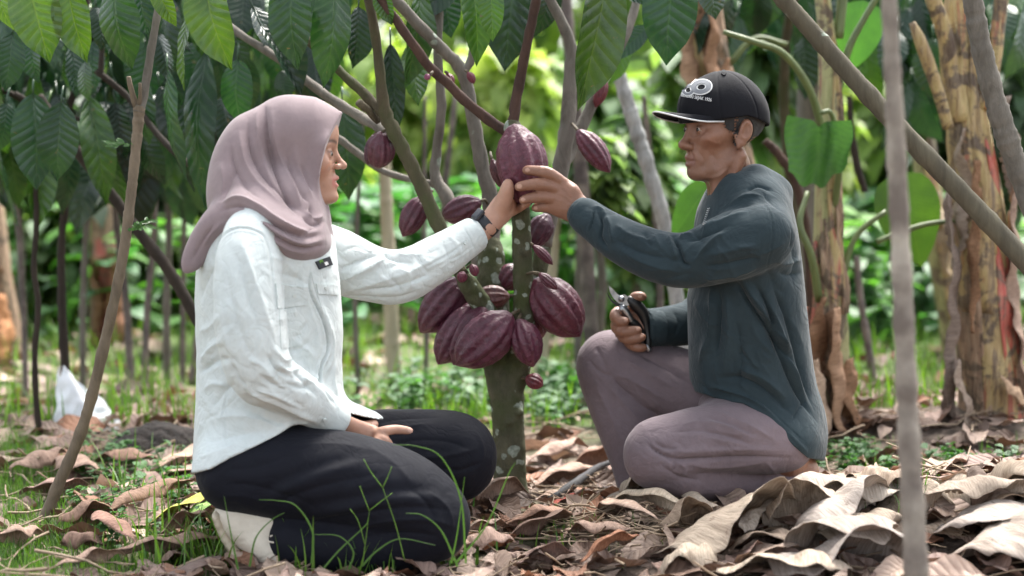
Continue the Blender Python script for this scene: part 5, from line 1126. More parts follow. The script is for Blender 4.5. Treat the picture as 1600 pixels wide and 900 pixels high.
pole('slim_trunk', 'pale brown ringed stem right behind the large right pod', 'pole', [(932, 625, 6.0, 12), (922, 500, 6.0, 11.5), (916, 380, 6.0, 11.5), (905, 240, 6.0, 11), (892, 100, 6.0, 10), (882, -30, 6.0, 9)], M_POLE, 12, PG)
pole('bamboo_pole', 'pale yellow bamboo post under the outstretched pale sleeve', 'pole', [(622, 632, 6.2, 12), (613, 540, 6.2, 12), (609, 440, 6.2, 11), (604, 330, 6.2, 10), (600, 240, 6.2, 9)], M_PALE, 14, PG)
pole('bamboo_pole', 'cream post right of the trunk behind the lowest small pod', 'pole', [(838, 622, 6.2, 11), (850, 520, 6.2, 11), (860, 420, 6.2, 11), (868, 330, 6.2, 10)], M_PALE, 14, PG)
pole('slim_trunk', 'thin brown stem between the slim banana plant and the foreground pole', 'pole', [(1372, 645, 6.0, 6), (1360, 560, 6.0, 6), (1345, 470, 6.0, 5.5), (1338, 400, 6.0, 5)], M_POLE, 0, PG)
pole('slim_trunk', 'dark branching stem above the dead banana leaves', 'pole', [(1352, 300, 5.6, 5), (1340, 262, 5.6, 6), (1330, 200, 5.6, 5), (1327, 150, 5.6, 4)], M_DARKB, 0, PG)
pole('slim_trunk', 'brown stem touching the back of the slate hoodie', 'pole', [(1285, 640, 5.3, 9), (1270, 500, 5.3, 8), (1262, 380, 5.3, 7.5), (1245, 290, 5.3, 7), (1215, 240, 5.3, 7), (1195, 220, 5.3, 6)], M_REDB, 0, PG)
rs = random.Random(77)
whr = ['beside the withered stem at the far left', 'just right of the two dark thin stems at left', 'behind the lower part of the leaning stick', 'near the white sack', 'behind the back of the pale shirt', 'left of the slanting dark pole', 'in the gap below the mauve scarf tail', 'between the pale shirt and the yellow bamboo post', 'right of the yellow bamboo post', 'left of the trunk under the pods', 'behind the bent mauve knee', 'below the slate sleeve near the secateurs']
for i, x in enumerate((40, 130, 205, 225, 262, 285, 300, 560, 665, 715, 905, 1030)):
    yb = rs.uniform(600, 628); Yg = ground_at(x, yb)[1]; w = rs.uniform(4, 7); tx = x+rs.uniform(-25, 25)
    pole('slim_trunk', 'blurred thin trunk ' + whr[i], 'tree trunk', [(x, yb, Yg, w), ((x+tx)/2+rs.uniform(-5, 5), 480, Yg, w*.9), (tx, 340, Yg, w*.8), (tx+rs.uniform(-20, 20), 150, Yg, w*.6)], (M_POLE, M_GREYB, M_POLE)[i % 3], 0, 'distant thin trunks in the grove')
# white plastic sack caught on a stem
V = []; rs = np.random.RandomState(4); nU, nV = 26, 22
top, pl_ = P(100, 580, 5.25), []
for i in range(nU+1):
    t = i/nU
    for j in range(nV+1):
        s = j/nV; a = (s-.5)*3.6; w = .012+.115*t**.8; V.append(top + np.array((math.sin(a)*w + .10*t, -math.cos(a)*w*.6, -.24*t + .02*math.sin(a*3+t*4))))
V = np.array(V); V = V+np.stack([vnoise(V, 45, 1)*.012, vnoise(V, 50, 2)*.012, vnoise(V, 40, 3)*.008], 1)
o = mkobj('plastic_sack', V, [(i*(nV+1)+j, i*(nV+1)+j+1, (i+1)*(nV+1)+j+1, (i+1)*(nV+1)+j) for i in range(nU) for j in range(nV)], simple('white_plastic', (.78, .80, .82), .35, (.62, .65, .68), 18, .3, 60)); tag(o, 'crumpled white plastic sack hanging on a thin stem at left', 'sack')
# dark soil mound
V, F = sdf_mesh([ell(GP(236, 722)+np.array((0, .1, -.02)), (.16, .12, .12)), ell(GP(190, 728)+np.array((0, .1, -.02)), (.10, .09, .07), k=.04), ell(GP(292, 715)+np.array((0, .1, -.01)), (.09, .09, .08), k=.04)], .008, 1)
V = V+normals(V, F)*(vnoise(V, 60, 7)*.012+vnoise(V, 170, 8)*.006)[:, None]; o = mkobj('soil_mound', V, F, simple('dark_rotting_soil', (.03, .022, .018), .95, (.012, .010, .009), 60, .9, 120, bd=.01)); tag(o, 'small heap of dark rotting soil behind the litter at left', 'soil heap')
# tall grass stalks with forked seed heads in front of the trousers
def stalk(label, pts, r, heads, col, nm='seeding_grass'):
    A = catmull([P(x, y, Y) for x, y, Y in pts], 6); v_, f_ = tube(A, np.linspace(r, r*.4, len(A)), 5); mb = MB(); mb.add(v_, f_, col, np.full((len(v_), 2), .5))
    for h in heads:
        B_ = catmull([P(x, y, Y) for x, y, Y in h], 3); v_, f_ = tube(B_, np.linspace(r*.7, r*.5, len(B_)), 4); mb.add(v_, f_, np.array(col)*1.2, np.full((len(v_), 2), .5))
    o = mb.build(nm, M_GRASS, None); return tag(o, label, 'grass', 'tall grass stalks before the black trousers', 'thing')
YS = 3.34
gb = lambda x: (x, 893, YS)
stalk('tall grass stalk with a wide forked seed head in front of the near knee', [(632, 875, YS), (618, 820, YS), (598, 762, YS)], .0014, [[(598, 762, YS), (580, 738, YS), (568, 717, YS)], [(598, 762, YS), (606, 745, YS), (612, 729, YS)]], (1.6, 1.5, 1.1))
stalk('shorter grass stalk with a three way seed head left of the tallest', [(566, 885, YS), (572, 840, YS), (577, 798, YS)], .0013, [[(577, 798, YS), (568, 775, YS), (562, 759, YS)], [(577, 798, YS), (596, 783, YS), (613, 770, YS)], [(570, 850, YS), (560, 815, YS), (547, 795, YS)]], (1.5, 1.4, 1.0))
arcs = [([(728, 880, YS), (720, 780, YS), (690, 715, YS), (650, 697, YS), (613, 695, YS)], 'long green blade arching from the near knee to the resting hand'), ([(487, 880, YS), (488, 830, YS), (462, 790, YS), (430, 782, YS), (404, 781, YS)], 'green blade arching above the shoe'), ([(372, 890, YS), (360, 830, YS), (350, 775, YS)], 'upright green blade left of the shoe'),
        ([(390, 885, YS), (400, 840, YS), (425, 812, YS), (445, 801, YS)], 'thin pale blade curving up beside the shoelaces'), ([(545, 890, YS), (552, 862, YS), (530, 838, YS), (490, 835, YS)], 'blade bowing left below the seed heads'), ([(500, 895, YS), (530, 860, YS), (570, 822, YS), (575, 810, YS)], 'blade leaning right towards the seed heads'),
        ([(565, 885, YS), (590, 860, YS), (625, 842, YS), (680, 852, YS)], 'low blade bending right along the trouser leg'), ([(705, 880, YS), (715, 830, YS), (726, 745, YS)], 'straight green blade in front of the near knee'), ([(715, 885, YS), (690, 830, YS), (660, 805, YS), (634, 802, YS)], 'blade arching left across the shin'), ([(712, 880, YS), (760, 820, YS), (795, 740, YS), (806, 722, YS)], 'thin blade reaching up to the lichen spot on the trunk')]
for pts, lb in arcs: 
    A = catmull([P(x, y, Y) for x, y, Y in pts], 6); w = np.linspace(.0024, .0005, len(A)); T_ = np.gradient(A, axis=0); T_ /= np.linalg.norm(T_, axis=1)[:, None]; s_ = np.cross(T_, (0, -1, .3)); s_ /= np.linalg.norm(s_, axis=1)[:, None]
    V = np.stack([A-s_*w[:, None], A+np.array((0, -.0012, 0)), A+s_*w[:, None]], 1).reshape(-1, 3); F = [(3*i+j, 3*i+j+1, 3*i+4+j, 3*i+3+j) for i in range(len(A)-1) for j in (0, 1)]
    o = mkobj('wild_grass', V, F, M_GRASS, None, True, np.tile((.85, .95, .7), (len(V), 1)), np.tile((.5, .3), (len(V), 1))); tag(o, lb, 'grass', 'tall grass blades before the black trousers', 'thing')

bp = [o for o in bpy.data.objects if o.name.startswith('banana_plant') and 'slim banana' in o.get('label', '')][0]
V, F, U = [], [], []; n1, n2 = 24, 14
for j in range(n2+1):
    for i in range(n1+1):
        s = (i/n1-.5)*2; t = j/n2; a = abs(s); x = 1280 + s*(50+4*math.sin(t*5)) - 2*t; yt = 190 - 8*a + (6 if s > 0 else -2)*a + 14*math.exp(-(s/.12)**2)*.6; yb = 292 - 22*a**2.2 - (16 if s > 0 else 0)*a + 5*math.sin(s*9)
        V.append(P(x, yt+(yb-yt)*t, 4.8 - .05*a**1.5 + .012*math.sin(s*7+t*3)+.03*t)); U.append((i/n1, t*.35))
V = np.array(V); F = [(j*(n1+1)+i, j*(n1+1)+i+1, (j+1)*(n1+1)+i+1, (j+1)*(n1+1)+i) for j in range(n2) for i in range(n1)]
mkobj('leaf', V, F, M_BLEAF, bp, True, np.tile((.62, .66, .75), (len(V), 1)), U)
# ---------------------------------------------------------------- the woman
def build_woman():
    HW = Head(P(466, 236, 3.66), 0, R(2), .98)
    near_thigh = [(372, 735, 3.53, 66, 1.15), (450, 738, 3.52, 68, 1.1), (540, 748, 3.50, 66, 1.1), (620, 772, 3.48, 64, 1.1), (678, 806, 3.47, 54, 1.15)]
    near_shank = [(682, 826, 3.47, 50, 1.1), (600, 845, 3.48, 45, 1.15), (520, 850, 3.49, 41, 1.2), (468, 847, 3.50, 40, 1.2), (455, 838, 3.50, 36, 1.25)]
    far_thigh = [(400, 730, 3.78, 64, 1.1), (500, 718, 3.82, 62, 1.1), (600, 708, 3.86, 63, 1.0), (690, 711, 3.89, 63, 1.0), (716, 712, 3.90, 57, 1.0)]
    far_shank = [(716, 730, 3.90, 52), (620, 770, 3.90, 40), (520, 800, 3.88, 34)]
    torso = [(434, 374, 3.66, 66, 1.6), (421, 400, 3.65, 96, 1.32), (419, 460, 3.65, 103, 1.08), (422, 520, 3.65, 104, 1.06), (421, 580, 3.65, 103, 1.08), (423, 640, 3.65, 106, 1.15), (430, 700, 3.65, 117, 1.14), (431, 745, 3.66, 117, 1.14)]
    near_up = [(392, 375, 3.47, 40, 1.0), (387, 430, 3.44, 46), (390, 500, 3.42, 48), (399, 560, 3.42, 46), (412, 592, 3.43, 40)]
    near_fo = [(412, 590, 3.43, 38), (445, 606, 3.46, 35), (480, 628, 3.50, 30), (508, 646, 3.54, 25), (528, 657, 3.56, 22)]
    far_arm = [(478, 385, 3.84, 42), (530, 408, 3.87, 45), (580, 428, 3.90, 40), (630, 432, 3.93, 37), (680, 405, 3.96, 32), (720, 380, 3.99, 26), (752, 360, 4.01, 22)]
    # body: head, neck, trunk, limbs and both hands as one surface
    B = head_prims(HW, False)
    B += [cone(HW.w((-.02, 0, -.06)), P(440, 360, 3.65), .052, .058, k=.03)]
    B += chain([(a, b, c, r*.78, x) for a, b, c, r, x in torso[1:]], k=.03, n=1)
    B += [ell(P(430, 395, 3.65), (.07, .16, .06), k=.04)]
    for q in (near_thigh, near_shank, far_thigh, far_shank): B += chain([(a, b, c, r*.72) for a, b, c, r, *x in q], k=.02, n=1)
    for q in (near_up, near_fo): B += chain([(a, b, c, min(r*.6, 24)) for a, b, c, r, *x in q], k=.02, n=1)
    B += chain([(a, b, c, min(r*.6, 22)) for a, b, c, r, *x in far_arm[:-1]] + [(752, 360, 4.01, 15), (770, 343, 4.02, 15)], k=.02, n=2)
    B += chain([(462, 846, 3.5, 22), (425, 822, 3.5, 16), (390, 812, 3.5, 16), (400, 845, 3.5, 16), (440, 870, 3.48, 18)], k=.02)
    # near hand resting between the thighs
    B += hand([[(520, 655, 3.57, 12, .8), (536, 661, 3.60, 12.5, .7), (555, 671, 3.62, 14.5, .6), (575, 680, 3.63, 16, .55), (590, 684, 3.63, 14, .55)],
               [(545, 664, 3.63, 9), (565, 668, 3.66, 8.5), (578, 666, 3.68, 6.5), (585, 662, 3.69, 5.5)]],
              [[(590, 677, 3.62, 8), (604, 673, 3.62, 7), (618, 671, 3.63, 6.6), (631, 672, 3.63, 5.6), (641, 673, 3.63, 4.6)],
               [(592, 685, 3.61, 8), (602, 689, 3.61, 7.2), (609, 698, 3.62, 6.2), (614, 708, 3.63, 5.2)],
               [(588, 692, 3.60, 8), (597, 700, 3.60, 7), (602, 711, 3.61, 6)],
               [(580, 697, 3.58, 7.5), (588, 708, 3.58, 6.5), (592, 718, 3.59, 5.5)]])
    # far hand holding the pod stalk from below, fingers curled behind the stem
    B += hand([[(766, 347, 4.02, 14.5, .85), (778, 335, 4.03, 17, .75), (787, 322, 4.04, 17.5, .65), (790, 308, 4.05, 12, .7)],
               [(780, 330, 4.02, 12), (788, 312, 4.01, 11), (792, 298, 4.00, 8.5), (794, 286, 4.00, 6.5)]],
              [[(797, 300, 4.07, 7), (808, 300, 4.10, 6.5), (818, 302, 4.08, 6), (824, 304, 4.05, 5.2)],
               [(797, 310, 4.07, 7.5), (808, 309, 4.10, 7), (819, 310, 4.08, 6.2), (825, 312, 4.04, 5.4)],
               [(796, 322, 4.07, 7.5), (808, 318, 4.095, 6.8), (819, 316, 4.07, 6), (824, 319, 4.03, 5.2)],
               [(794, 333, 4.06, 7.5), (806, 328, 4.085, 6.2), (815, 323, 4.06, 5.5), (818, 322, 4.03, 4.6)]])
    V, F = sdf_mesh(B, .0027, 1)
    V = strokes(V, F, [([(590, 668), (598, 673)], 2.5, .6), ([(560, 672), (590, 680)], 3, -.5), ([(520, 283), (530, 279), (533, 270)], 3, -.7), ([(598, 690), (596, 683)], 2, -.8),
                       ([(518, 262), (524, 270), (526, 282)], 4, -.8)])
    c, _ = head_tint(HW, V, (.45, .255, .18), False)
    pj = proj(V); hn = (np.hypot(*(pj-np.array((642, 672))).T) < 5) | (np.hypot(*(pj-np.array((585, 661))).T) < 4); c[hn] = (.58, .36, .28)
    hr = (pj[:, 0] > 500) & (pj[:, 1] > 600); k = np.abs(vnoise(V, 160, 3))
    c = c*(1-.12*k[:, None])
    who = mkobj('person', V, F, M_SKIN_W, None, True, c)
    tag(who, 'kneeling person in mauve headscarf, pale shirt and black trousers reaching for the pod', 'person')
    eyes(HW, who)
    tb = []
    V2, F2 = sdf_mesh([HW.e((.0775, 0, -.067), (.0125, .018, .0055), k=.002)], .0016, 1); mkobj('teeth', V2, F2, M_TEETH, who)

    # shirt
    hem = [(250, 742), (306, 739), (330, 733), (362, 714), (400, 697), (432, 681), (460, 662), (490, 652), (545, 646), (572, 652), (588, 655), (640, 655)]
    Sh = chain(torso, k=.03) + chain(infl(near_thigh[:3], 6), k=.02) + chain(infl(far_thigh[:3], 5), k=.02)
    Sh += [eseg(P(500, 640, 3.68), P(584, 655, 3.74), mpx(30, 3.7), mpx(12, 3.7), .12, .07, k=.03)]
    cut = cut_below(hem)
    V1, F1 = sdf_mesh(Sh, .004, 2, cut)
    Sl = chain(near_up, k=.025) + chain(near_fo, k=.02) + [cone(P(395, 358, 3.49), P(450, 350, 3.62), .045, .05, k=.04)]
    a, b_ = P(508, 646, 3.54), P(532, 659, 3.565); Sl.append(halfspace(b_, b_-a))
    Fa = chain(far_arm, k=.02); a2, b2 = P(720, 380, 3.99), P(747, 363, 4.005); Fa.append(halfspace(b2, b2-a2))
    # trunk and sleeves as one sewn surface: run the union again with the sleeves outside the hem cut
    def both(p, D):
        d1 = np.full(len(p), 1e3)
        return D
    allp = Sh
    def shirt_extra(p, D):
        D = cut(p, D)
        for grp in (Sl, Fa):
            e = np.full(len(p), 1e3)
            lo = np.min([q.c-q.R for q in grp if q.op == 'u'], 0)-.05; hi = np.max([q.c+q.R for q in grp if q.op == 'u'], 0)+.05
            m = ((p > lo) & (p < hi)).all(1)
            if m.any():
                pm = p[m]; em = np.full(m.sum(), 1e3)
                for q in grp: em = comb(em, q.f(pm), q.op, q.k)
                e[m] = em
            D = comb(D, e, 'u', .018)
        return D
    cover = [Pr(lambda p: np.full(len(p), 1e3), (np.array(q.c)), q.R, 'u', .001) for q in []]
    V, F = sdf_mesh_multi(Sh, [Sl, Fa], .0036, shirt_extra, 2)
    V = V + normals(V, F)*(vnoise(V, 38, 5)*.0016 + vnoise(V, 75, 8)*.0009)[:, None]
    Wf = [([(335, 402), (346, 372), (370, 357), (402, 362), (418, 382), (427, 447), (433, 523)], 3.0, -1.8, 'c'),
          ([(377, 375), (395, 430), (415, 490), (430, 535)], 9, 4, 'r'), ([(366, 390), (384, 450), (405, 520)], 8, -3, 'r'),
          ([(352, 420), (362, 470), (380, 530), (400, 565)], 7, -2.5, 'r'), ([(345, 470), (350, 520), (362, 560)], 6, 2.5, 'r'),
          ([(425, 540), (440, 560), (450, 562), (462, 550)], 5, 4, 'r'), ([(418, 552), (432, 576), (455, 590)], 5, -5, 'r'),
          ([(428, 566), (450, 580), (470, 575)], 5, 4.5), ([(440, 596), (470, 606), (490, 600)], 5, -4), ([(448, 570), (468, 590), (500, 622)], 5, -4),
          ([(379, 604), (400, 622), (430, 634), (468, 652), (500, 666)], 4.5, -5, 'f'), ([(395, 606), (430, 618), (470, 638)], 5, 4),
          ([(360, 565), (372, 592), (385, 606)], 6, -5), ([(405, 585), (425, 600), (450, 612)], 5, -3.5), ([(385, 560), (410, 572), (425, 590)], 6, 3.5),
          ([(484, 420), (484, 455), (500, 492), (509, 520), (510, 548), (500, 575), (499, 598), (512, 618), (524, 634)], 3.2, -7, 'c'),
          ([(492, 448), (510, 500), (519, 530), (517, 560), (508, 585)], 5, 4.5, 'r'), ([(470, 410), (474, 450), (490, 500), (498, 540), (490, 580)], 8, 2.5, 'r'),
          ([(312, 566), (330, 545), (352, 530)], 7, 5, 'r'), ([(310, 585), (335, 565), (362, 560)], 6, -5, 'r'), ([(308, 520), (330, 510), (345, 490)], 8, 3.5),
          ([(312, 470), (322, 440), (335, 415)], 7, -3.5), ([(318, 610), (335, 600), (360, 604)], 7, 3.5), ([(330, 640), (352, 610), (370, 600)], 8, -3.5),
          ([(355, 600), (350, 650), (352, 700)], 3, -1.5, 'c'), ([(330, 655), (380, 650), (430, 665)], 10, 3.5), ([(320, 690), (370, 680), (420, 672)], 10, -3), ([(390, 640), (420, 655), (450, 665)], 6, -4),
          ([(310, 716), (340, 706), (380, 690)], 8, 2), ([(445, 540), (470, 520), (482, 500)], 6, -2.5), ([(452, 530), (478, 545), (492, 562)], 6, 3),
          ([(432, 500), (450, 495), (470, 480)], 6, 2), ([(440, 545), (465, 546), (485, 532)], 5, -3), ([(420, 400), (445, 410), (465, 430)], 8, 2.5), ([(430, 425), (455, 432), (475, 440)], 6, -2.5),
          ([(470, 590), (490, 600), (510, 630)], 6, 3), ([(525, 560), (521, 590), (527, 620)], 5, 3)]
    Wa = [([(522, 460), (560, 464), (620, 466), (660, 452)], 5, -3), ([(530, 440), (570, 420), (605, 402)], 8, 5), ([(525, 425), (560, 408), (590, 398)], 6, -5),
          ([(600, 396), (612, 404), (640, 410)], 5, -5, 'r'), ([(612, 392), (630, 400), (660, 396)], 5, 4), ([(540, 455), (590, 440), (640, 425), (700, 392)], 9, 3.5), ([(560, 455), (620, 448), (680, 425)], 6, -4),
          ([(620, 418), (640, 432), (640, 455)], 6, 3.5), ([(605, 430), (622, 445), (630, 462)], 6, -3.5), ([(648, 385), (655, 410), (672, 430)], 7, -2.5), ([(690, 375), (700, 400), (706, 418)], 5, -2, 'r'), ([(700, 366), (715, 385), (722, 402)], 5, 2),
          ([(520, 380), (530, 400), (550, 412)], 8, -3), ([(515, 400), (520, 430), (530, 455)], 7, -4), ([(660, 420), (700, 398), (735, 372)], 2.5, -1.5, 'c'), ([(665, 425), (712, 402), (742, 382)], 2.5, -1.2, 'c'),
          ([(722, 352), (734, 372), (742, 392)], 2.2, -1.6, 'c')]
    Wf += wrinkles(1, 16, 400, 470, 40, 110, 70, 25, 75, 3.2, 1.0) + wrinkles(2, 18, 425, 595, 50, 45, 30, 30, 45, 2.8, 1.4) + wrinkles(3, 12, 340, 620, 30, 100, 20, 35, 60, 3.6, 1.1) + wrinkles(4, 10, 500, 560, 30, 90, 80, 25, 60, 3, 1.0)
    Wa += wrinkles(5, 22, 620, 420, 110, 35, -20, 30, 60, 3, 1.1)
    V = strokes(V, F, Wf, (3.3, 3.78), 1.8); V = strokes(V, F, Wa, (3.74, 4.2), 1.9)
    shirt = mkobj('shirt', V, F, M_SHIRT, who)
    T = bvh(V, F)
    patch(T, [(430, 443), (481, 449), (479, 476), (433, 482)], 'pocket_flap', M_SHIRT, shirt, 0, .0035)
    patch(T, [(436, 484), (468, 480), (473, 537), (439, 545)], 'pocket', M_SHIRT, shirt, -.0005, .002)
    patch(T, [(493, 443), (529, 446), (528, 461), (496, 459)], 'pocket_flap', M_SHIRT, shirt, 0, .003)
    pt = patch(T, [(492, 409), (513, 401), (518, 414), (498, 421)], 'name_patch', simple('black_patch', (.012, .014, .02), .7), shirt, .001, .003)
    em_g = simple('green_embroidery', (.16, .38, .05), .7)
    write(T, 'M', 497.5, 412, 7, R(-20), 'logo', em_g, pt, .0042, .0012)
    patch(T, [(504, 410.5), (508.5, 409), (510.5, 413.5), (506, 415.5)], 'emblem', M_WHITE, pt, .0042, .001, 2, 2)
    for x, y in ((459, 462), (507, 656), (727, 380), (508, 450)): disc(T, x, y, 3.0, 'button', simple('pearl_button', (.58, .62, .60), .35), shirt, .003, .002, n=12)
    ribbon(T, [(486, 425), (493, 452), (506, 490)], 1.2, 'stitching', M_SHIRT, shirt, 0, .0012)
    # cuffs: open bands round both wrists
    for (p0, p1, r0, r1, rat) in ((P(513, 649, 3.545), P(534, 660, 3.567), mpx(23.5, 3.55), mpx(21.5, 3.57), 1), (P(728, 374, 3.995), P(750, 361.5, 4.008), mpx(25.5, 4), mpx(22.5, 4), 1)):
        d = p1-p0; v_, f_ = tube([p0, p0+d*.5, p1, p1-d*.02, p0+d*.4], [r0, (r0+r1)/2, r1, r1-.004, r1-.004], 28, False)
        mkobj('cuff', v_, f_, M_SHIRT, shirt)

    # headscarf
    K = [HW.e((-.014, 0, .037), (.106, .086, .092), k=.02), HW.e((.045, 0, .04), (.056, .066, .052), k=.03), HW.e((.01, 0, -.04), (.075, .076, .085), k=.03),
         cone(P(500, 190, 3.66), P(533, 184, 3.66), .045, .010, k=.035),
         cone(P(510, 230, 3.60), P(498, 300, 3.61), .022, .020, k=.03), cone(P(510, 230, 3.72), P(498, 300, 3.71), .022, .020, k=.03)]
    K += chain([(400, 215, 3.66, 40, 1.1), (385, 260, 3.65, 42, 1.2), (385, 300, 3.65, 46, 1.4), (390, 335, 3.64, 50, 1.6)], k=.04)
    K += chain([(436, 300, 3.66, 50, 1.15), (446, 330, 3.66, 52, 1.3), (455, 350, 3.65, 44, 1.65), (464, 372, 3.64, 36, 1.8)], k=.04)
    K += chain([(372, 318, 3.52, 22, .9), (402, 340, 3.485, 24, .9), (440, 366, 3.48, 27, .9), (470, 381, 3.52, 26, .9), (490, 382, 3.60, 23, 1), (494, 380, 3.70, 21, 1)], k=.02)
    K += chain([(484, 334, 3.62, 15), (494, 350, 3.64, 14), (500, 368, 3.66, 13), (498, 385, 3.68, 13)], k=.018)
    K += chain([(380, 325, 3.56, 24, 1.2), (350, 345, 3.55, 24, 1.3), (325, 372, 3.55, 20, .9), (305, 400, 3.54, 13, .5), (290, 424, 3.53, 4, .6)], k=.022)
    K += [ell(P(432, 318, 3.585), (.075, .075, .06), k=.05), ell(P(455, 352, 3.57), (.06, .06, .045), k=.05)]
    # face opening: cut along the brim
    t0, t1 = P(538, 170, 3.66), P(499, 305, 3.66); nn = np.cross(t1-t0, (0, 1, 0)); nn = nn if nn[0] > 0 else -nn
    nn = nn/np.linalg.norm(nn); tt = (t1-t0)/np.linalg.norm(t1-t0)
    Kh, Kn = K[:6], K[6:]
    def brim(p, D):
        E = np.full(len(p), 1e3); m = (p[:, 2] > P(400, 360, 3.66)[2]-.05)
        if m.any():
            pm = p[m]; e = np.full(m.sum(), 1e3)
            for q in Kh: e = comb(e, q.f(pm), 'u', q.k)
            q = pm-t0; s_ = q@nn; v = q@tt
            e = np.maximum(e, s_ + .009*np.sin(np.clip(v/.19, 0, 1)*3.14))
            ex = (pm-HW.w((.028, 0, -.02)))/np.array((.082, .060, .100)); hole = (np.sqrt((ex**2).sum(1))-1)*.06
            e = np.maximum(e, -np.maximum(hole, -(s_+.030))); E[m] = e
        D = comb(D, E, 'u', .022)
        face = (p-HW.w((.052, 0, -.055)))/np.array((.046, .050, .068)); f2 = (np.sqrt((face**2).sum(1))-1)*.045    # room for the chin
        return comb(D, f2, 's', .006)
    V, F = sdf_mesh_multi(Kn, [Kh], .0032, brim, 2)
    V = V + normals(V, F)*(vnoise(V, 25, 15)*.0010)[:, None]
    G = [([(413, 160), (415, 190), (418, 216), (427, 256), (438, 288), (452, 316), (466, 338)], 5, -6.5, 'r'), ([(424, 168), (430, 215), (442, 255), (458, 290), (472, 325)], 8, 4.5, 'r'),
         ([(402, 165), (402, 205), (408, 240), (424, 285), (445, 320)], 8, 4.5, 'r'), ([(387, 186), (390, 225), (399, 252), (420, 285), (448, 312), (472, 332)], 5, -5.5, 'r'),
         ([(374, 200), (378, 235), (386, 262), (408, 292), (440, 320)], 7, 4, 'r'), ([(360, 225), (366, 260), (384, 290), (410, 312)], 6, -4, 'r'), ([(345, 250), (350, 285), (345, 315)], 8, 3), ([(370, 262), (358, 290), (345, 320)], 7, -3.5),
         ([(447, 240), (455, 270), (470, 300), (484, 318)], 4.5, -4, 'r'), ([(460, 225), (466, 260), (478, 292), (490, 312)], 6, 3, 'r'), ([(470, 255), (478, 280), (488, 300)], 4, -2.5),
         ([(340, 318), (372, 310), (402, 322), (436, 345), (472, 362), (500, 360)], 5.5, 6, 'r'), ([(345, 330), (375, 322), (402, 334), (434, 354), (470, 370), (505, 366)], 4, -5.5, 'r'),
         ([(392, 334), (430, 362), (470, 380), (506, 374)], 5, 5.5, 'r'), ([(412, 340), (440, 356), (472, 366), (500, 350)], 4, -4), ([(405, 348), (436, 372), (474, 388), (508, 382)], 4, -5, 'r'),
         ([(420, 368), (450, 388), (485, 396)], 5, 4), ([(476, 330), (492, 342), (506, 336)], 4, 4.5), ([(472, 338), (490, 351), (510, 345)], 3.5, -4.5), ([(484, 318), (487, 338), (496, 346)], 4, -4),
         ([(335, 350), (315, 380), (298, 410)], 4, -2.5), ([(350, 345), (330, 366), (318, 385)], 4, 2.5), ([(535, 178), (526, 205), (517, 235), (507, 270), (499, 300)], 2.2, 1.2, 'r')]
    V = strokes(V, F, G, None, 2.1)
    mkobj('headscarf', V, F, M_HIJAB, who)

    # trousers
    Tr = chain(near_thigh, k=.03) + chain(near_shank, k=.025) + chain(far_thigh, k=.03) + chain(far_shank, k=.02) + [ell(P(400, 725, 3.65), (.12, .17, .09), k=.04)]
    Tr.append(halfspace(P(437, 846, 3.5), P(400, 830, 3.5)-P(437, 846, 3.5)))
    Tr = [p for p in Tr if p.op != 'i']
    V, F = sdf_mesh(Tr, .004, 2)
    V[:, 2] = np.maximum(V[:, 2], .006)
    V = V + normals(V, F)*(vnoise(V, 30, 25)*.002)[:, None]
    V = strokes(V, F, [([(410, 776), (480, 742), (573, 713)], 9, 5, 'f'), ([(420, 790), (500, 760), (600, 738)], 8, -4), ([(467, 800), (547, 787), (613, 773), (693, 772)], 9, 6, 'f'), ([(480, 815), (560, 802), (650, 792), (712, 800)], 7, -5),
                       ([(540, 830), (600, 815), (670, 812), (715, 826)], 6, 5), ([(560, 842), (620, 832), (690, 838)], 6, -5), ([(430, 700), (520, 694), (590, 706)], 8, 3), ([(340, 735), (400, 730), (450, 712)], 8, -3), ([(330, 780), (380, 775), (430, 790)], 8, 3),
                       ([(640, 762), (670, 790), (680, 820)], 6, -4), ([(665, 765), (700, 795), (708, 830)], 6, 4), ([(350, 755), (400, 760), (470, 782), (500, 800)], 7, -3.5), ([(560, 690), (610, 720), (650, 760)], 8, 2.5)], (3.3, 3.66))
    V = strokes(V, F, [([(585, 664), (620, 655), (690, 652)], 6, -3), ([(560, 690), (620, 670), (680, 662)], 6, 4), ([(600, 700), (650, 688), (700, 690), (740, 705)], 6, -4), ([(650, 715), (700, 712), (750, 700)], 6, 4), ([(680, 730), (720, 735), (758, 720)], 5, -4), ([(740, 670), (755, 700), (750, 735)], 5, 3)], (3.7, 4.2))
    mkobj('trousers', V, F, M_NAVY, who)

    # near shoe: standing on its toes, heel up
    U = chain([(352, 806, 3.50, 19, 1.35), (375, 818, 3.50, 27, 1.2), (405, 838, 3.50, 30, 1.15), (425, 858, 3.49, 27, 1.2), (446, 872, 3.48, 20, 1.4), (458, 876, 3.48, 15, 1.6)], k=.012)
    U += chain([(385, 800, 3.50, 24, 1.2), (420, 815, 3.5, 27, 1.1)], k=.02)
    V, F = sdf_mesh(U, .003, 1)
    V = strokes(V, F, [([(395, 800), (410, 830), (430, 850)], 3, -1.5, 'c'), ([(380, 880), (410, 872), (440, 858)], 3, -1.2, 'c'), ([(430, 846), (445, 858), (462, 862)], 2, -1.3, 'c')])
    sh = mkobj('shoe', V, F, M_SHOE, who)
    U = chain([(342, 803, 3.50, 9, 4.0), (357, 838, 3.50, 9, 3.6), (377, 868, 3.50, 8, 4.2), (400, 884, 3.49, 7.5, 5.2), (430, 889, 3.48, 7, 5.6), (462, 888, 3.48, 7, 4.6)], k=.006, n=3)
    V, F = sdf_mesh(U, .003, 1); V[:, 2] = np.maximum(V[:, 2], .002)
    mkobj('sole', V, F, M_SOLE, sh)
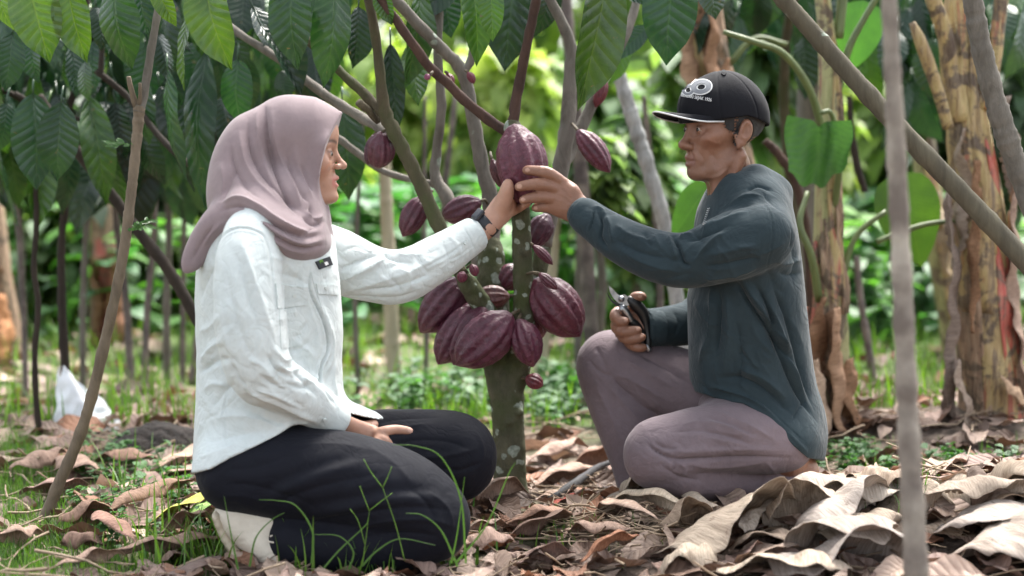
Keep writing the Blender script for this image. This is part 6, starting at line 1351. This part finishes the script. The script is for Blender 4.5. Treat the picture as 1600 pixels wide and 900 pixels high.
    Ts = bvh(*sdf_mesh(chain([(375, 818, 3.49, 29, 1.2), (405, 838, 3.49, 32, 1.15), (425, 858, 3.48, 29, 1.2), (446, 872, 3.47, 22, 1.4)], k=.012), .005, 1))
    for ln in ([(422, 838), (432, 836), (441, 842)], [(418, 846), (430, 848), (441, 845), (436, 838)], [(428, 830), (436, 842), (432, 852)], [(438, 838), (446, 846), (440, 856)]):
        ribbon(Ts, ln, 2.0, 'shoelace', M_SHOE, sh, .0, .002)
    V, F = sdf_mesh(chain([(470, 835, 3.86, 24, 1.2), (440, 845, 3.86, 28, 1.1), (425, 862, 3.86, 20, 1.3)], k=.01), .005, 1); mkobj('shoe', V, F, M_SHOE, who)

    # watch
    a = P(752, 358, 4.012); b_ = P(766, 345, 4.02); ax = (b_-a)/np.linalg.norm(b_-a); cc = P(759, 345, 4.017)*.0 + (a+b_)/2
    cc = P(760.5, 350, 4.018)
    w = np.cross(ax, (0, 1, 0)); w /= np.linalg.norm(w)
    v_, f_ = [], []
    for s_, rr in ((-.0135, .0305), (-.012, .0325), (.012, .0318), (.0135, .030), (.009, .024), (-.009, .024)):
        for t in range(28):
            an = t/28*2*math.pi; v_.append(cc + ax*s_ + rr*(math.cos(an)*w*1.06 + math.sin(an)*np.array((0, 1, 0))*1.06))
    for i in range(6):
        for t in range(28): f_.append((i*28+t, i*28+(t+1) % 28, ((i+1) % 6)*28+(t+1) % 28, ((i+1) % 6)*28+t))
    wt = mkobj('wristwatch', v_, f_, M_RUB, who)
    wd = w if w[2] > 0 else -w
    cwd = (wd*.85 + np.array((0, -.5, 0))); cwd /= np.linalg.norm(cwd)
    Mx = np.stack([ax, np.cross(cwd, ax), cwd], 1); V, F = sdf_mesh([Pr(lambda p: (lambda q: np.sqrt((np.maximum(np.abs(q)-np.array((.012, .010, .002)), 0)**2).sum(1))-.004)((p-(cc+cwd*.0365))@Mx), cc+cwd*.0365, .03)], .0014, 1)
    mkobj('watch_case', V, F, simple('dark_watch_case', (.02, .022, .03), .25), wt)
    return who
build_woman()
# ---------------------------------------------------------------- the man
def build_man():
    HM = Head(P(1129, 199, 3.97), math.pi + R(20), R(1), 1.05)
    torso = [(1168, 318, 3.99, 56, 1.9), (1164, 350, 3.99, 68, 1.85), (1166, 400, 4.0, 74, 1.6), (1169, 460, 4.0, 79, 1.38), (1173, 520, 4.01, 81, 1.3), (1178, 575, 4.02, 83, 1.3), (1188, 625, 4.03, 80, 1.4), (1208, 665, 4.03, 74, 1.6), (1214, 705, 4.03, 66, 1.7)]
    near_arm = [(1192, 368, 3.80, 50, 1.05), (1135, 388, 3.80, 48), (1075, 407, 3.82, 39), (1025, 400, 3.84, 36), (975, 378, 3.88, 32), (935, 352, 3.92, 26), (903, 328, 3.95, 22)]
    far_arm = [(1150, 380, 4.20, 44), (1130, 450, 4.24, 40), (1095, 498, 4.24, 33), (1050, 509, 4.20, 28), (1018, 512, 4.17, 25), (1000, 512, 4.15, 24)]
    far_thigh = [(1150, 625, 4.12, 56), (1090, 612, 4.17, 54), (1020, 590, 4.20, 51), (965, 572, 4.22, 49), (955, 570, 4.22, 46)]
    far_shank = [(953, 574, 4.22, 45), (966, 620, 4.21, 43), (985, 680, 4.19, 40), (1003, 735, 4.17, 37), (1012, 775, 4.16, 36)]
    near_thigh = [(1225, 690, 3.90, 46, 1.2), (1160, 682, 3.88, 51, 1.1), (1090, 692, 3.86, 49, 1.1), (1035, 706, 3.85, 47, 1.05), (1024, 712, 3.85, 44, 1.05)]
    near_shank = [(1022, 720, 3.85, 43), (1080, 740, 3.87, 40, 1.1), (1150, 748, 3.92, 34, 1.1), (1205, 748, 3.96, 29, 1.15), (1243, 738, 3.99, 23, 1.2)]
    B = head_prims(HM, True)
    B += [cone(P(1137, 262, 3.98), P(1150, 340, 4.0), .056, .064, k=.03), cone(P(1125, 275, 3.93), P(1118, 330, 3.94), .018, .018, k=.02), cone(P(1158, 245, 3.91), P(1128, 328, 3.93), .012, .010, k=.015)]
    B += chain([(a, b, c, r*.75, x) for a, b, c, r, x in torso[1:]], k=.03, n=1)
    B += [ell(P(1165, 355, 3.99), (.08, .15, .06), k=.04)]
    for q in (far_thigh, far_shank, near_thigh, near_shank): B += chain([(a, b, c, r*.7) for a, b, c, r, *x in q], k=.02, n=1)
    B += chain([(a, b, c, min(r*.65, 28)) for a, b, c, r, *x in near_arm[:-1]] + [(908, 331, 3.955, 17)], k=.02, n=2)
    B += chain([(a, b, c, min(r*.65, 26)) for a, b, c, r, *x in far_arm[:-1]] + [(1003, 512, 4.15, 15)], k=.02, n=2)
    B += chain([(1230, 742, 3.98, 20), (1252, 733, 4.0, 19), (1256, 742, 4.0, 17), (1250, 762, 4.02, 16), (1232, 785, 4.06, 14)], k=.02)   # bare heel and foot
    B += chain([(1008, 775, 4.16, 20), (990, 790, 4.14, 18), (950, 797, 4.12, 12)], k=.02)
    # near hand on the pod: four separate fingers lie over it, thumb behind
    B += hand([[(912, 333, 3.955, 18, .8), (897, 323, 3.96, 21, .62), (882, 312, 3.965, 26, .5), (868, 304, 3.97, 25, .5), (861, 301, 3.975, 19, .5)],
               [(892, 300, 3.96, 13), (876, 286, 3.97, 10)], [(893, 335, 3.965, 11), (868, 326, 3.975, 9)],
               [(880, 300, 4.00, 11), (862, 285, 4.05, 9.5), (846, 276, 4.12, 8.5), (832, 270, 4.14, 7)]],
              [[(878, 285, 3.962, 9.4), (866, 276, 3.957, 8.8), (853, 269.5, 3.953, 9.2), (838, 267, 3.962, 7.6), (827, 266, 3.973, 7), (822, 266, 3.978, 6)],
               [(874, 297, 3.962, 9.4), (858, 291, 3.952, 8.8), (841, 288, 3.948, 9.4), (826, 289, 3.958, 7.8), (815, 291, 3.968, 7.2), (810, 292, 3.973, 6)],
               [(872, 312, 3.965, 9.2), (858, 309, 3.955, 8.6), (843, 308, 3.952, 9.0), (829, 309.5, 3.962, 7.6), (820, 312, 3.972, 6.8), (817, 313, 3.975, 5.6)],
               [(868, 325, 3.972, 8.4), (857, 324, 3.968, 7.6), (847, 323, 3.970, 7.8), (840, 324, 3.978, 6.6), (836, 325, 3.985, 5.6)]], .0045)
    # far hand gripping the secateurs
    B += hand([[(1006, 512, 4.15, 16, .9), (994, 508, 4.155, 19, .8), (983, 505, 4.16, 20, .7), (976, 506, 4.16, 17, .7)],
               [(994, 490, 4.16, 11), (990, 475, 4.16, 9.5)]],
              [[(976, 490, 4.155, 9), (965, 488, 4.14, 8.6), (961, 495, 4.12, 8.4), (968, 502, 4.105, 8), (977, 502, 4.10, 6.8)],
               [(972, 503, 4.155, 9), (963, 508, 4.135, 8.8), (968, 517, 4.11, 8.6), (984, 518, 4.10, 8.2), (996, 516, 4.10, 6.8)],
               [(975, 516, 4.155, 8.6), (970, 522, 4.13, 8.4), (980, 530, 4.11, 8.2), (993, 529, 4.10, 7.6), (1003, 527, 4.10, 6.4)],
               [(984, 526, 4.15, 8), (982, 534, 4.13, 7.6), (990, 541, 4.115, 7.2), (1000, 543, 4.11, 6.6), (1006, 543, 4.11, 5.6)],
               [(994, 482, 4.15, 9), (990, 472, 4.14, 8.6), (992, 465, 4.13, 8), (1000, 463, 4.125, 6.8), (1005, 464, 4.125, 5.6)]], .0045)
    V, F = sdf_mesh(B, .0026, 1)
    st = [([(866, 283), (862, 290)], 2, -.6), ([(852, 264), (854, 274)], 1.6, -.7), ([(856, 263), (858, 274)], 1.4, -.6), ([(842, 282), (843, 295)], 1.6, -.8), ([(838, 283), (838, 294)], 1.4, -.6), ([(843, 303), (844, 314)], 1.5, -.7),
          ([(900, 320), (885, 308), (872, 300)], 2.2, 1.1), ([(902, 326), (886, 318), (872, 312)], 2.2, 1.0), ([(896, 310), (884, 298), (878, 288)], 2.2, 1.0), ([(898, 334), (884, 328), (870, 326)], 2.2, .8), ([(892, 318), (878, 316)], 2.4, -.9), ([(888, 303), (874, 294)], 2.4, -.9), ([(903, 338), (908, 326), (906, 316)], 1.6, -.8),
          # face: crease from nose to mouth corner, eye folds, cheek hollow, neck cords
          ([(1071, 229), (1080, 238), (1083, 250), (1080, 260)], 2.4, -1.6), ([(1076, 232), (1086, 240), (1089, 252)], 4, 1.2), ([(1090, 236), (1100, 250), (1098, 266)], 5, -2.0), ([(1088, 199), (1094, 204), (1102, 206)], 1.6, -1.0), ([(1076, 210), (1085, 213), (1094, 210)], 2.0, -1.2), ([(1077, 195), (1086, 193), (1096, 197)], 1.8, -.8), ([(1076, 214), (1088, 217), (1100, 212)], 4, .9),
          ([(1098, 196), (1106, 194)], 1.5, -.8), ([(1098, 201), (1108, 202)], 1.5, -.8), ([(1066, 252), (1076, 254), (1082, 250)], 2, -.6), ([(1066, 262), (1074, 264), (1080, 262)], 2.5, -1.0), ([(1100, 214), (1115, 222), (1128, 224)], 6, 1.8), ([(1108, 238), (1120, 250), (1118, 266)], 7, -2.2), ([(1100, 278), (1120, 276), (1140, 262)], 4, 1.6),
          ([(1156, 248), (1146, 280), (1130, 318)], 4, 3.5), ([(1146, 250), (1134, 282), (1120, 312)], 5, -3), ([(1166, 250), (1160, 280), (1146, 308)], 4, -2.5), ([(1120, 292), (1118, 312), (1116, 330)], 4, 2), ([(1128, 300), (1140, 296), (1152, 290)], 1.5, -.8), ([(1120, 308), (1136, 306), (1150, 300)], 1.5, -.8), ([(1163, 262), (1172, 268)], 1.6, -.8)]
    V = strokes(V, F, st[:12]); V = strokes(V, F, st[12:], None, 1.7)
    c, hair = head_tint(HM, V, (.245, .120, .076), True)
    pj = proj(V)
    for x, y, rr in ((824, 265.5, 4), (811.5, 291, 4.5), (817, 312, 4), (837, 325, 3), (978, 500, 3.5), (1000, 463, 3.5), (997, 514, 3.2), (1003, 526, 3)):
        m = (np.hypot((pj[:, 0]-x)/1.2, pj[:, 1]-y) < rr*.8) & (V[:, 1] < 4.14); c[m] = (.46, .27, .20)
    k = np.clip(vnoise(V, 60, 3), 0, 1); c = c*(1-.22*k[:, None])
    ht = (pj[:, 0] > 1240) & (pj[:, 1] > 700); c[ht] = np.array((.40, .22, .15))
    who = mkobj('person', V, F, M_SKIN_M, None, True, c)
    tag(who, 'person in black cap and slate grey hoodie kneeling on one knee with secateurs', 'person')
    eyes(HM, who)
    if hair is not None:   # cropped hair: shell over the hair region
        n = normals(V, F); fm = hair[F].all(1); idx = np.unique(F[fm]); mp = -np.ones(len(V), int); mp[idx] = np.arange(len(idx))
        mkobj('hair', (V+n*.0022)[idx], mp[F[fm]], M_HAIR, who)

    # hooded top
    hem = [(1040, 588), (1076, 588), (1086, 612), (1104, 617), (1130, 628), (1160, 630), (1190, 648), (1222, 680), (1262, 716), (1300, 722)]
    Sh = chain(torso, k=.03) + [eseg(P(1100, 470, 4.0), P(1098, 600, 4.02), mpx(16, 4), mpx(14, 4), .12, .10, k=.05)]
    Sh += chain(infl(near_thigh[:2], 5), k=.03)
    Sh += [cone(P(1150, 298, 3.92), P(1205, 300, 3.95), .030, .028, k=.04), cone(P(1150, 296, 4.05), P(1205, 300, 4.03), .030, .028, k=.04),
           cone(P(1186, 276, 3.94), P(1218, 300, 3.96), .018, .026, k=.03), cone(P(1186, 276, 4.03), P(1218, 300, 4.02), .018, .026, k=.03), cone(P(1180, 274, 3.92), P(1182, 272, 4.04), .014, .014, k=.03)]
    cut = cut_below(hem, 4.0)
    Sl = chain(near_arm, k=.02) + [cone(P(1195, 345, 3.85), P(1190, 400, 3.86), .05, .05, k=.04)]
    a, b_ = P(930, 348, 3.92), P(905, 329.5, 3.95); Sl.append(halfspace(b_, b_-a))
    Fa = chain(far_arm, k=.02); a2, b2 = P(1040, 511, 4.17), P(1011, 512.5, 4.155); Fa.append(halfspace(b2, b2-a2))
    neck = [ell(P(1141, 296, 3.98), (.062, .066, .042)), cone(P(1126, 312, 3.94), P(1106, 340, 3.93), .022, .008)]
    def ex(p, D):
        D = cut(p, D)
        for grp in (Sl, Fa):
            e = np.full(len(p), 1e3)
            lo = np.min([q.c-q.R for q in grp if q.op == 'u'], 0)-.05; hi = np.max([q.c+q.R for q in grp if q.op == 'u'], 0)+.05
            m = ((p > lo) & (p < hi)).all(1)
            if m.any():
                pm = p[m]; em = np.full(m.sum(), 1e3)
                for q in grp: em = comb(em, q.f(pm), q.op, q.k)
                e[m] = em
            D = comb(D, e, 'u', .02)
        for q in neck: D = comb(D, q.f(p), 's', .004)
        return D
    V, F = sdf_mesh_multi(Sh, [Sl, Fa], .0036, ex, 2)
    V = V + normals(V, F)*(vnoise(V, 30, 35)*.0012 + vnoise(V, 70, 38)*.0006)[:, None]
    A = [([(1186, 312), (1203, 334), (1207, 372), (1197, 425)], 2.2, -1.0, 'c'), ([(1051, 368), (1060, 388), (1068, 411), (1080, 415)], 3.5, -6, 'r'), ([(1042, 366), (1050, 385), (1060, 410)], 6, 4), ([(1082, 412), (1098, 392), (1115, 375), (1138, 360)], 6, 4.5),
         ([(1060, 372), (1072, 368), (1085, 364)], 4, 4), ([(1070, 378), (1100, 368), (1140, 352)], 7, -4), ([(1090, 360), (1130, 345), (1170, 330)], 7, 3.5), ([(1100, 400), (1140, 392), (1190, 380)], 9, 3.5), ([(1095, 418), (1140, 412), (1190, 402)], 8, -4),
         ([(1095, 436), (1140, 430), (1185, 418)], 7, 3.5), ([(935, 330), (940, 350), (938, 372), (952, 392)], 3.5, -5), ([(946, 336), (954, 356), (958, 380)], 5, 4), ([(928, 324), (926, 345), (920, 362)], 2.2, -2.5, 'c'), ([(925, 322), (940, 328), (946, 338)], 4, 3),
         ([(960, 350), (985, 368), (1030, 380)], 8, 3.5), ([(960, 372), (1000, 395), (1050, 405)], 8, -3.5), ([(970, 392), (1010, 412), (1060, 425)], 6, 3), ([(1006, 362), (1012, 376), (1020, 390)], 5, -2.5), ([(1020, 366), (1028, 380), (1034, 392)], 5, 2.5),
         ([(1190, 300), (1205, 318), (1222, 330)], 3, -2), ([(1165, 300), (1185, 290), (1210, 300)], 4, -3.5), ([(1140, 320), (1165, 306), (1190, 306)], 5, 3), ([(1128, 340), (1150, 325), (1180, 318)], 5, -3)]
    Bd = [([(1111, 446), (1112, 490), (1106, 530), (1092, 570)], 7, 5, 'r'), ([(1122, 450), (1124, 500), (1118, 560)], 7, -5, 'r'), ([(1150, 440), (1165, 465), (1190, 500), (1222, 545), (1245, 575)], 6, -7, 'r'), ([(1160, 438), (1185, 475), (1210, 515), (1240, 555)], 8, 5.5, 'r'),
          ([(1178, 440), (1200, 480), (1215, 540), (1240, 600), (1272, 655)], 6, -7, 'r'), ([(1188, 450), (1212, 500), (1232, 560), (1262, 630)], 8, 5.5, 'r'), ([(1205, 440), (1230, 500), (1252, 580), (1272, 640)], 6, -4.5, 'r'),
          ([(1135, 460), (1140, 520), (1130, 580)], 10, 4), ([(1150, 500), (1158, 560), (1150, 610)], 9, -3.5), ([(1104, 603), (1140, 610), (1180, 628), (1225, 668)], 5, 4, 'r'), ([(1120, 590), (1160, 592), (1200, 612), (1240, 650)], 6, -4.5), ([(1150, 575), (1190, 590), (1230, 625)], 8, 4),
          ([(1225, 340), (1240, 400), (1240, 450)], 9, -2.5), ([(1215, 425), (1235, 430), (1255, 425)], 6, -3), ([(1212, 410), (1232, 412), (1256, 404)], 6, 3), ([(1105, 345), (1100, 365), (1098, 375)], 4, 2),
          ([(1237, 660), (1248, 640), (1262, 625)], 3, -2), ([(1230, 675), (1250, 695), (1262, 708)], 3, 2)]
    V = strokes(V, F, A + wrinkles(6, 24, 1080, 395, 110, 50, 10, 35, 50, 4.5, 1.6), (3.6, 4.1), 2.3); V = strokes(V, F, Bd + wrinkles(7, 20, 1180, 540, 80, 110, 60, 25, 70, 6, 1.8), (3.75, 4.2), 2.8)
    V = strokes(V, F, [([(1032, 484), (1036, 510), (1034, 538)], 2.2, -2, 'c'), ([(1050, 482), (1060, 505), (1052, 530)], 6, -3.5), ([(1070, 480), (1078, 500), (1076, 528)], 6, 3)], (4.08, 4.4))
    V = strokes(V, F, [([(1092, 606), (1106, 603), (1134, 614), (1162, 616), (1196, 633), (1230, 666), (1268, 700)], 1.8, -2.2, 'c'), ([(1120, 346), (1122, 372)], 2, -1.2, 'c')], (3.75, 4.2))
    hd = mkobj('hooded_top', V, F, M_HOOD, who)
    T = bvh(V, F)
    mz = simple('zip_metal', (.55, .56, .58), .3, metal=1)
    teeth = []
    mb = MB()
    for i in range(9):
        h = cast(T, 1107.5 - i*.9, 326+i*3.0)
        if h[0] is None: continue
        for dx in (-1.6, 1.6):
            q = np.array(h[0]) + np.array((mpx(dx, 3.95), -.003, (.5 if dx > 0 else 0)*.002)); mb.add(*box(q, (.0035, .003, .0022)))
    if mb.n: mb.build('zip', mz, hd, False)
    for (p0, p1, r0, r1) in ((P(925, 345, 3.92), P(903, 328, 3.953), mpx(25, 3.93), mpx(22.5, 3.95)), (P(1034, 511, 4.165), P(1009, 512.5, 4.152), mpx(27, 4.16), mpx(24.5, 4.15))):
        d = p1-p0; pr = [p0, p0+d*.2, p0+d*.5, p0+d*.8, p1, p1-d*.02, p0+d*.4]; rr = [r0*.97, r0*1.02, (r0+r1)/2*1.02, r1*1.02, r1, r1-.004, r1-.004]
        v_, f_ = tube(pr, rr, 40, False); mkobj('cuff', v_, f_, M_HOOD, hd)

    # trousers
    Tr = chain(far_thigh, k=.03) + chain(far_shank, k=.03) + chain(near_thigh, k=.03) + chain(near_shank, k=.012) + [ell(P(1185, 668, 4.0), (.11, .15, .08), k=.04), eseg(P(1120, 640, 3.95), P(1170, 670, 3.98), .04, .06, .08, .12, k=.04)]
    e0, e1 = P(1200, 740, 3.96), P(1240, 734, 3.99)
    def ex2(p, D):
        s = (p-e1)@((e1-e0)/np.linalg.norm(e1-e0)); m = (p[:, 2] < P(1240, 712, 3.99)[2])
        return np.where(m, np.maximum(D, s), D)
    V, F = sdf_mesh(Tr, .0038, 2, ex2)
    V[:, 2] = np.maximum(V[:, 2], .006)
    V = V + normals(V, F)*(vnoise(V, 30, 45)*.002+vnoise(V, 80, 46)*.0008)[:, None]
    V = strokes(V, F, [([(1008, 690), (1024, 704), (1052, 717), (1092, 718), (1160, 715), (1246, 716)], 4.5, -9, 'r'), ([(1040, 700), (1070, 706), (1110, 704), (1170, 702), (1230, 705)], 6, 4.5), ([(1060, 664), (1100, 660), (1140, 668), (1190, 690)], 6, 4.5), ([(1050, 676), (1090, 672), (1140, 682), (1180, 698)], 5, -5),
                       ([(1104, 684), (1140, 690), (1180, 700)], 4, 3), ([(1110, 640), (1140, 652), (1180, 670), (1220, 694)], 6, 4), ([(1100, 650), (1140, 662), (1180, 682)], 5, -4.5), ([(1020, 690), (1040, 700), (1060, 702)], 4, -5), ([(1050, 718), (1056, 728), (1050, 740)], 4, -4.5), ([(1060, 722), (1070, 732), (1066, 745)], 4, 4),
                       ([(1075, 726), (1110, 730), (1150, 728), (1200, 722)], 5, 3.5), ([(1080, 742), (1120, 740), (1170, 735)], 5, -4), ([(1180, 730), (1195, 745), (1192, 765)], 4, -3), ([(1195, 720), (1210, 738), (1210, 760)], 4, 3), ([(1030, 725), (1060, 745), (1100, 752)], 5, -4), ([(1228, 720), (1228, 745), (1226, 765)], 1.8, -1.5, 'c')] + wrinkles(8, 22, 1110, 690, 110, 40, 15, 30, 45, 3.5, 1.3), (3.6, 3.99), 1.4)
    V = strokes(V, F, [([(918, 560), (935, 580), (960, 590)], 4, -4), ([(955, 588), (975, 610), (1010, 640), (1040, 655)], 6, -7, 'r'), ([(950, 600), (975, 630), (1000, 660)], 7, 4), ([(970, 560), (1010, 580), (1060, 610)], 7, 4), ([(990, 548), (1040, 575), (1085, 605)], 6, -4.5), ([(960, 585), (990, 595), (1040, 625)], 6, 4.5), ([(930, 600), (950, 640), (975, 700)], 8, 3.5), ([(930, 540), (940, 560), (950, 585)], 5, -3)] + wrinkles(9, 14, 980, 620, 60, 70, 50, 30, 50, 4, 1.3), (4.0, 4.5), 1.4)
    mkobj('trousers', V, F, M_PANTS, who)

    # cap
    c0 = P(1130, 186, 3.97); yw = math.pi + R(20)
    Mx = np.array(Matrix.Rotation(yw, 3, 'Z') @ Matrix.Rotation(R(8), 3, 'Y'))
    K = [ell(c0+Mx@np.array((-.002, 0, .005)), (.109, .088, .113), M=Mx), ell(c0+Mx@np.array((-.040, 0, -.004)), (.069, .078, .078), k=.03, M=Mx), ell(c0+Mx@np.array((.055, 0, .035)), (.052, .060, .058), k=.03, M=Mx)]
    K += [halfspace(c0+Mx@np.array((.0, 0, -.010)), Mx@np.array((.0, 0, -1)), .002)]
    cx = [0]
    def exc(p, D):
        q = (p-c0)@Mx
        zcut = np.where(q[:, 0] > -.02, .003, .003 - (-.02-q[:, 0])*.42)
        D0 = np.full(len(p), 1e3)
        for k_ in K[:3]: D0 = comb(D0, k_.f(p), 'u', k_.k)
        inner = D0 + .006
        D = np.maximum(D0, zcut-q[:, 2]); 
        return np.maximum(D, -np.maximum(inner, -.2))
    K = [p for p in K if p.op == 'u']
    V, F = sdf_mesh(K, .0028, 1, exc)
    q = (V-c0)@Mx; ang = np.arctan2(q[:, 1], q[:, 0]); seam = np.minimum(np.abs(((ang/(math.pi/3)+.5) % 1)-.5), 1)*(math.pi/3)*np.hypot(q[:, 0], q[:, 1])
    V = V - normals(V, F)*(np.exp(-(seam/.0022)**2)*.0014)[:, None]
    V = V + normals(V, F)*(vnoise(V, 28, 55)*.0016)[:, None]
    cap = mkobj('cap', V, F, M_CAP, who); T = bvh(V, F)
    # visor: curved sheet with white piping
    nu, nv = 28, 12; top = []; edge = []
    for j in range(nv+1):
        for i in range(nu+1):
            a = (i/nu-.5)*2; t = j/nv; th = a*1.15
            x0 = .090*math.cos(th*1.05)+.004; y0 = .078*math.sin(th*1.05)/math.sin(1.2)*.98
            reach = .086*(1-abs(a)**2.6)**.5 if abs(a) < 1 else 0
            x = x0 + reach*t; y = y0*(1-.04*t)
            z = .021 - 2.6*y*y*(.45+.55*t) + .030*t*(1-a*a) - .008*t*t
            top.append(c0+Mx@np.array((x, y, z)))
    n1 = len(top); top = np.array(top); Q = [(j*(nu+1)+i, j*(nu+1)+i+1, (j+1)*(nu+1)+i+1, (j+1)*(nu+1)+i) for j in range(nv) for i in range(nu)]
    dn = Mx@np.array((0, 0, -.0035)); V = np.vstack([top, top+dn]); FF = Q + [tuple(k_+n1 for k_ in q_[::-1]) for q_ in Q]
    bd = {}
    for q_ in Q:
        for a, b in zip(q_, q_[1:]+q_[:1]): bd[(a, b)] = 1
    FF += [(b, a, a+n1, b+n1) for (a, b) in bd if (b, a) not in bd]
    vis = mkobj('visor', V, FF, M_CAP, cap)
    ed = top[nv*(nu+1):(nv+1)*(nu+1)] + dn*.5; v_, f_ = tube(ed, .0021, 8); mkobj('piping', v_, f_, M_WHITE, vis)
    grey = simple('grey_embroidery', (.16, .17, .19), .7)
    rt = R(-10)
    disc(T, 1096, 136.5, 17.5, 'numeral', M_WHITE, cap, .0005, .0016, 6.0, 12.2, rt, 28); disc(T, 1096, 136.5, 15.6, 'numeral', grey, cap, .0018, .0014, 7.6, 10.4, rt, 28)
    disc(T, 1076, 141, 11, 'numeral', M_WHITE, cap, .0003, .0014, 4.2, 9.5, R(-20), 24); disc(T, 1076, 141, 9.4, 'numeral', grey, cap, .0015, .0012, 5.4, 8, R(-20), 24)
    patch(T, [(1081, 130), (1088, 124), (1090, 130), (1084, 136)], 'numeral', M_WHITE, cap, .0006, .0016, 3, 3)
    write(T, 'BERDIRI SEJAK 1926', 1064, 150.5, 7.2, R(10), 'lettering', M_WHITE, cap, .0006, .0009, .78)
    disc(T, 1131, 114.5, 4, 'cap_button', M_CAP, cap, .0, .003)
    return who
def build_secateurs():
    root = empty('secateurs', P(996, 500, 4.11), 'steel secateurs with black grips held above the bent knee', 'secateurs')
    steel = simple('worn_steel', (.42, .43, .45), .28, (.25, .26, .28), 60, .2, 200, metal=1); blk = simple('black_grip', (.010, .010, .011), .4)
    def plate(pts, Y, th, nm, mt, par=root):
        A = catmull(pts, 3); n = len(A); V = [P(x, y, Y-th/2) for x, y in A] + [P(x, y, Y+th/2) for x, y in A]
        F = [tuple(range(n)), tuple(range(2*n-1, n-1, -1))] + [(i, i+n, (i+1) % n+n, (i+1) % n) for i in range(n)]
        return mkobj(nm, V, F, mt, par, False)
    plate([(951, 446), (958, 452), (967, 461), (976, 460), (983, 466), (986, 474), (978, 478), (966, 473), (958, 465), (953, 456)], 4.120, .004, 'cutting_blade', steel)
    plate([(948.5, 456), (955, 467), (963, 473), (972, 475), (974, 479), (966, 479), (956, 472), (950, 463)], 4.126, .005, 'hook_blade', blk)
    V, F = sdf_mesh(chain([(971, 467, 4.113, 5.2), (971, 467, 4.125, 5.2)], n=1), .0015, 1); mkobj('pivot_bolt', V, F, steel, root)
    V, F = sdf_mesh(chain([(984, 468, 4.125, 6), (993, 476, 4.127, 8.5), (1003, 487, 4.13, 8), (1008, 500, 4.13, 6.5), (1011, 520, 4.13, 5.5), (1013, 540, 4.125, 5.5)], k=.006), .0022, 1); mkobj('grip', V, F, blk, root)
    V, F = sdf_mesh(chain([(972, 480, 4.112, 5), (978, 488, 4.114, 5.5), (986, 501, 4.118, 5.5)], k=.004), .002, 1); a_ = mkobj('handle_arm', V, F, steel, root)
    V, F = sdf_mesh(chain([(986, 502, 4.12, 6.5), (996, 510, 4.125, 6), (1006, 522, 4.13, 5.5)], k=.004), .0022, 1); mkobj('grip', V, F, blk, root)
    V, F = sdf_mesh([ell(P(971, 483, 4.108), (.0062, .005, .0062))], .0015, 1); mkobj('spring_cap', V, F, steel, a_)
    V, F = sdf_mesh(chain([(1011, 541, 4.122, 4.2), (1014, 546, 4.122, 4.2)], n=1), .0015, 1); mkobj('end_cap', V, F, steel, root)
build_man(); build_secateurs()
print('script seconds', round(time.time()-T0, 1))
